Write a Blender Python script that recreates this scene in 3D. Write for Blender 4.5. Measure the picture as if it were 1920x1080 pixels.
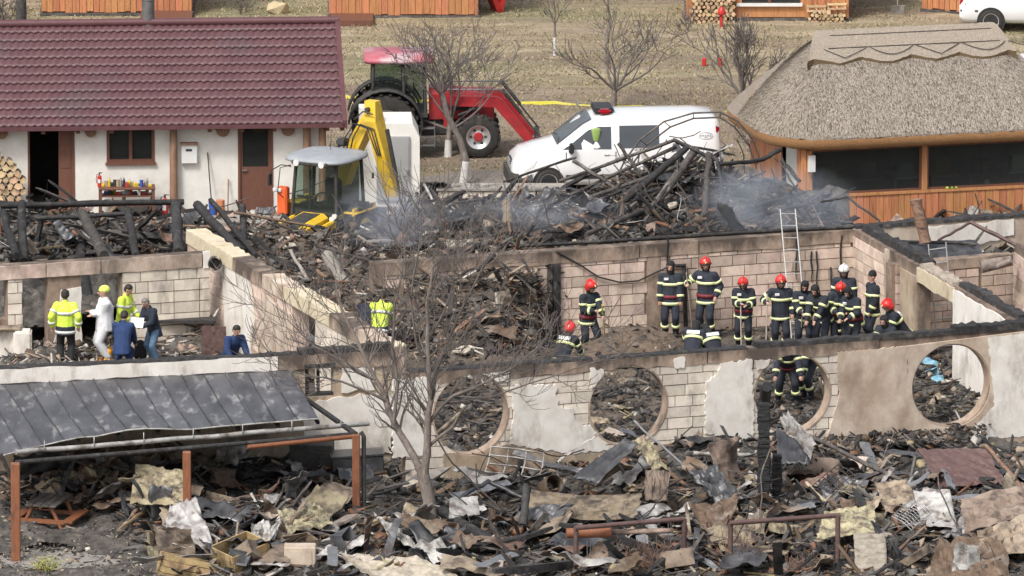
import bpy, bmesh, math, random
import numpy as np
from mathutils import Vector, Matrix, Euler, noise
from mathutils.geometry import delaunay_2d_cdt
for _o in list(bpy.data.objects): bpy.data.objects.remove(_o, do_unlink=True)
SC = bpy.context.scene
COL = SC.collection
R = math.radians
random.seed(7)
# ------------------------------------------------------------------ camera
TILT = R(11.5); DIST = 350.0; FPX = 79 * 350.0
cs, sn = math.cos(TILT), math.sin(TILT)
CAM = Vector((0, 20 - DIST * cs, DIST * sn))
cd = bpy.data.cameras.new('camera'); cam = bpy.data.objects.new('camera', cd); COL.objects.link(cam)
cam.location = CAM; cam.rotation_euler = (R(90) - TILT, 0, 0)
cd.sensor_width = 36; cd.lens = 36 * FPX / 1920; cd.clip_start = 1; cd.clip_end = 6000
SC.camera = cam
# ------------------------------------------------------------------ light
SUN_EL, SUN_AZ = R(52), R(-35)      # high soft sun from the left, a little in front of the camera
w = bpy.data.worlds.new('World'); SC.world = w; w.use_nodes = True
wn = w.node_tree.nodes; wl = w.node_tree.links; wn.clear()
sky = wn.new('ShaderNodeTexSky'); sky.sky_type = 'NISHITA'; sky.sun_disc = False
sky.sun_elevation = SUN_EL; sky.sun_rotation = R(215); sky.air_density = 1.0; sky.dust_density = 5.0; sky.ozone_density = 1.0
hsv = wn.new('ShaderNodeHueSaturation'); hsv.inputs['Saturation'].default_value = 0.45   # overcast: greyer sky light
bg = wn.new('ShaderNodeBackground'); bg.inputs['Strength'].default_value = 0.15
wo = wn.new('ShaderNodeOutputWorld')
wl.new(sky.outputs[0], hsv.inputs['Color']); wl.new(hsv.outputs[0], bg.inputs['Color']); wl.new(bg.outputs[0], wo.inputs['Surface'])
sd = bpy.data.lights.new('sun', 'SUN'); sd.energy = 2.0; sd.angle = R(12); sd.color = (1, 0.97, 0.93)
sun = bpy.data.objects.new('sun', sd); COL.objects.link(sun)
sdir = Vector((math.cos(SUN_EL) * math.sin(R(215)), math.cos(SUN_EL) * math.cos(R(215)), math.sin(SUN_EL)))
sun.rotation_euler = sdir.to_track_quat('Z', 'Y').to_euler()
SC.view_settings.view_transform = 'Standard'; SC.view_settings.look = 'None'
SC.view_settings.exposure = 0.24; SC.view_settings.gamma = 1; SC.view_settings.use_curve_mapping = False

# ------------------------------------------------------------------ surveying helpers (photo pixel -> place)
def _ray(px, py):
    a = (px - 960) / FPX; b = (540 - py) / FPX
    return Vector((a, cs + b * sn, -sn + b * cs))
def P(px, py, z=0.0):
    d = _ray(px, py); t = (z - CAM.z) / d.z; return CAM + d * t
def PY(px, py, y):
    d = _ray(px, py); t = (y - CAM.y) / d.y; return CAM + d * t
def project(v):
    v = Vector(v) - CAM; dp = v.y * cs - v.z * sn; u = v.y * sn + v.z * cs
    return (960 + FPX * v.x / dp, 540 - FPX * u / dp)

# ------------------------------------------------------------------ naming helpers
def tag(o, label=None, cat=None, group=None, kind=None):
    if label: o['label'] = label
    if cat: o['category'] = cat
    if group: o['group'] = group
    if kind: o['kind'] = kind
    return o
def empty(name, loc=(0, 0, 0), rz=0.0, label=None, cat=None, group=None, rot=None):
    o = bpy.data.objects.new(name, None); COL.objects.link(o); o.empty_display_size = .2
    o.location = loc; o.rotation_euler = rot if rot else (0, 0, rz)
    return tag(o, label, cat, group)
def copy_tree(o, parent=None):
    c = o.copy(); COL.objects.link(c); c.parent = parent
    for ch in list(o.children): copy_tree(ch, c)
    return c
def inst(name, me, loc, rot=(0, 0, 0), scale=(1, 1, 1), parent=None):
    o = bpy.data.objects.new(name, me); COL.objects.link(o); o.location = loc; o.rotation_euler = rot; o.scale = scale
    o.parent = parent
    return o

# ------------------------------------------------------------------ mesh builder
class MB:
    def __init__(s): s.v = []; s.f = []; s.m = []; s.sm = []
    def add(s, vs, fs, mi=0, smooth=False):
        b = len(s.v); s.v += [tuple(v) for v in vs]
        for f in fs: s.f.append(tuple(i + b for i in f)); s.m.append(mi); s.sm.append(smooth)
        return s
    def box(s, c, size, rot=(0, 0, 0), mi=0, bev=0.0, taper=1.0):
        hx, hy, hz = size[0] / 2, size[1] / 2, size[2] / 2
        M = Matrix.Translation(c) @ Euler(rot).to_matrix().to_4x4()
        if bev <= 0:
            vs = [Vector((x * hx * (taper if z > 0 else 1), y * hy * (taper if z > 0 else 1), z * hz)) for z in (-1, 1) for y in (-1, 1) for x in (-1, 1)]
            return s.add([M @ v for v in vs], [(0, 2, 3, 1), (4, 5, 7, 6), (0, 1, 5, 4), (2, 6, 7, 3), (0, 4, 6, 2), (1, 3, 7, 5)], mi)
        b = min(bev, hx * .9, hy * .9, hz * .9); bm = bmesh.new()
        bmesh.ops.create_cube(bm, size=1)
        for v in bm.verts: v.co = Vector((v.co.x * 2 * hx * (taper if v.co.z > 0 else 1), v.co.y * 2 * hy * (taper if v.co.z > 0 else 1), v.co.z * 2 * hz))
        bmesh.ops.bevel(bm, geom=bm.edges[:], offset=b, segments=1 if b < .03 else 2, affect='EDGES')
        bm.verts.index_update()
        s.add([M @ v.co for v in bm.verts], [[v.index for v in f.verts] for f in bm.faces], mi); bm.free(); return s
    def cyl(s, a, b, r0, r1=None, n=8, mi=0, cap=True, smooth=True):
        r1 = r0 if r1 is None else r1; a = Vector(a); b = Vector(b); d = b - a
        if d.length < 1e-6: return s
        q = d.to_track_quat('Z', 'Y').to_matrix()
        vs = []
        for (p, r) in ((a, r0), (b, r1)):
            for k in range(n): t = 2 * math.pi * k / n; vs.append(p + q @ Vector((math.cos(t) * r, math.sin(t) * r, 0)))
        s.add(vs, [(k, (k + 1) % n, n + (k + 1) % n, n + k) for k in range(n)], mi, smooth)
        if cap: s.add(vs, [tuple(range(n))[::-1], tuple(range(n, 2 * n))], mi)
        return s
    def tube(s, pts, r, n=6, mi=0, cap=True):
        pts = [Vector(p) for p in pts]; rs = r if isinstance(r, (list, tuple)) else [r] * len(pts)
        vs = []; up = None
        for i, p in enumerate(pts):
            d = (pts[min(i + 1, len(pts) - 1)] - pts[max(i - 1, 0)]).normalized()
            if up is None: up = d.orthogonal().normalized()
            x = (up - d * up.dot(d));
            x = x.normalized() if x.length > 1e-4 else d.orthogonal().normalized()
            up = x; y = d.cross(x)
            for k in range(n): t = 2 * math.pi * k / n; vs.append(p + x * math.cos(t) * rs[i] + y * math.sin(t) * rs[i])
        fs = [(i * n + k, i * n + (k + 1) % n, (i + 1) * n + (k + 1) % n, (i + 1) * n + k) for i in range(len(pts) - 1) for k in range(n)]
        s.add(vs, fs, mi, True)
        if cap: s.add(vs, [tuple(range(n))[::-1], tuple(range(len(vs) - n, len(vs)))], mi)
        return s
    def loft(s, rings, mi=0, smooth=True, cap=True, closed=True):
        n = len(rings[0]); vs = [v for r in rings for v in r]
        kk = n if closed else n - 1
        s.add(vs, [(i * n + k, i * n + (k + 1) % n, (i + 1) * n + (k + 1) % n, (i + 1) * n + k) for i in range(len(rings) - 1) for k in range(kk)], mi, smooth)
        if cap: s.add(vs, [tuple(range(n))[::-1], tuple(range(len(vs) - n, len(vs)))], mi)
        return s
    def hull(s, pts, mi=0, smooth=False):
        bm = bmesh.new()
        for p in pts: bm.verts.new(p)
        r = bmesh.ops.convex_hull(bm, input=bm.verts[:])
        bad = [g for g in r['geom_interior'] if isinstance(g, bmesh.types.BMVert)]
        if bad: bmesh.ops.delete(bm, geom=bad, context='VERTS')
        bm.verts.index_update()
        s.add([v.co.copy() for v in bm.verts], [[v.index for v in f.verts] for f in bm.faces], mi, smooth); bm.free(); return s
    def cap2(s, a, b, ra, rb, mi=0):      # hull of two ellipsoids; ra / rb = radius or (rx, ry, rz)
        pts = []
        for c, r in ((a, ra), (b, rb)):
            r = (r, r, r) if not isinstance(r, (tuple, list)) else r
            for i in range(1, 6):
                ph = math.pi * i / 6
                for k in range(10):
                    t = 2 * math.pi * k / 10; pts.append(Vector(c) + Vector((math.sin(ph) * math.cos(t) * r[0], math.sin(ph) * math.sin(t) * r[1], math.cos(ph) * r[2])))
            pts += [Vector(c) + Vector((0, 0, r[2])), Vector(c) - Vector((0, 0, r[2]))]
        return s.hull(pts, mi, True)
    def mesh(s, name, mats):
        me = bpy.data.meshes.new(name); me.from_pydata(s.v, [], s.f)
        for m in (mats if isinstance(mats, (list, tuple)) else [mats]): me.materials.append(m)
        me.polygons.foreach_set('material_index', s.m); me.polygons.foreach_set('use_smooth', s.sm); me.update()
        bm = bmesh.new(); bm.from_mesh(me); bmesh.ops.recalc_face_normals(bm, faces=bm.faces); bm.to_mesh(me); bm.free()
        return me
    def build(s, name, mats, parent=None, loc=None, rot=None):
        o = bpy.data.objects.new(name, s.mesh(name, mats)); COL.objects.link(o)
        if loc is not None: o.location = loc
        if rot is not None: o.rotation_euler = rot
        o.parent = parent
        return o

def fill2d(outline, holes=()):
    """constrained triangulation of a polygon with holes -> verts2d, tris"""
    vs = []; es = []
    for lp in [outline] + list(holes):
        b = len(vs); vs += [Vector((p[0], p[1])) for p in lp]; es += [(b + i, b + (i + 1) % len(lp)) for i in range(len(lp))]
    o = delaunay_2d_cdt(vs, es, [], 0, 1e-5)
    V, F = o[0], o[2]
    out = []
    for f in F:
        c = sum((V[i] for i in f), Vector((0, 0))) / len(f)
        if inside(c, outline) and not any(inside(c, h) for h in holes): out.append(tuple(f))
    return V, out
def inside(p, poly):
    x, y = p[0], p[1]; c = False; j = len(poly) - 1
    for i in range(len(poly)):
        xi, yi = poly[i][0], poly[i][1]; xj, yj = poly[j][0], poly[j][1]
        if (yi > y) != (yj > y) and x < (xj - xi) * (y - yi) / (yj - yi + 1e-12) + xi: c = not c
        j = i
    return c
def rough_poly(poly, step=.12, amp=.04, seed=0):
    rd = random.Random(seed); out = []
    for i in range(len(poly)):
        a = Vector(poly[i][:2]); b = Vector(poly[(i + 1) % len(poly)][:2]); n = max(1, int((b - a).length / step))
        d = (b - a).normalized(); nn = Vector((-d.y, d.x))
        for k in range(n): out.append(a.lerp(b, k / n) + (nn * rd.uniform(-amp, amp) if k else Vector((0, 0))))
    return [(p.x, p.y) for p in out]

class Wall:
    """vertical wall: p0 -> p1 seen left to right from its visible side; d = distance out of the face"""
    def __init__(s, p0, p1, zb, zt0, zt1=None, th=.3, flip=False):
        s.a = Vector((p0[0], p0[1], 0)); s.b = Vector((p1[0], p1[1], 0)); s.L = (s.b - s.a).length
        s.u = (s.b - s.a).normalized(); s.n = Vector((s.u.y, -s.u.x, 0)) * (-1 if flip else 1); s.zb = zb; s.zt0 = zt0; s.zt1 = zt0 if zt1 is None else zt1; s.th = th
    def pt(s, u, z, d=0): return s.a + s.u * u + s.n * d + Vector((0, 0, z))
    def px(s, px, py):
        r = _ray(px, py); t = (s.a - CAM).dot(s.n) / r.dot(s.n); q = CAM + r * t
        return ((q - s.a).dot(s.u), q.z)
    def pxs(s, l): return [s.px(*p) for p in l]
    def slab(s, mb, outline, holes=(), d0=0, d1=.02, mi=0):
        V, F = fill2d(outline, holes)
        n = len(V); vs = [s.pt(v[0], v[1], d1) for v in V] + [s.pt(v[0], v[1], d0) for v in V]
        cnt = {}
        for f in F:
            for i in range(len(f)):
                e = (f[i], f[(i + 1) % len(f)]); cnt[frozenset(e)] = cnt.get(frozenset(e), []) + [e]
        fs = list(F) + [tuple(i + n for i in f[::-1]) for f in F] + [(e[0][1], e[0][0], e[0][0] + n, e[0][1] + n) for e in cnt.values() if len(e) == 1]
        mb.add(vs, fs, mi); return mb
    def box(s, mb, u0, u1, z0, z1, d0, d1, mi=0):
        vs = [s.pt(u, z, d) for d in (d0, d1) for z in (z0, z1) for u in (u0, u1)]
        return mb.add(vs, [(0, 1, 3, 2), (4, 6, 7, 5), (0, 4, 5, 1), (2, 3, 7, 6), (0, 2, 6, 4), (1, 5, 7, 3)], mi)
def circ(c, ru, rz=None, n=48, a0=0, a1=2 * math.pi):
    rz = rz or ru
    return [(c[0] + ru * math.cos(a0 + (a1 - a0) * k / n), c[1] + rz * math.sin(a0 + (a1 - a0) * k / n)) for k in range(n)]

# ------------------------------------------------------------------ materials
def mat(name, c1, c2=None, c3=None, scale=4.0, rough=.8, bump=.0, bscale=None, metal=0.0, rnd=0.0, detail=6, lo=.35, hi=.65, coord='Object', stretch=(1, 1, 1),
        s3=None, lo3=.55, hi3=.7, alpha=None, spec=.5, coat=0.0):
    m = bpy.data.materials.new(name); m.use_nodes = True; nt = m.node_tree; N = nt.nodes; L = nt.links
    b = N['Principled BSDF']; b.inputs['Roughness'].default_value = rough; b.inputs['Metallic'].default_value = metal
    b.inputs['Specular IOR Level'].default_value = spec
    if coat: b.inputs['Coat Weight'].default_value = coat
    c2 = c2 or c1
    tc = N.new('ShaderNodeTexCoord'); mp = N.new('ShaderNodeMapping'); mp.inputs['Scale'].default_value = stretch
    if coord == 'World':
        g = N.new('ShaderNodeNewGeometry'); L.new(g.outputs['Position'], mp.inputs['Vector'])
    else: L.new(tc.outputs[coord], mp.inputs['Vector'])
    def nz(sc, det, off=0):
        n = N.new('ShaderNodeTexNoise'); n.inputs['Scale'].default_value = sc; n.inputs['Detail'].default_value = det; n.inputs['Roughness'].default_value = .65
        if off:
            m2 = N.new('ShaderNodeMapping'); m2.inputs['Location'].default_value = (off, off * 1.7, off * .3); L.new(mp.outputs[0], m2.inputs['Vector']); L.new(m2.outputs[0], n.inputs['Vector'])
        else: L.new(mp.outputs[0], n.inputs['Vector'])
        return n
    n1 = nz(scale, detail)
    rp = N.new('ShaderNodeValToRGB'); rp.color_ramp.elements[0].position = lo; rp.color_ramp.elements[1].position = hi
    rp.color_ramp.elements[0].color = (*c1, 1); rp.color_ramp.elements[1].color = (*c2, 1); L.new(n1.outputs['Fac'], rp.inputs[0]); out = rp.outputs[0]
    if c3:
        n2 = nz(s3 or scale * .4, 5, 13.1); r2 = N.new('ShaderNodeValToRGB'); r2.color_ramp.elements[0].position = lo3; r2.color_ramp.elements[1].position = hi3
        L.new(n2.outputs['Fac'], r2.inputs[0]); mx = N.new('ShaderNodeMix'); mx.data_type = 'RGBA'; L.new(r2.outputs[0], mx.inputs[0]); L.new(out, mx.inputs[6]); mx.inputs[7].default_value = (*c3, 1); out = mx.outputs[2]
    if rnd:
        oi = N.new('ShaderNodeObjectInfo'); mr = N.new('ShaderNodeMapRange'); mr.inputs['To Min'].default_value = 1 - rnd; mr.inputs['To Max'].default_value = 1 + rnd
        L.new(oi.outputs['Random'], mr.inputs[0]); h = N.new('ShaderNodeHueSaturation'); L.new(mr.outputs[0], h.inputs['Value']); L.new(out, h.inputs['Color'])
        ma = N.new('ShaderNodeMath'); ma.operation = 'MULTIPLY_ADD'; ma.inputs[1].default_value = 7.3; ma.inputs[2].default_value = 0; L.new(oi.outputs['Random'], ma.inputs[0])
        fr = N.new('ShaderNodeMath'); fr.operation = 'FRACT'; L.new(ma.outputs[0], fr.inputs[0]); mr2 = N.new('ShaderNodeMapRange'); mr2.inputs['To Min'].default_value = .5 - rnd * .06; mr2.inputs['To Max'].default_value = .5 + rnd * .06
        L.new(fr.outputs[0], mr2.inputs[0]); L.new(mr2.outputs[0], h.inputs['Hue']); out = h.outputs[0]
    L.new(out, b.inputs['Base Color'])
    if bump:
        n3 = nz(bscale or scale * 4, 8); bp = N.new('ShaderNodeBump'); bp.inputs['Strength'].default_value = bump; bp.inputs['Distance'].default_value = .03
        L.new(n3.outputs['Fac'], bp.inputs['Height']); L.new(bp.outputs[0], b.inputs['Normal'])
    if alpha is not None: b.inputs['Alpha'].default_value = alpha
    return m
def glass(name, tint=(.3, .36, .35), rough=.05, trans=.55):
    m = bpy.data.materials.new(name); m.use_nodes = True; N = m.node_tree.nodes; L = m.node_tree.links; b = N['Principled BSDF']
    b.inputs['Base Color'].default_value = (*[c * .08 for c in tint], 1); b.inputs['Roughness'].default_value = rough
    t = N.new('ShaderNodeBsdfTransparent'); t.inputs[0].default_value = (*tint, 1); mx = N.new('ShaderNodeMixShader'); mx.inputs[0].default_value = trans
    L.new(b.outputs[0], mx.inputs[1]); L.new(t.outputs[0], mx.inputs[2]); L.new(mx.outputs[0], N['Material Output'].inputs['Surface'])
    return m
M = {}
M['char'] = mat('charred_wood', (.012, .011, .011), (.045, .042, .042), (.09, .085, .08), scale=9, rough=.75, bump=.6, bscale=30, rnd=.3)
M['char_grey'] = mat('ashy_wood', (.04, .036, .033), (.12, .105, .095), (.22, .2, .18), scale=7, rough=.85, bump=.5, bscale=25, rnd=.35)
M['wood_brown'] = mat('scorched_brown_wood', (.16, .10, .06), (.28, .19, .12), (.04, .03, .025), scale=5, rough=.8, bump=.3, rnd=.3, stretch=(1, 5, 5))
M['ash'] = mat('ash_ground', (.03, .028, .026), (.13, .115, .10), (.28, .25, .22), scale=3.5, rough=.95, bump=.8, bscale=22, coord='World', s3=2.2, lo3=.56, hi3=.8, detail=10)
M['ash_brown'] = mat('brown_ash_ground', (.05, .04, .032), (.17, .135, .105), (.035, .03, .028), scale=5, rough=.95, bump=.9, bscale=26, coord='World', s3=1.1, lo3=.5, hi3=.7, detail=10)
M['dirt'] = mat('dug_dirt', (.09, .065, .045), (.2, .15, .11), (.05, .042, .036), scale=6, rough=.95, bump=.9, bscale=30, coord='World', s3=1.3)
M['tin_dark'] = mat('burnt_sheet_metal', (.05, .05, .055), (.13, .13, .135), (.24, .235, .23), scale=2.5, rough=.45, metal=.5, bump=.15, rnd=.35)
M['tin_light'] = mat('pale_scorched_sheet', (.3, .29, .275), (.5, .485, .46), (.13, .105, .09), scale=3, rough=.6, metal=.2, bump=.2, rnd=.3, s3=3, lo3=.47, hi3=.65)
M['tin_rust'] = mat('rusty_sheet', (.1, .06, .042), (.2, .135, .095), (.3, .26, .22), scale=3.5, rough=.8, metal=.1, bump=.3, rnd=.3)
M['foam'] = mat('yellowed_foam_panel', (.25, .2, .125), (.4, .345, .24), (.09, .07, .055), scale=3, rough=.85, bump=.4, rnd=.35, s3=3.2, lo3=.45, hi3=.62)
M['tan_panel'] = mat('tan_scorched_panel', (.22, .165, .12), (.34, .27, .21), (.08, .06, .05), scale=2.2, rough=.8, bump=.3, rnd=.3, s3=2.6, lo3=.46, hi3=.64)
M['steel'] = mat('grey_steel', (.3, .3, .3), (.42, .42, .42), scale=8, rough=.4, metal=.7, rnd=.1)
M['steel_rust'] = mat('rust_brown_steel', (.11, .065, .06), (.16, .1, .09), (.08, .055, .05), scale=8, rough=.6, metal=.2)
M['rubble'] = mat('plaster_rubble', (.3, .25, .2), (.5, .44, .37), (.12, .09, .07), scale=6, rough=.95, bump=.4, rnd=.4)
M['bar_dark'] = mat('sooty_iron_bar', (.06, .05, .045), (.13, .11, .1), (.2, .15, .12), scale=6, rough=.7, metal=.3, rnd=.4)
# ================================================================== ground and field
def ground_mat():
    m = bpy.data.materials.new('dry_field'); m.use_nodes = True; N = m.node_tree.nodes; L = m.node_tree.links; b = N['Principled BSDF']; b.inputs['Roughness'].default_value = .95
    g = N.new('ShaderNodeNewGeometry'); mp = N.new('ShaderNodeMapping'); mp.inputs['Scale'].default_value = (.25, 1, 1); L.new(g.outputs['Position'], mp.inputs[0])
    def nz(sc, d, stretch=False):
        n = N.new('ShaderNodeTexNoise'); n.inputs['Scale'].default_value = sc; n.inputs['Detail'].default_value = d; n.inputs['Roughness'].default_value = .7
        L.new(mp.outputs[0] if stretch else g.outputs['Position'], n.inputs['Vector']); return n
    def ramp(n, stops):
        r = N.new('ShaderNodeValToRGB'); e = r.color_ramp.elements
        while len(e) < len(stops): e.new(.5)
        for i, (p, c) in enumerate(stops): e[i].position = p; e[i].color = (*c, 1)
        L.new(n.outputs['Fac'], r.inputs[0]); return r
    base = ramp(nz(1.1, 10, True), [(.3, (.17, .135, .085)), (.45, (.3, .245, .16)), (.58, (.44, .365, .25)), (.72, (.22, .19, .1))])
    green = ramp(nz(.22, 6, True), [(.46, (0, 0, 0)), (.6, (.9, .9, .9))])
    mx = N.new('ShaderNodeMix'); mx.data_type = 'RGBA'; L.new(green.outputs[0], mx.inputs[0]); L.new(base.outputs[0], mx.inputs[6])
    gr = ramp(nz(6, 8), [(.35, (.13, .135, .06)), (.65, (.26, .24, .13))]); L.new(gr.outputs[0], mx.inputs[7])
    brown = ramp(nz(.35, 8, True), [(.47, (0, 0, 0)), (.62, (1, 1, 1))])
    mx2 = N.new('ShaderNodeMix'); mx2.data_type = 'RGBA'; L.new(brown.outputs[0], mx2.inputs[0]); L.new(mx.outputs[2], mx2.inputs[6])
    br = ramp(nz(9, 8), [(.3, (.14, .1, .075)), (.7, (.3, .23, .175))]); L.new(br.outputs[0], mx2.inputs[7])
    # worn dirt track where the vehicles stand (Y 31..45)
    sp = N.new('ShaderNodeSeparateXYZ'); L.new(g.outputs['Position'], sp.inputs[0])
    def band(lo0, lo1, hi0, hi1):
        a = N.new('ShaderNodeMapRange'); a.inputs[1].default_value = lo0; a.inputs[2].default_value = lo1
        c = N.new('ShaderNodeMapRange'); c.inputs[1].default_value = hi0; c.inputs[2].default_value = hi1; c.inputs[3].default_value = 1; c.inputs[4].default_value = 0
        wv = N.new('ShaderNodeMath'); wv.operation = 'MULTIPLY_ADD'; wv.inputs[1].default_value = 4; L.new(nz(.5, 5).outputs['Fac'], wv.inputs[0]); L.new(sp.outputs['Y'], wv.inputs[2])
        L.new(wv.outputs[0], a.inputs[0]); L.new(wv.outputs[0], c.inputs[0])
        q = N.new('ShaderNodeMath'); q.operation = 'MULTIPLY'; L.new(a.outputs[0], q.inputs[0]); L.new(c.outputs[0], q.inputs[1]); return q
    tr = band(35, 37.5, 45, 49); q2 = N.new('ShaderNodeMath'); q2.operation = 'MULTIPLY'; q2.inputs[1].default_value = .75; L.new(tr.outputs[0], q2.inputs[0])
    mx3 = N.new('ShaderNodeMix'); mx3.data_type = 'RGBA'; L.new(q2.outputs[0], mx3.inputs[0]); L.new(mx2.outputs[2], mx3.inputs[6])
    dd = ramp(nz(3, 9, True), [(.3, (.17, .125, .095)), (.7, (.31, .24, .185))]); L.new(dd.outputs[0], mx3.inputs[7])
    L.new(mx3.outputs[2], b.inputs['Base Color'])
    n4 = nz(14, 8); bp = N.new('ShaderNodeBump'); bp.inputs['Strength'].default_value = .8; bp.inputs['Distance'].default_value = .06; L.new(n4.outputs['Fac'], bp.inputs['Height']); L.new(bp.outputs[0], b.inputs['Normal'])
    return m
M['field'] = ground_mat()
def gridmesh(name, x0, x1, y0, y1, nx, ny, hf, m, keep=None):
    X = np.linspace(x0, x1, nx + 1); Y = np.linspace(y0, y1, ny + 1)
    vs = [(x, y, hf(x, y)) for y in Y for x in X]
    fs = []
    for j in range(ny):
        for i in range(nx):
            if keep and not keep((X[i] + X[i + 1]) / 2, (Y[j] + Y[j + 1]) / 2): continue
            a = j * (nx + 1) + i; fs.append((a, a + 1, a + nx + 2, a + nx + 1))
    me = bpy.data.meshes.new(name); me.from_pydata(vs, [], fs); me.materials.append(m); me.polygons.foreach_set('use_smooth', [True] * len(fs)); me.update()
    o = bpy.data.objects.new(name, me); COL.objects.link(o); return o
def fbm(x, y, s, o=5, seed=0): return noise.fractal(Vector((x * s + seed, y * s - seed, seed * .37)), 1.0, 2.0, o)
mb = MB()
ring = [(-2500, -1200), (2500, -1200), (2500, 4500), (-2500, 4500)]
mb.add([(-2500, -1200, -.02), (2500, -1200, -.02), (2500, 4500, -.02), (-2500, 4500, -.02)], [(0, 1, 2, 3)])
tag(mb.build('ground', M['field']), kind='structure')
fo = gridmesh('field', -40, 40, 30, 90, 320, 240, lambda x, y: .012 + .05 * max(0, fbm(x, y, .5, 5, 3)) + .02 * fbm(x, y, 3, 3, 9), M['field']); tag(fo, kind='structure')
# gravel lane between the ruin and the field
M['gravel'] = mat('grey_gravel', (.13, .112, .095), (.33, .29, .25), (.17, .135, .1), scale=14, rough=.95, bump=.7, bscale=60, coord='World', s3=.8, detail=12)
tag(gridmesh('gravel_lane', -40, 40, 22, 35.2, 300, 80, lambda x, y: .06 + .012 * fbm(x, y, 4, 4, 2), M['gravel'], keep=lambda x, y: y < 34.4 + .5 * math.sin(x * .7) + .5 * fbm(x, y, .8, 3)), kind='structure')
# paved yard in front of the ruin
M['yard'] = mat('yard_concrete', (.2, .185, .165), (.34, .315, .29), (.11, .1, .09), scale=9, rough=.95, bump=.4, bscale=40, coord='World', s3=.9)
tag(gridmesh('front_yard', -30, 30, -40, 0, 200, 120, lambda x, y: .01 + .01 * fbm(x, y, 2, 4, 5), M['yard'], keep=lambda x, y: y < -2.6 + .32 * x + .2), kind='structure')
# grass tufts on the field and lane edge
def blades(name, n, pick, hmin, hmax, mats, seed):
    rd = np.random.RandomState(seed); vs = np.zeros((n, 3, 3)); i = 0
    pts = np.array([pick(rd) for _ in range(n)])
    a = rd.rand(n) * 6.283; h = hmin + rd.rand(n) * (hmax - hmin); wd = .012 + .02 * rd.rand(n)
    vs[:, 0] = pts + np.stack([np.cos(a) * wd, np.sin(a) * wd, 0 * a], 1); vs[:, 1] = pts - np.stack([np.cos(a) * wd, np.sin(a) * wd, 0 * a], 1)
    b = rd.rand(n) * 6.283; ln = h * (.3 + rd.rand(n) * .8)
    vs[:, 2] = pts + np.stack([np.cos(b) * ln, np.sin(b) * ln, h], 1)
    me = bpy.data.meshes.new(name); me.from_pydata(vs.reshape(-1, 3).tolist(), [], [(3 * k, 3 * k + 1, 3 * k + 2) for k in range(n)])
    for m in mats: me.materials.append(m)
    me.polygons.foreach_set('material_index', rd.randint(0, len(mats), n).tolist()); me.update()
    o = bpy.data.objects.new(name, me); COL.objects.link(o); return o
M['straw_g'] = mat('dry_grass_blade', (.42, .35, .22), rough=.9); M['straw_g2'] = mat('brown_grass_blade', (.26, .2, .12), rough=.9); M['straw_g3'] = mat('green_grass_blade', (.16, .17, .07), rough=.9)
def pk(rd):
    while True:
        x = rd.uniform(-16, 16); y = rd.uniform(34, 62); v = fbm(x * .25, y, 1.2, 4, 8)
        if v > rd.uniform(-1.2, .7): return (x, y, .02)
tag(blades('dry_grass', 90000, pk, .015, .06, [M['straw_g'], M['straw_g2'], M['straw_g'], M['straw_g3']], 5), 'short dry grass tufts covering the field behind the ruin', 'grass', kind='stuff')

# ================================================================== the ruin
ZF, ZW = .6, 2.75          # ruin floor level, wall top level
FW0, FW1 = P(760, 700, ZW), P(1990, 612, ZW)           # front wall with the round openings
FL0, FL1 = P(-60, 695, ZW), P(735, 657, ZW)            # left front wall
BW0, BW1 = P(700, 494, ZW), P(1600, 430, ZW)           # back wall of the big room
LB0, LB1 = P(-60, 503, ZW), P(392, 474, ZW)            # back wall of the left room
LD0, LD1 = P(352, 432, ZW), P(730, 652, ZW)            # diagonal wall left
RD0, RD1 = P(1600, 430, ZW), P(1900, 602, ZW)          # diagonal wall right
FX = P(960, 540, 0)
def floor_poly(): return [(FL0.x - 6, FL0.y - 1.5), (FL1.x, FL1.y + .15), (FW0.x, FW0.y + .15), (FW1.x + 5, FW1.y + 1.9), (FW1.x + 5, 24), (-20, 24)]
fp = floor_poly()
fl = gridmesh('ruin_floor', -20, 18, -5, 24, 380, 290, lambda x, y: ZF + .035 * fbm(x, y, 1.3, 5, 2) + .02 * fbm(x, y, 6, 3, 4), M['ash'], keep=lambda x, y: inside((x, y), fp)); tag(fl, kind='structure')
base = MB(); V2, F2 = fill2d(fp); n = len(V2)
base.add([(v[0], v[1], ZF - .06) for v in V2] + [(v[0], v[1], 0) for v in V2], [tuple(f) for f in F2] + [(i, (i + 1) % n, (i + 1) % n + n, i + n) for i in range(n)])
M['conc'] = mat('grey_concrete', (.25, .23, .2), (.36, .33, .3), (.1, .09, .08), scale=3, rough=.9, bump=.3, coord='World')
tag(base.build('ruin_foundation', M['conc']), kind='structure')

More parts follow.
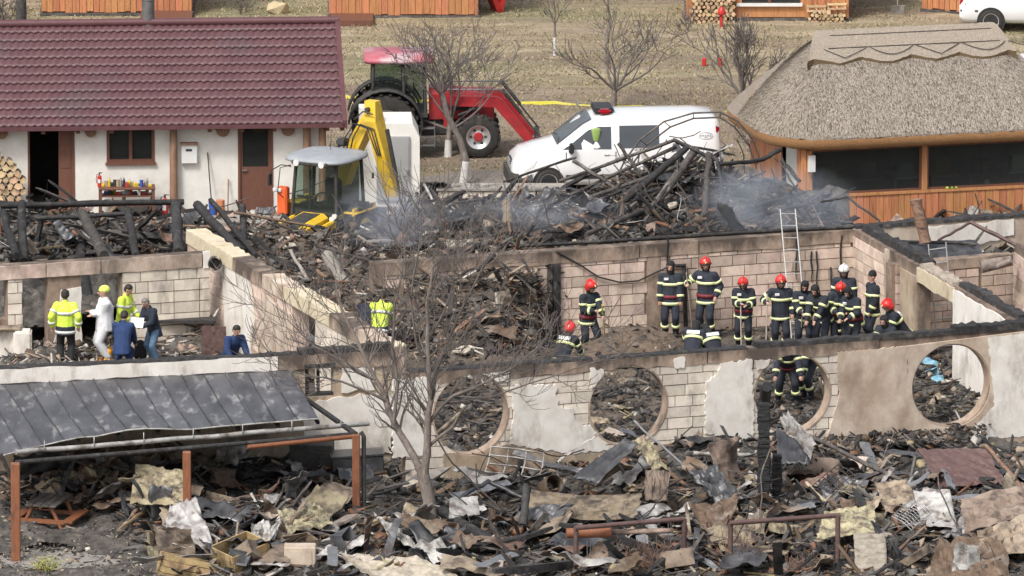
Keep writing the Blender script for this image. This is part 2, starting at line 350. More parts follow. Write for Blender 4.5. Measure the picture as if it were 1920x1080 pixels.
def soot_mat(name, c1, c2, soot=(.07, .055, .045), scale=5, ztop=ZW, zfade=.5, noise_amt=1.0, slo=.5, shi=.68, rnd=.0, bump=.35, white=None):
    """masonry with smoke marks: blotches plus a band under the wall top"""
    m = mat(name, c1, c2, scale=scale, rough=.92, bump=bump, bscale=35, coord='World', rnd=rnd)
    N = m.node_tree.nodes; L = m.node_tree.links; b = N['Principled BSDF']; src = b.inputs['Base Color'].links[0].from_socket
    g = N.new('ShaderNodeNewGeometry'); sp = N.new('ShaderNodeSeparateXYZ'); L.new(g.outputs['Position'], sp.inputs[0])
    n1 = N.new('ShaderNodeTexNoise'); n1.inputs['Scale'].default_value = 1.15; n1.inputs['Detail'].default_value = 7; n1.inputs['Roughness'].default_value = .66; mz = N.new('ShaderNodeMapping'); mz.inputs['Scale'].default_value = (1.3, 1.3, .6); L.new(g.outputs['Position'], mz.inputs[0]); L.new(mz.outputs[0], n1.inputs['Vector'])
    zr = N.new('ShaderNodeMapRange'); zr.inputs[1].default_value = ztop - zfade; zr.inputs[2].default_value = ztop + .1; zr.inputs[3].default_value = 0; zr.inputs[4].default_value = .16; L.new(sp.outputs['Z'], zr.inputs[0])
    ad = N.new('ShaderNodeMath'); ad.operation = 'ADD'; L.new(n1.outputs['Fac'], ad.inputs[0]); L.new(zr.outputs[0], ad.inputs[1])
    rp = N.new('ShaderNodeMapRange'); rp.inputs[1].default_value = slo; rp.inputs[2].default_value = shi; rp.inputs[4].default_value = .9 * noise_amt; L.new(ad.outputs[0], rp.inputs[0])
    mx = N.new('ShaderNodeMix'); mx.data_type = 'RGBA'; L.new(rp.outputs[0], mx.inputs[0]); L.new(src, mx.inputs[6]); mx.inputs[7].default_value = (*soot, 1)
    L.new(mx.outputs[2], b.inputs['Base Color']); return m
M['block'] = soot_mat('fired_block', (.55, .42, .34), (.7, .57, .48), rnd=.2, slo=.5, shi=.76, noise_amt=.8)
M['block_pale'] = soot_mat('pale_block', (.62, .55, .46), (.76, .69, .6), rnd=.16, slo=.53, shi=.76, noise_amt=.8)
M['mortar'] = soot_mat('mortar', (.24, .17, .13), (.34, .26, .2), slo=.5, shi=.7)
M['ringbeam'] = soot_mat('ring_beam', (.34, .25, .19), (.46, .36, .28), slo=.47, shi=.66, ztop=2.7, zfade=.3)
M['plaster'] = soot_mat('white_plaster', (.7, .65, .58), (.84, .81, .76), soot=(.22, .17, .13), slo=.52, shi=.74, ztop=9, noise_amt=.9, scale=2.5)
M['plaster_tan'] = soot_mat('heat_tanned_plaster', (.42, .32, .24), (.66, .57, .47), soot=(.22, .15, .11), slo=.48, shi=.72, ztop=9, noise_amt=.75, scale=1.2)
M['plaster_tan2'] = soot_mat('scorched_plaster', (.36, .27, .19), (.52, .43, .32), soot=(.12, .09, .07), slo=.5, shi=.7, ztop=9, scale=1.5)
M['cream'] = soot_mat('cream_render', (.55, .47, .32), (.66, .58, .43), soot=(.25, .18, .13), slo=.55, shi=.75, ztop=9)

def lay_blocks(w, par, region, rows_z0, z1, holes=(), rh=.25, bl=.6, m='block', d0=0, d1=.035, seed=1, avoid=()):
    """courses of blocks inside region (u,z polygon), clipped by round holes; each block a part"""
    rd = random.Random(seed); us = [p[0] for p in region]; u0, u1 = min(us), max(us)
    k = 0; z = rows_z0; cnt = 0
    while z < z1 - .04:
        zt = min(z + rh, z1); u = u0 - bl * (.5 if k % 2 else 0) - .01
        while u < u1:
            L = bl if rd.random() < .75 else bl * rd.choice((.5, .7)); a, b = u + .011, u + L - .011; u += L
            a = max(a, u0); b = min(b, u1)
            if b - a < .08: continue
            c = ((a + b) / 2, (z + zt) / 2)
            if not inside(c, region) or any(inside(c, h) for h in avoid): continue
            j = rd.uniform(-.008, .008); rect = [(a, z + .011), (b, z + .011), (b, zt - .011), (a, zt - .011)]
            near = [h for h in holes if any(abs(q[0] - c[0]) < L and abs(q[1] - c[1]) < rh for q in h) or inside(c, h)]
            mb = MB()
            if near:
                rr = []
                for i in range(4):
                    p, q = Vector(rect[i]), Vector(rect[(i + 1) % 4]); nn = max(1, int((q - p).length / .05)); rr += [tuple(p.lerp(q, t / nn)) for t in range(nn)]
                # keep grid cells outside the holes
                vs = rr[:]; es = [(i, (i + 1) % len(rr)) for i in range(len(rr))]
                hs = [h for h in near]
                allv = [Vector(v) for v in vs]; ee = list(es)
                for h in hs:
                    b0 = len(allv); allv += [Vector(q) for q in h]; ee += [(b0 + i, b0 + (i + 1) % len(h)) for i in range(len(h))]
                o = delaunay_2d_cdt(allv, ee, [], 0, 1e-5); V, F = o[0], o[2]; fs = []
                for f in F:
                    cc = sum((V[i] for i in f), Vector((0, 0))) / len(f)
                    if inside(cc, rect) and not any(inside(cc, h) for h in hs): fs.append(tuple(f))
                if not fs: continue
                used = sorted({i for f in fs for i in f}); ix = {o_: n_ for n_, o_ in enumerate(used)}; n = len(used)
                vv = [w.pt(V[i][0], V[i][1], d1 + j) for i in used] + [w.pt(V[i][0], V[i][1], d0) for i in used]; ed = {}
                for f in fs:
                    for i in range(len(f)): e = (ix[f[i]], ix[f[(i + 1) % len(f)]]); ed.setdefault(frozenset(e), []).append(e)
                mb.add(vv, [tuple(ix[i] for i in f) for f in fs] + [(e[0][1], e[0][0], e[0][0] + n, e[0][1] + n) for e in ed.values() if len(e) == 1])
            else: w.box(mb, a, b, z + .011, zt - .011, d0, d1 + j)
            mb.build('block', M[m], par); cnt += 1
        z += rh; k += 1
    return cnt
def charplate(w, par, u0, u1, z, wid=.34, h=.09, d=.03, name='charred_wall_plate', seed=3, sag=.02):
    rd = random.Random(seed); n = max(2, int((u1 - u0) / .09)); rings = []
    for i in range(n + 1):
        u = u0 + (u1 - u0) * i / n; hh = h * (.8 + .5 * noise.noise(Vector((u * .9, seed, 0))) + .25 * noise.noise(Vector((u * 4, seed, 3))) + rd.uniform(-.05, .05)); a = d + rd.uniform(-.012, .012); b = -wid + d + rd.uniform(-.02, .02)
        rings.append([w.pt(u, z - .004, a), w.pt(u, z + hh, a - .02), w.pt(u, z + hh * rd.uniform(.8, 1.2), b + .03), w.pt(u, z - .004, b)])
    mb = MB(); mb.loft(rings, smooth=False); return mb.build(name, M['char'], par)

# ---- front wall with the four round openings
wF = Wall(FW0, FW1, 0, ZW, th=.32)
C4 = [wF.px(882, 776), wF.px(1177, 760), wF.px(1485, 738), wF.px(1782, 722)]
rad = [(.80, .93), (.92, .92), (.90, .90), (.93, .94)]
rad[0] = (.88, .92)
holes = [circ(c, r[0], r[1], 56) for c, r in zip(C4, rad)]
wallF = empty('wall', wF.pt(0, 0), 0, 'long fire-damaged front wall with four round openings, plaster fallen off its blocks', 'wall')
def unparent_fix(root):   # parts are built in world coordinates, the empty stands at the wall's base
    bpy.context.view_layer.update()
    inv = root.matrix_world.inverted()
    for c in root.children: c.matrix_parent_inverse = inv
bot = .02
mb = MB(); outl = rough_poly([(0, bot), (wF.L, bot), (wF.L, ZW), (0, ZW)], .4, 0); wF.slab(mb, [(0, bot)] + [(wF.L, bot), (wF.L, ZW - .0), (0, ZW - .0)], holes, -.32, 0); mb.build('masonry_core', M['mortar'], wallF)
# ring beam of the top
bz = ZW - .26
for a, b in ((0, 3.0), (3.03, 7.1), (7.13, 11.2)):
    mb = MB(); pl = [(a, bz)] + [(a + (b - a) * k / 14, bz + random.uniform(-.03, .03)) for k in range(1, 14)] + [(b, bz), (b, ZW - .01), (a, ZW - .01)]
    wF.slab(mb, pl, holes, .001, .05); mb.build('ring_beam', M['ringbeam'], wallF)
allreg = wF.pxs([(860, 690), (1575, 640), (1575, 900), (860, 900)])
avoid_pl = []
lay_blocks(wF, wallF, [(0.0, .3), (wF.px(1570, 700)[0], .3), (wF.px(1570, 700)[0], bz), (0.0, bz)], .3, bz, holes, m='block_pale', seed=5)
# plaster rims round each opening
for i, (c, r) in enumerate(zip(C4, rad)):
    mb = MB(); wd = .03; wF.slab(mb, rough_poly(circ(c, r[0] + wd, r[1] + wd, 40), .2, .02, i), [circ(c, r[0] - .012, r[1] - .012, 56)], -.3, .04)
    # keep the rim under the beam only on the wall side
    mb.build('opening_rim', M['ringbeam'], wallF)
# plaster that is still on the wall (outlines from the photograph)
def plas(pts, m, d=.07, seed=0, amp=.03, name='plaster_patch'):
    mb = MB(); wF.slab(mb, rough_poly(wF.pxs(pts), .055, amp, seed), [circ(c, r[0] + .02, r[1] + .02, 56) for c, r in zip(C4, rad)], .001, d); return mb.build(name, M[m], wallF)
plas([(958, 722), (1040, 720), (1045, 760), (1072, 765), (1080, 790), (1108, 800), (1140, 842), (1070, 850), (955, 832), (962, 780)], 'plaster', seed=1)
plas([(1104, 690), (1130, 692), (1126, 722), (1108, 726)], 'plaster', seed=2)
plas([(1350, 680), (1408, 672), (1412, 800), (1404, 860), (1345, 815), (1320, 812), (1322, 715), (1345, 700)], 'plaster', seed=3)
plas([(1412, 674), (1442, 672), (1440, 684), (1418, 694)], 'plaster', .075, seed=4)
plas([(1262, 672), (1282, 668), (1280, 690), (1265, 690)], 'plaster', seed=5)
plas([(735, 712), (808, 705), (800, 730), (800, 852), (735, 858)], 'plaster', seed=6)
plas([(900, 700), (955, 694), (950, 716), (925, 712)], 'plaster', .072, seed=7)
plas([(1568, 660), (1700, 648), (1700, 700), (1720, 830), (1990, 812), (1990, 880), (1540, 905), (1530, 860), (1556, 800), (1572, 740)], 'plaster_tan', .07, seed=8, amp=.015)
plas([(1700, 648), (1860, 628), (1990, 612), (1990, 811), (1722, 829), (1702, 770)], 'plaster_tan', .078, seed=9, amp=.0)
plas([(1850, 632), (1990, 614), (1990, 812), (1800, 826), (1862, 760)], 'plaster', .084, seed=11, amp=.02)
plas([(830, 850), (955, 834), (1070, 853), (1140, 846), (1340, 818), (1400, 862), (1500, 905), (830, 915)], 'plaster_tan2', .06, seed=10)
charplate(wF, wallF, .1, 4.4, ZW, seed=1, h=.05); charplate(wF, wallF, 8.3, wF.px(1800, 640)[0], ZW, seed=2, h=.13, wid=.3); charplate(wF, wallF, wF.px(1790, 640)[0] + .02, wF.L, ZW, seed=4, h=.2, wid=.4)
charplate(wF, wallF, 4.6, 8.1, ZW, seed=5, h=.04)
unparent_fix(wallF)

# ---- left front wall (behind the metal shelter roof)
wL = Wall(FL0, FL1, 0, ZW, th=.3)
wallL = empty('wall', wL.pt(0, 0), 0, 'white-topped front wall of the left rooms behind the grey metal shelter roof', 'wall')
u1, z1 = wL.px(572, 690); u2, z2 = wL.px(626, 742)
winL = [(u1, z2), (u2, z2), (u2, z1), (u1, z1)]
mb = MB(); wL.slab(mb, [(0, .02), (wL.L, .02), (wL.L, ZW), (0, ZW)], [winL], -.3, 0); mb.build('masonry_core', M['plaster_tan2'], wallL)
zb = ZW - .32
uu = wL.px(520, 670)[0]
mb = MB(); wL.slab(mb, rough_poly([(0, zb), (uu, zb), (uu, ZW - .005), (0, ZW - .005)], .3, .02, 3), [], .001, .05); mb.build('white_fascia', M['plaster'], wallL)
mb = MB(); wL.slab(mb, rough_poly([(uu + .02, zb), (wL.L, zb), (wL.L, ZW - .005), (uu + .02, ZW - .005)], .3, .02, 3), [], .001, .055); mb.build('ring_beam', M['ringbeam'], wallL)
mb = MB(); wL.slab(mb, rough_poly(wL.pxs([(570, 760), (625, 745), (700, 738), (734, 742), (734, 850), (570, 850)]), .15, .04, 8), [], .001, .05); mb.build('plaster_patch', M['plaster'], wallL)
mb = MB(); wL.slab(mb, rough_poly(wL.pxs([(640, 690), (700, 688), (702, 730), (640, 736)]), .12, .05, 9), [], .001, .05); mb.build('plaster_patch', M['plaster'], wallL)
charplate(wL, wallL, 0, wL.px(560, 660)[0], ZW, seed=7, h=.05, wid=.3); charplate(wL, wallL, wL.px(562, 660)[0], wL.L, ZW, seed=8, h=.16, wid=.34)
mb = MB(); wL.box(mb, u1 - .03, u2 + .03, z1, z1 + .09, -.3, .06); mb.build('charred_lintel', M['char'], wallL)
mb = MB(); wL.box(mb, (u1 + u2) / 2 - .03, (u1 + u2) / 2 + .03, z2, z1, -.2, -.1); wL.box(mb, u1 - .0, u1 + .1, z2, z1, -.25, -.05); wL.box(mb, u1 + .1, u2, z2, z2 + .07, -.25, -.05); mb.build('burnt_window_frame', M['char'], wallL)
unparent_fix(wallL)

# ---- back wall of the big room
wB = Wall(BW0, BW1, ZF, ZW, th=.3)
wallB = empty('wall', wB.pt(0, 0), 0, 'pinkish block wall behind the row of firefighters, with grey ladder leaning on it', 'wall')
mb = MB(); wB.slab(mb, [(0, ZF - .1), (wB.L, ZF - .1), (wB.L, ZW), (0, ZW)], [], -.3, 0); mb.build('masonry_core', M['mortar'], wallB)
colu = [wB.px(x, 500)[0] for x in (1228, 1317)]
u_l = wB.px(1040, 500)[0]; u_mid = wB.px(1212, 500)[0]; u_m2 = wB.px(1238, 500)[0]; u_m3 = wB.px(1308, 500)[0]; u_m4 = wB.px(1328, 500)[0]
bz = ZW - .3
lay_blocks(wB, wallB, [(u_l + .12, ZF), (u_mid, ZF), (u_mid, bz), (u_l + .12, bz)], ZF, bz, m='block', seed=11)
lay_blocks(wB, wallB, [(u_m2, ZF), (u_m3, ZF), (u_m3, bz), (u_m2, bz)], ZF, bz, m='block', seed=12, bl=.45)
lay_blocks(wB, wallB, [(u_m4, ZF), (wB.L - .02, ZF), (wB.L - .02, bz), (u_m4, bz)], ZF, bz, m='block', seed=13)
lay_blocks(wB, wallB, [(.3, ZF), (u_l - .1, ZF), (u_l - .1, bz), (.3, bz)], ZF, bz, m='block', seed=14)
mb = MB(); wB.box(mb, u_mid + .01, u_m2 - .01, ZF - .05, bz - .005, .001, .045); mb.build('concrete_pillar', M['ringbeam'], wallB)
mb = MB(); wB.box(mb, u_m3 + .01, u_m4 - .01, ZF - .05, bz - .005, .001, .045); mb.build('concrete_pillar', M['ringbeam'], wallB)
mb = MB(); wB.box(mb, u_l - .06, u_l + .11, ZF - .05, ZW - .31, .001, .12); mb.build('charred_post', M['char'], wallB)
mb = MB(); wB.box(mb, u_l - .2, u_l - .07, ZF - .05, ZW - .31, .001, .05); mb.build('scorched_post', M['char_grey'], wallB)
for a, b in ((.3, 2.0), (2.03, u_mid - .2), (u_mid - .17, u_m3), (u_m3 + .03, wB.L)):
    mb = MB(); pl = [(a, bz)] + [(a + (b - a) * k / 10, bz + random.uniform(-.03, .02)) for k in range(1, 10)] + [(b, bz), (b, ZW - .004), (a, ZW - .004)]
    wB.slab(mb, pl, [], .001, .06); mb.build('ring_beam', M['ringbeam'], wallB)
# soot drips hanging on the wall: scorched battens and tar runs
for (a, y0, y1) in ((1492, 440, 525), (1520, 470, 530), (1530, 470, 560), (1557, 500, 640), (1250, 430, 560), (1575, 440, 620)):
    rd = random.Random(a); u, zt = wB.px(a, y0); _, zz = wB.px(a, y1); pts = []
    for k in range(7): pts.append(wB.pt(u + rd.uniform(-.02, .02), zt + (zz - zt) * k / 6, .07))
    MBx = MB(); MBx.tube(pts, [.02, .025, .02, .022, .018, .014, .006], 5); MBx.build('tar_run', M['char'], wallB)
unparent_fix(wallB)

# ---- left room back wall
wA = Wall(LB0, LB1, ZF, ZW, th=.3)
wallA = empty('wall', wA.pt(0, 0), 0, 'pale block wall of the left room with two burnt doorways behind the yellow jackets', 'wall')
def R4(w, x0, y0, x1, y1):
    a, z1_ = w.px(x0, y0); b, z0_ = w.px(x1, y1); return a, b, z0_, z1_
d1 = (wA.px(42, 550)[0], wA.px(90, 550)[0]); d2 = (wA.px(152, 550)[0], wA.px(228, 550)[0]); d0_ = (wA.px(-30, 550)[0], wA.px(14, 550)[0])
ht = ZW - .32
holesA = [[(d1[0], ZF - .2), (d1[1], ZF - .2), (d1[1], ht), (d1[0], ht)], [(d2[0], ZF - .2), (d2[1], ZF - .2), (d2[1], ht), (d2[0], ht)], [(d0_[0], ZF + .9), (d0_[1], ZF + .9), (d0_[1], ht), (d0_[0], ht)]]
def notch(us, zl):   # outline running along the base with door notches
    pts = [(0, zl)]
    for a, b in us: pts += [(a, zl), (a, ht), (b, ht), (b, zl)]
    return pts
mb = MB(); wA.slab(mb, notch([d1, d2], ZF - .1) + [(wA.L, ZF - .1), (wA.L, ZW), (0, ZW)], [holesA[2]], -.3, 0); mb.build('masonry_core', M['mortar'], wallA)
lay_blocks(wA, wallA, [(d2[1] + .02, ZF), (wA.L, ZF), (wA.L, ht), (d2[1] + .02, ht)], ZF, ht, m='block_pale', seed=21, rh=.262, bl=.62)
lay_blocks(wA, wallA, [(d0_[1] + .01, ZF), (d1[0] - .01, ZF), (d1[0] - .01, ht), (d0_[1] + .01, ht)], ZF, ht, m='block_pale', seed=22, bl=.34)
mb = MB(); wA.slab(mb, rough_poly([(d1[1] + .02, ZF), (d2[0] - .01, ZF), (d2[0] - .01, ZF + 1.55), (d1[1] + .3, ZF + 1.5), (d1[1] + .2, ZF + .5)], .2, .02, 2), [], .001, .05); mb.build('plaster_patch', M['plaster'], wallA)
for a, b in ((0, wA.px(85, 490)[0]), (wA.px(86, 490)[0], wA.px(188, 490)[0]), (wA.px(189, 490)[0], wA.px(378, 480)[0])):
    mb = MB(); wA.slab(mb, rough_poly([(a, ht + .005), (b - .01, ht + .005), (b - .01, ZW - .004), (a, ZW - .004)], .2, .012, int(a * 9)), [], .001, .06); mb.build('ring_beam', M['block'], wallA)
uc, zc = wA.px(404, 492)
mb = MB(); wA.slab(mb, rough_poly([(wA.px(380, 480)[0], ht - .02), (wA.L, ht - .02), (wA.L, ZW + .05), (wA.px(380, 480)[0], ZW + .05)], .2, .02, 5), [], .001, .075); mb.build('plaster_patch', M['plaster'], wallA)
unparent_fix(wallA)
# round flue hole
mb = MB(); c0 = wA.pt(uc - .05, zc, .02); c1 = wA.pt(uc - .05, zc, .16)
for rr, mi in ((.16, 0),): mb.cyl(c0, c1, rr, rr, 18, 0, cap=False); mb.cyl(c0, c1, rr - .03, rr - .03, 18, 0, cap=False); mb.cyl(c0, c0 + (c1 - c0) * .15, rr - .03, rr - .03, 18, 1)
tag(mb.build('flue_pipe', [M['char_grey'], M['char']]), 'round sooty flue pipe stub at the top corner of the left room', 'pipe')

# ---- diagonal walls
def plain_wall(p0, p1, zb, zt, th, label, m_face, m_top, flip=False, cat='wall'):
    w_ = Wall(p0, p1, zb, zt, th=th, flip=flip); e = empty('wall', w_.pt(0, 0), 0, label, cat); return w_, e
wD, wallD = plain_wall(LD0, LD1, ZF, ZW, .42, 'long diagonal wall with pale broken top right of the left room', None, None, flip=False)
wD.n = -Vector((wD.u.y, -wD.u.x, 0)); 
if wD.n.x > 0: wD.n = -wD.n
dw = (wD.px(548, 600)[0], wD.px(592, 600)[0])
ndoor = [(0, ZF - .1), (dw[0], ZF - .1), (dw[0], ZW - .35), (dw[1], ZW - .35), (dw[1], ZF - .1), (wD.L, ZF - .1), (wD.L, ZW), (0, ZW)]
mb = MB(); wD.slab(mb, ndoor, [], -.4, 0); mb.build('masonry_core', M['block'], wallD)
mb = MB(); wD.slab(mb, rough_poly(wD.pxs([(418, 486), (470, 520), (480, 600), (468, 700), (430, 700), (420, 560)]), .2, .05, 4), [], .001, .03); mb.build('plaster_patch', M['plaster'], wallD)
mb = MB(); wD.slab(mb, rough_poly(wD.pxs([(500, 560), (546, 590), (546, 700), (488, 700), (486, 600)]), .2, .03, 5), [], .001, .03); mb.build('plaster_patch', M['plaster_tan'], wallD)
lay_blocks(wD, wallD, [(dw[1] + .02, ZF), (wD.L, ZF), (wD.L, ZW - .3), (dw[1] + .02, ZW - .3)], ZF, ZW - .3, m='block_pale', seed=31, d1=.02, bl=.8)
lay_blocks(wD, wallD, [(0.02, ZF), (dw[0] - 1.2, ZF), (dw[0] - 1.2, ZW - .3), (.02, ZW - .3)], ZF, ZW - .3, m='block', seed=32, d1=.02, bl=.8)
a = 0; k = 0
while a < wD.L - .3:
    b = min(a + random.Random(k).uniform(1.2, 2.2), wD.L); mb = MB()
    n_ = max(3, int((b - a) / .18)); rings = []
    for i in range(n_ + 1):
        u = a + (b - a - .02) * i / n_; rr = random.Random(k * 50 + i); zt = ZW + rr.uniform(.0, .03)
        rings.append([wD.pt(u, ZW - .3, .05), wD.pt(u, zt, .05 + rr.uniform(-.03, .0)), wD.pt(u, zt + rr.uniform(-.02, .03), -.43 + rr.uniform(-.03, .03)), wD.pt(u, ZW - .3, -.44)])
    mb.loft(rings, smooth=False); mb.build('ring_beam', M[('cream', 'cream', 'ringbeam', 'plaster_tan')[k % 4]], wallD); a = b; k += 1
unparent_fix(wallD)

wR = Wall(RD0, RD1, ZF, ZW, th=.35); wR.n = Vector((-abs(wR.u.y), -abs(wR.u.x), 0))
wR.n = Vector((wR.u.y, -wR.u.x, 0)); 
if wR.n.x > 0: wR.n = -wR.n
wallR = empty('wall', wR.pt(0, 0), 0, 'diagonal wall with door gaps and charred timber on top, right of the firefighters', 'wall')
g1 = (wR.px(1668, 560)[0], wR.px(1690, 560)[0]); g2 = (wR.px(1722, 560)[0], wR.px(1790, 560)[0]); topz = ZW - .35
ol = [(0, ZF - .1), (g1[0], ZF - .1), (g1[0], topz), (g1[1], topz), (g1[1], ZF - .1), (g2[0], ZF - .1), (g2[0], topz), (g2[1], topz), (g2[1], ZF - .1), (wR.L, ZF - .1), (wR.L, ZW), (0, ZW)]
mb = MB(); wR.slab(mb, ol, [], -.3, 0); mb.build('masonry_core', M['mortar'], wallR)
lay_blocks(wR, wallR, [(.05, ZF), (g1[0] - .25, ZF), (g1[0] - .25, ZW - .12), (.05, ZW - .12)], ZF, ZW - .12, m='block', seed=41, d1=.03, bl=.75)
mb = MB(); wR.slab(mb, rough_poly([(g1[0] - .24, ZF), (g1[0] - .02, ZF), (g1[0] - .02, ZW), (g1[0] - .24, ZW)], .2, .03, 3), [], .001, .05); mb.build('plaster_patch', M['plaster_tan'], wallR)
mb = MB(); wR.slab(mb, [(g1[1], ZF), (g2[0] - .02, ZF), (g2[0] - .02, topz + .1), (g1[1], topz + .1)], [], .001, .04); mb.build('plaster_patch', M['plaster_tan2'], wallR)
mb = MB(); wR.slab(mb, rough_poly([(g2[0], topz), (g2[1], topz), (g2[1], ZW), (g2[0], ZW)], .25, .03, 6), [], .001, .05); mb.build('lintel', M['cream'], wallR)
mb = MB(); wR.slab(mb, rough_poly([(g2[1], ZF), (wR.L, ZF), (wR.L, ZW - .05), (g2[1], ZW - .05)], .25, .03, 7), [], .001, .045); mb.build('plaster_patch', M['plaster'], wallR)
ch = wR
for (a, b, hh) in ((.2, g2[0] + .1, .2), (g2[1] - .1, wR.L, .14)):
    charplate(wR, wallR, a, b, ZW, seed=int(a * 7) + 3, h=hh, wid=.3, d=-.12)
mb = MB(); rings = []
for i in range(40):
    u = g2[0] + .12 + (g2[1] - .24 - g2[0]) * i / 39; rr = random.Random(900 + i); zt = ZW + rr.uniform(0, .1); rings.append([wR.pt(u, ZW - .02, .02), wR.pt(u, zt, .02), wR.pt(u, zt + .02, -.3), wR.pt(u, ZW - .02, -.3)])
mb.loft(rings, smooth=False); mb.build('crumbled_top', M['rubble'], wallR)
unparent_fix(wallR)

# ---- rooms at the far right
WX0, WX1 = P(1716, 492, ZW - .2), P(1900, 476, ZW - .2)
wX = Wall(WX0, WX1, ZF, ZW - .2); wallX = empty('wall', wX.pt(0, 0), 0, 'sooty block wall behind the second ladder at the far right', 'wall')
mb = MB(); wX.slab(mb, [(-.6, ZF), (wX.L, ZF), (wX.L, ZW - .2), (-.6, ZW - .2)], [], -.3, 0); mb.build('masonry_core', M['mortar'], wallX)
lay_blocks(wX, wallX, [(-.5, ZF), (1.6, ZF), (1.6, ZW - .45), (-.5, ZW - .45)], ZF, ZW - .45, m='block', seed=51)
lay_blocks(wX, wallX, [(1.7, ZF), (wX.L, ZF), (wX.L, ZW - .45), (1.7, ZW - .45)], ZF, ZW - .45, m='block', seed=52)
mb = MB(); wX.slab(mb, rough_poly([(-.5, ZW - .44), (wX.L, ZW - .44), (wX.L, ZW - .2), (-.5, ZW - .2)], .3, .02, 2), [], .001, .05); mb.build('ring_beam', M['ringbeam'], wallX)
unparent_fix(wallX)
WY0, WY1 = P(1902, 455, ZW + .1), P(1990, 520, ZW + .1)
wY = Wall(WY0, WY1, ZF, ZW + .1); wY.n = Vector((-abs(wY.n.x), -abs(wY.n.y), 0)); wallY = empty('wall', wY.pt(0, 0), 0, 'broken block wall end at the right edge of the ruin', 'wall')
mb = MB(); wY.slab(mb, [(0, ZF), (wY.L, ZF), (wY.L, ZW - .1), (.3, ZW + .15), (0, ZW)], [], -.3, 0); mb.build('masonry_core', M['mortar'], wallY)
lay_blocks(wY, wallY, [(.02, ZF), (wY.L, ZF), (wY.L, ZW - .1), (.02, ZW - .1)], ZF, ZW - .1, m='block', seed=53, d1=.03, bl=.8, rh=.3)
unparent_fix(wallY)
WZ0, WZ1 = P(1606, 430, ZW - .1), P(1940, 405, ZW - .1)
wZ = Wall(WZ0, WZ1, ZF, ZW - .1); wallZ = empty('wall', wZ.pt(0, 0), 0, 'pale plastered rear wall below the orange plank building', 'wall')
mb = MB(); wZ.slab(mb, [(0, ZF), (wZ.L, ZF), (wZ.L, ZW - .1), (0, ZW - .1)], [], -.3, 0); mb.build('masonry_core', M['plaster_tan'], wallZ)
mb = MB(); wZ.slab(mb, rough_poly(wZ.pxs([(1740, 425), (1900, 410), (1900, 440), (1780, 470), (1740, 470)]), .2, .04, 3), [], .001, .04); mb.build('plaster_patch', M['plaster'], wallZ)
charplate(wZ, wallZ, 0, wZ.L, ZW - .1, seed=61, h=.1, wid=.35)
unparent_fix(wallZ)
# ================================================================== red-roofed outbuilding (left)
M['white_wall'] = mat('white_lime_wall', (.7, .68, .62), (.8, .78, .73), (.55, .5, .43), scale=3, rough=.9, bump=.15, lo3=.6, hi3=.8)
M['roof_red'] = mat('maroon_metal_tile', (.1, .046, .05), (.13, .064, .068), (.1, .066, .073), scale=1.2, rough=.45, bump=.04, spec=.5)
M['trim_maroon'] = mat('dark_maroon_trim', (.1, .04, .045), (.13, .055, .06), scale=3, rough=.5)
M['brown_door'] = mat('brown_door_wood', (.13, .055, .035), (.17, .075, .05), scale=4, rough=.6, stretch=(8, 8, 1))
M['log'] = mat('brown_log', (.23, .13, .08), (.33, .2, .13), (.13, .08, .06), scale=5, rough=.8, bump=.3, stretch=(3, 3, .6))
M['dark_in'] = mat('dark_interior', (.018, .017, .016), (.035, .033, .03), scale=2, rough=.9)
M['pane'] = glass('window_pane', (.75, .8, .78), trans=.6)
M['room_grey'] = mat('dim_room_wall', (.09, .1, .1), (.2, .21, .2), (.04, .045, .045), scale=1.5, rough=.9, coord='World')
M['pane_lt'] = glass('cab_pane', (.62, .72, .68), trans=.72)
M['white_paint'] = mat('white_enamel', (.72, .72, .7), (.78, .78, .76), scale=3, rough=.35)
M['red_paint'] = mat('red_paint', (.5, .03, .03), (.58, .045, .04), scale=4, rough=.35)
M['orange_plank'] = mat('orange_plank', (.42, .17, .07), (.56, .25, .115), (.3, .12, .055), scale=3, rough=.65, bump=.2, rnd=.16, stretch=(8, 8, .7), s3=2.5)
M['black_plastic'] = mat('black_plastic', (.02, .02, .022), (.03, .03, .032), scale=5, rough=.5)
EB0 = P(-80, 386, .3); EB1 = P(600, 378, .3)
wH = Wall(EB0, EB1, 0, 2.35, th=.3)
house = empty('outbuilding', wH.pt(wH.L / 2, 0), 0, 'low white outbuilding with long maroon tiled metal roof and brown doors', 'building')
Z0 = .05; ZE = wH.px(300, 236)[1] + .2
def hx(x): return wH.px(x, 300)[0]
dA = (hx(52), hx(140)); dB = (hx(446), hx(512)); wn1 = (hx(200), hx(290)); zw0, zw1 = wH.px(245, 304)[1], wH.px(245, 234)[1]
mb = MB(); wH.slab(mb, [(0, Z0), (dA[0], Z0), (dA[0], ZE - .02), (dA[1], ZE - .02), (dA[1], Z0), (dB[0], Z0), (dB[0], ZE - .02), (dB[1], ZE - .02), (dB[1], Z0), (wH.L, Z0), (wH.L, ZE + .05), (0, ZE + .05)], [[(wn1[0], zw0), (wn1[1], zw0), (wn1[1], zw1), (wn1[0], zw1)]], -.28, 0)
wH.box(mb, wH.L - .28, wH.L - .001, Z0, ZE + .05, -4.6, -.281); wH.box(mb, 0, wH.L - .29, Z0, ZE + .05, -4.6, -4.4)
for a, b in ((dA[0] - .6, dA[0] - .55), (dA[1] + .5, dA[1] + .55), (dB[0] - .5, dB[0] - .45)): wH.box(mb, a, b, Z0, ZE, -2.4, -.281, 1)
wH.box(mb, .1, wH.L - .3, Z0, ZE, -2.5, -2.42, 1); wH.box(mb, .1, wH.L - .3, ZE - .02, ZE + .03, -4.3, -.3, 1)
mb.build('wall', [M['white_wall'], M['dark_in']], house)
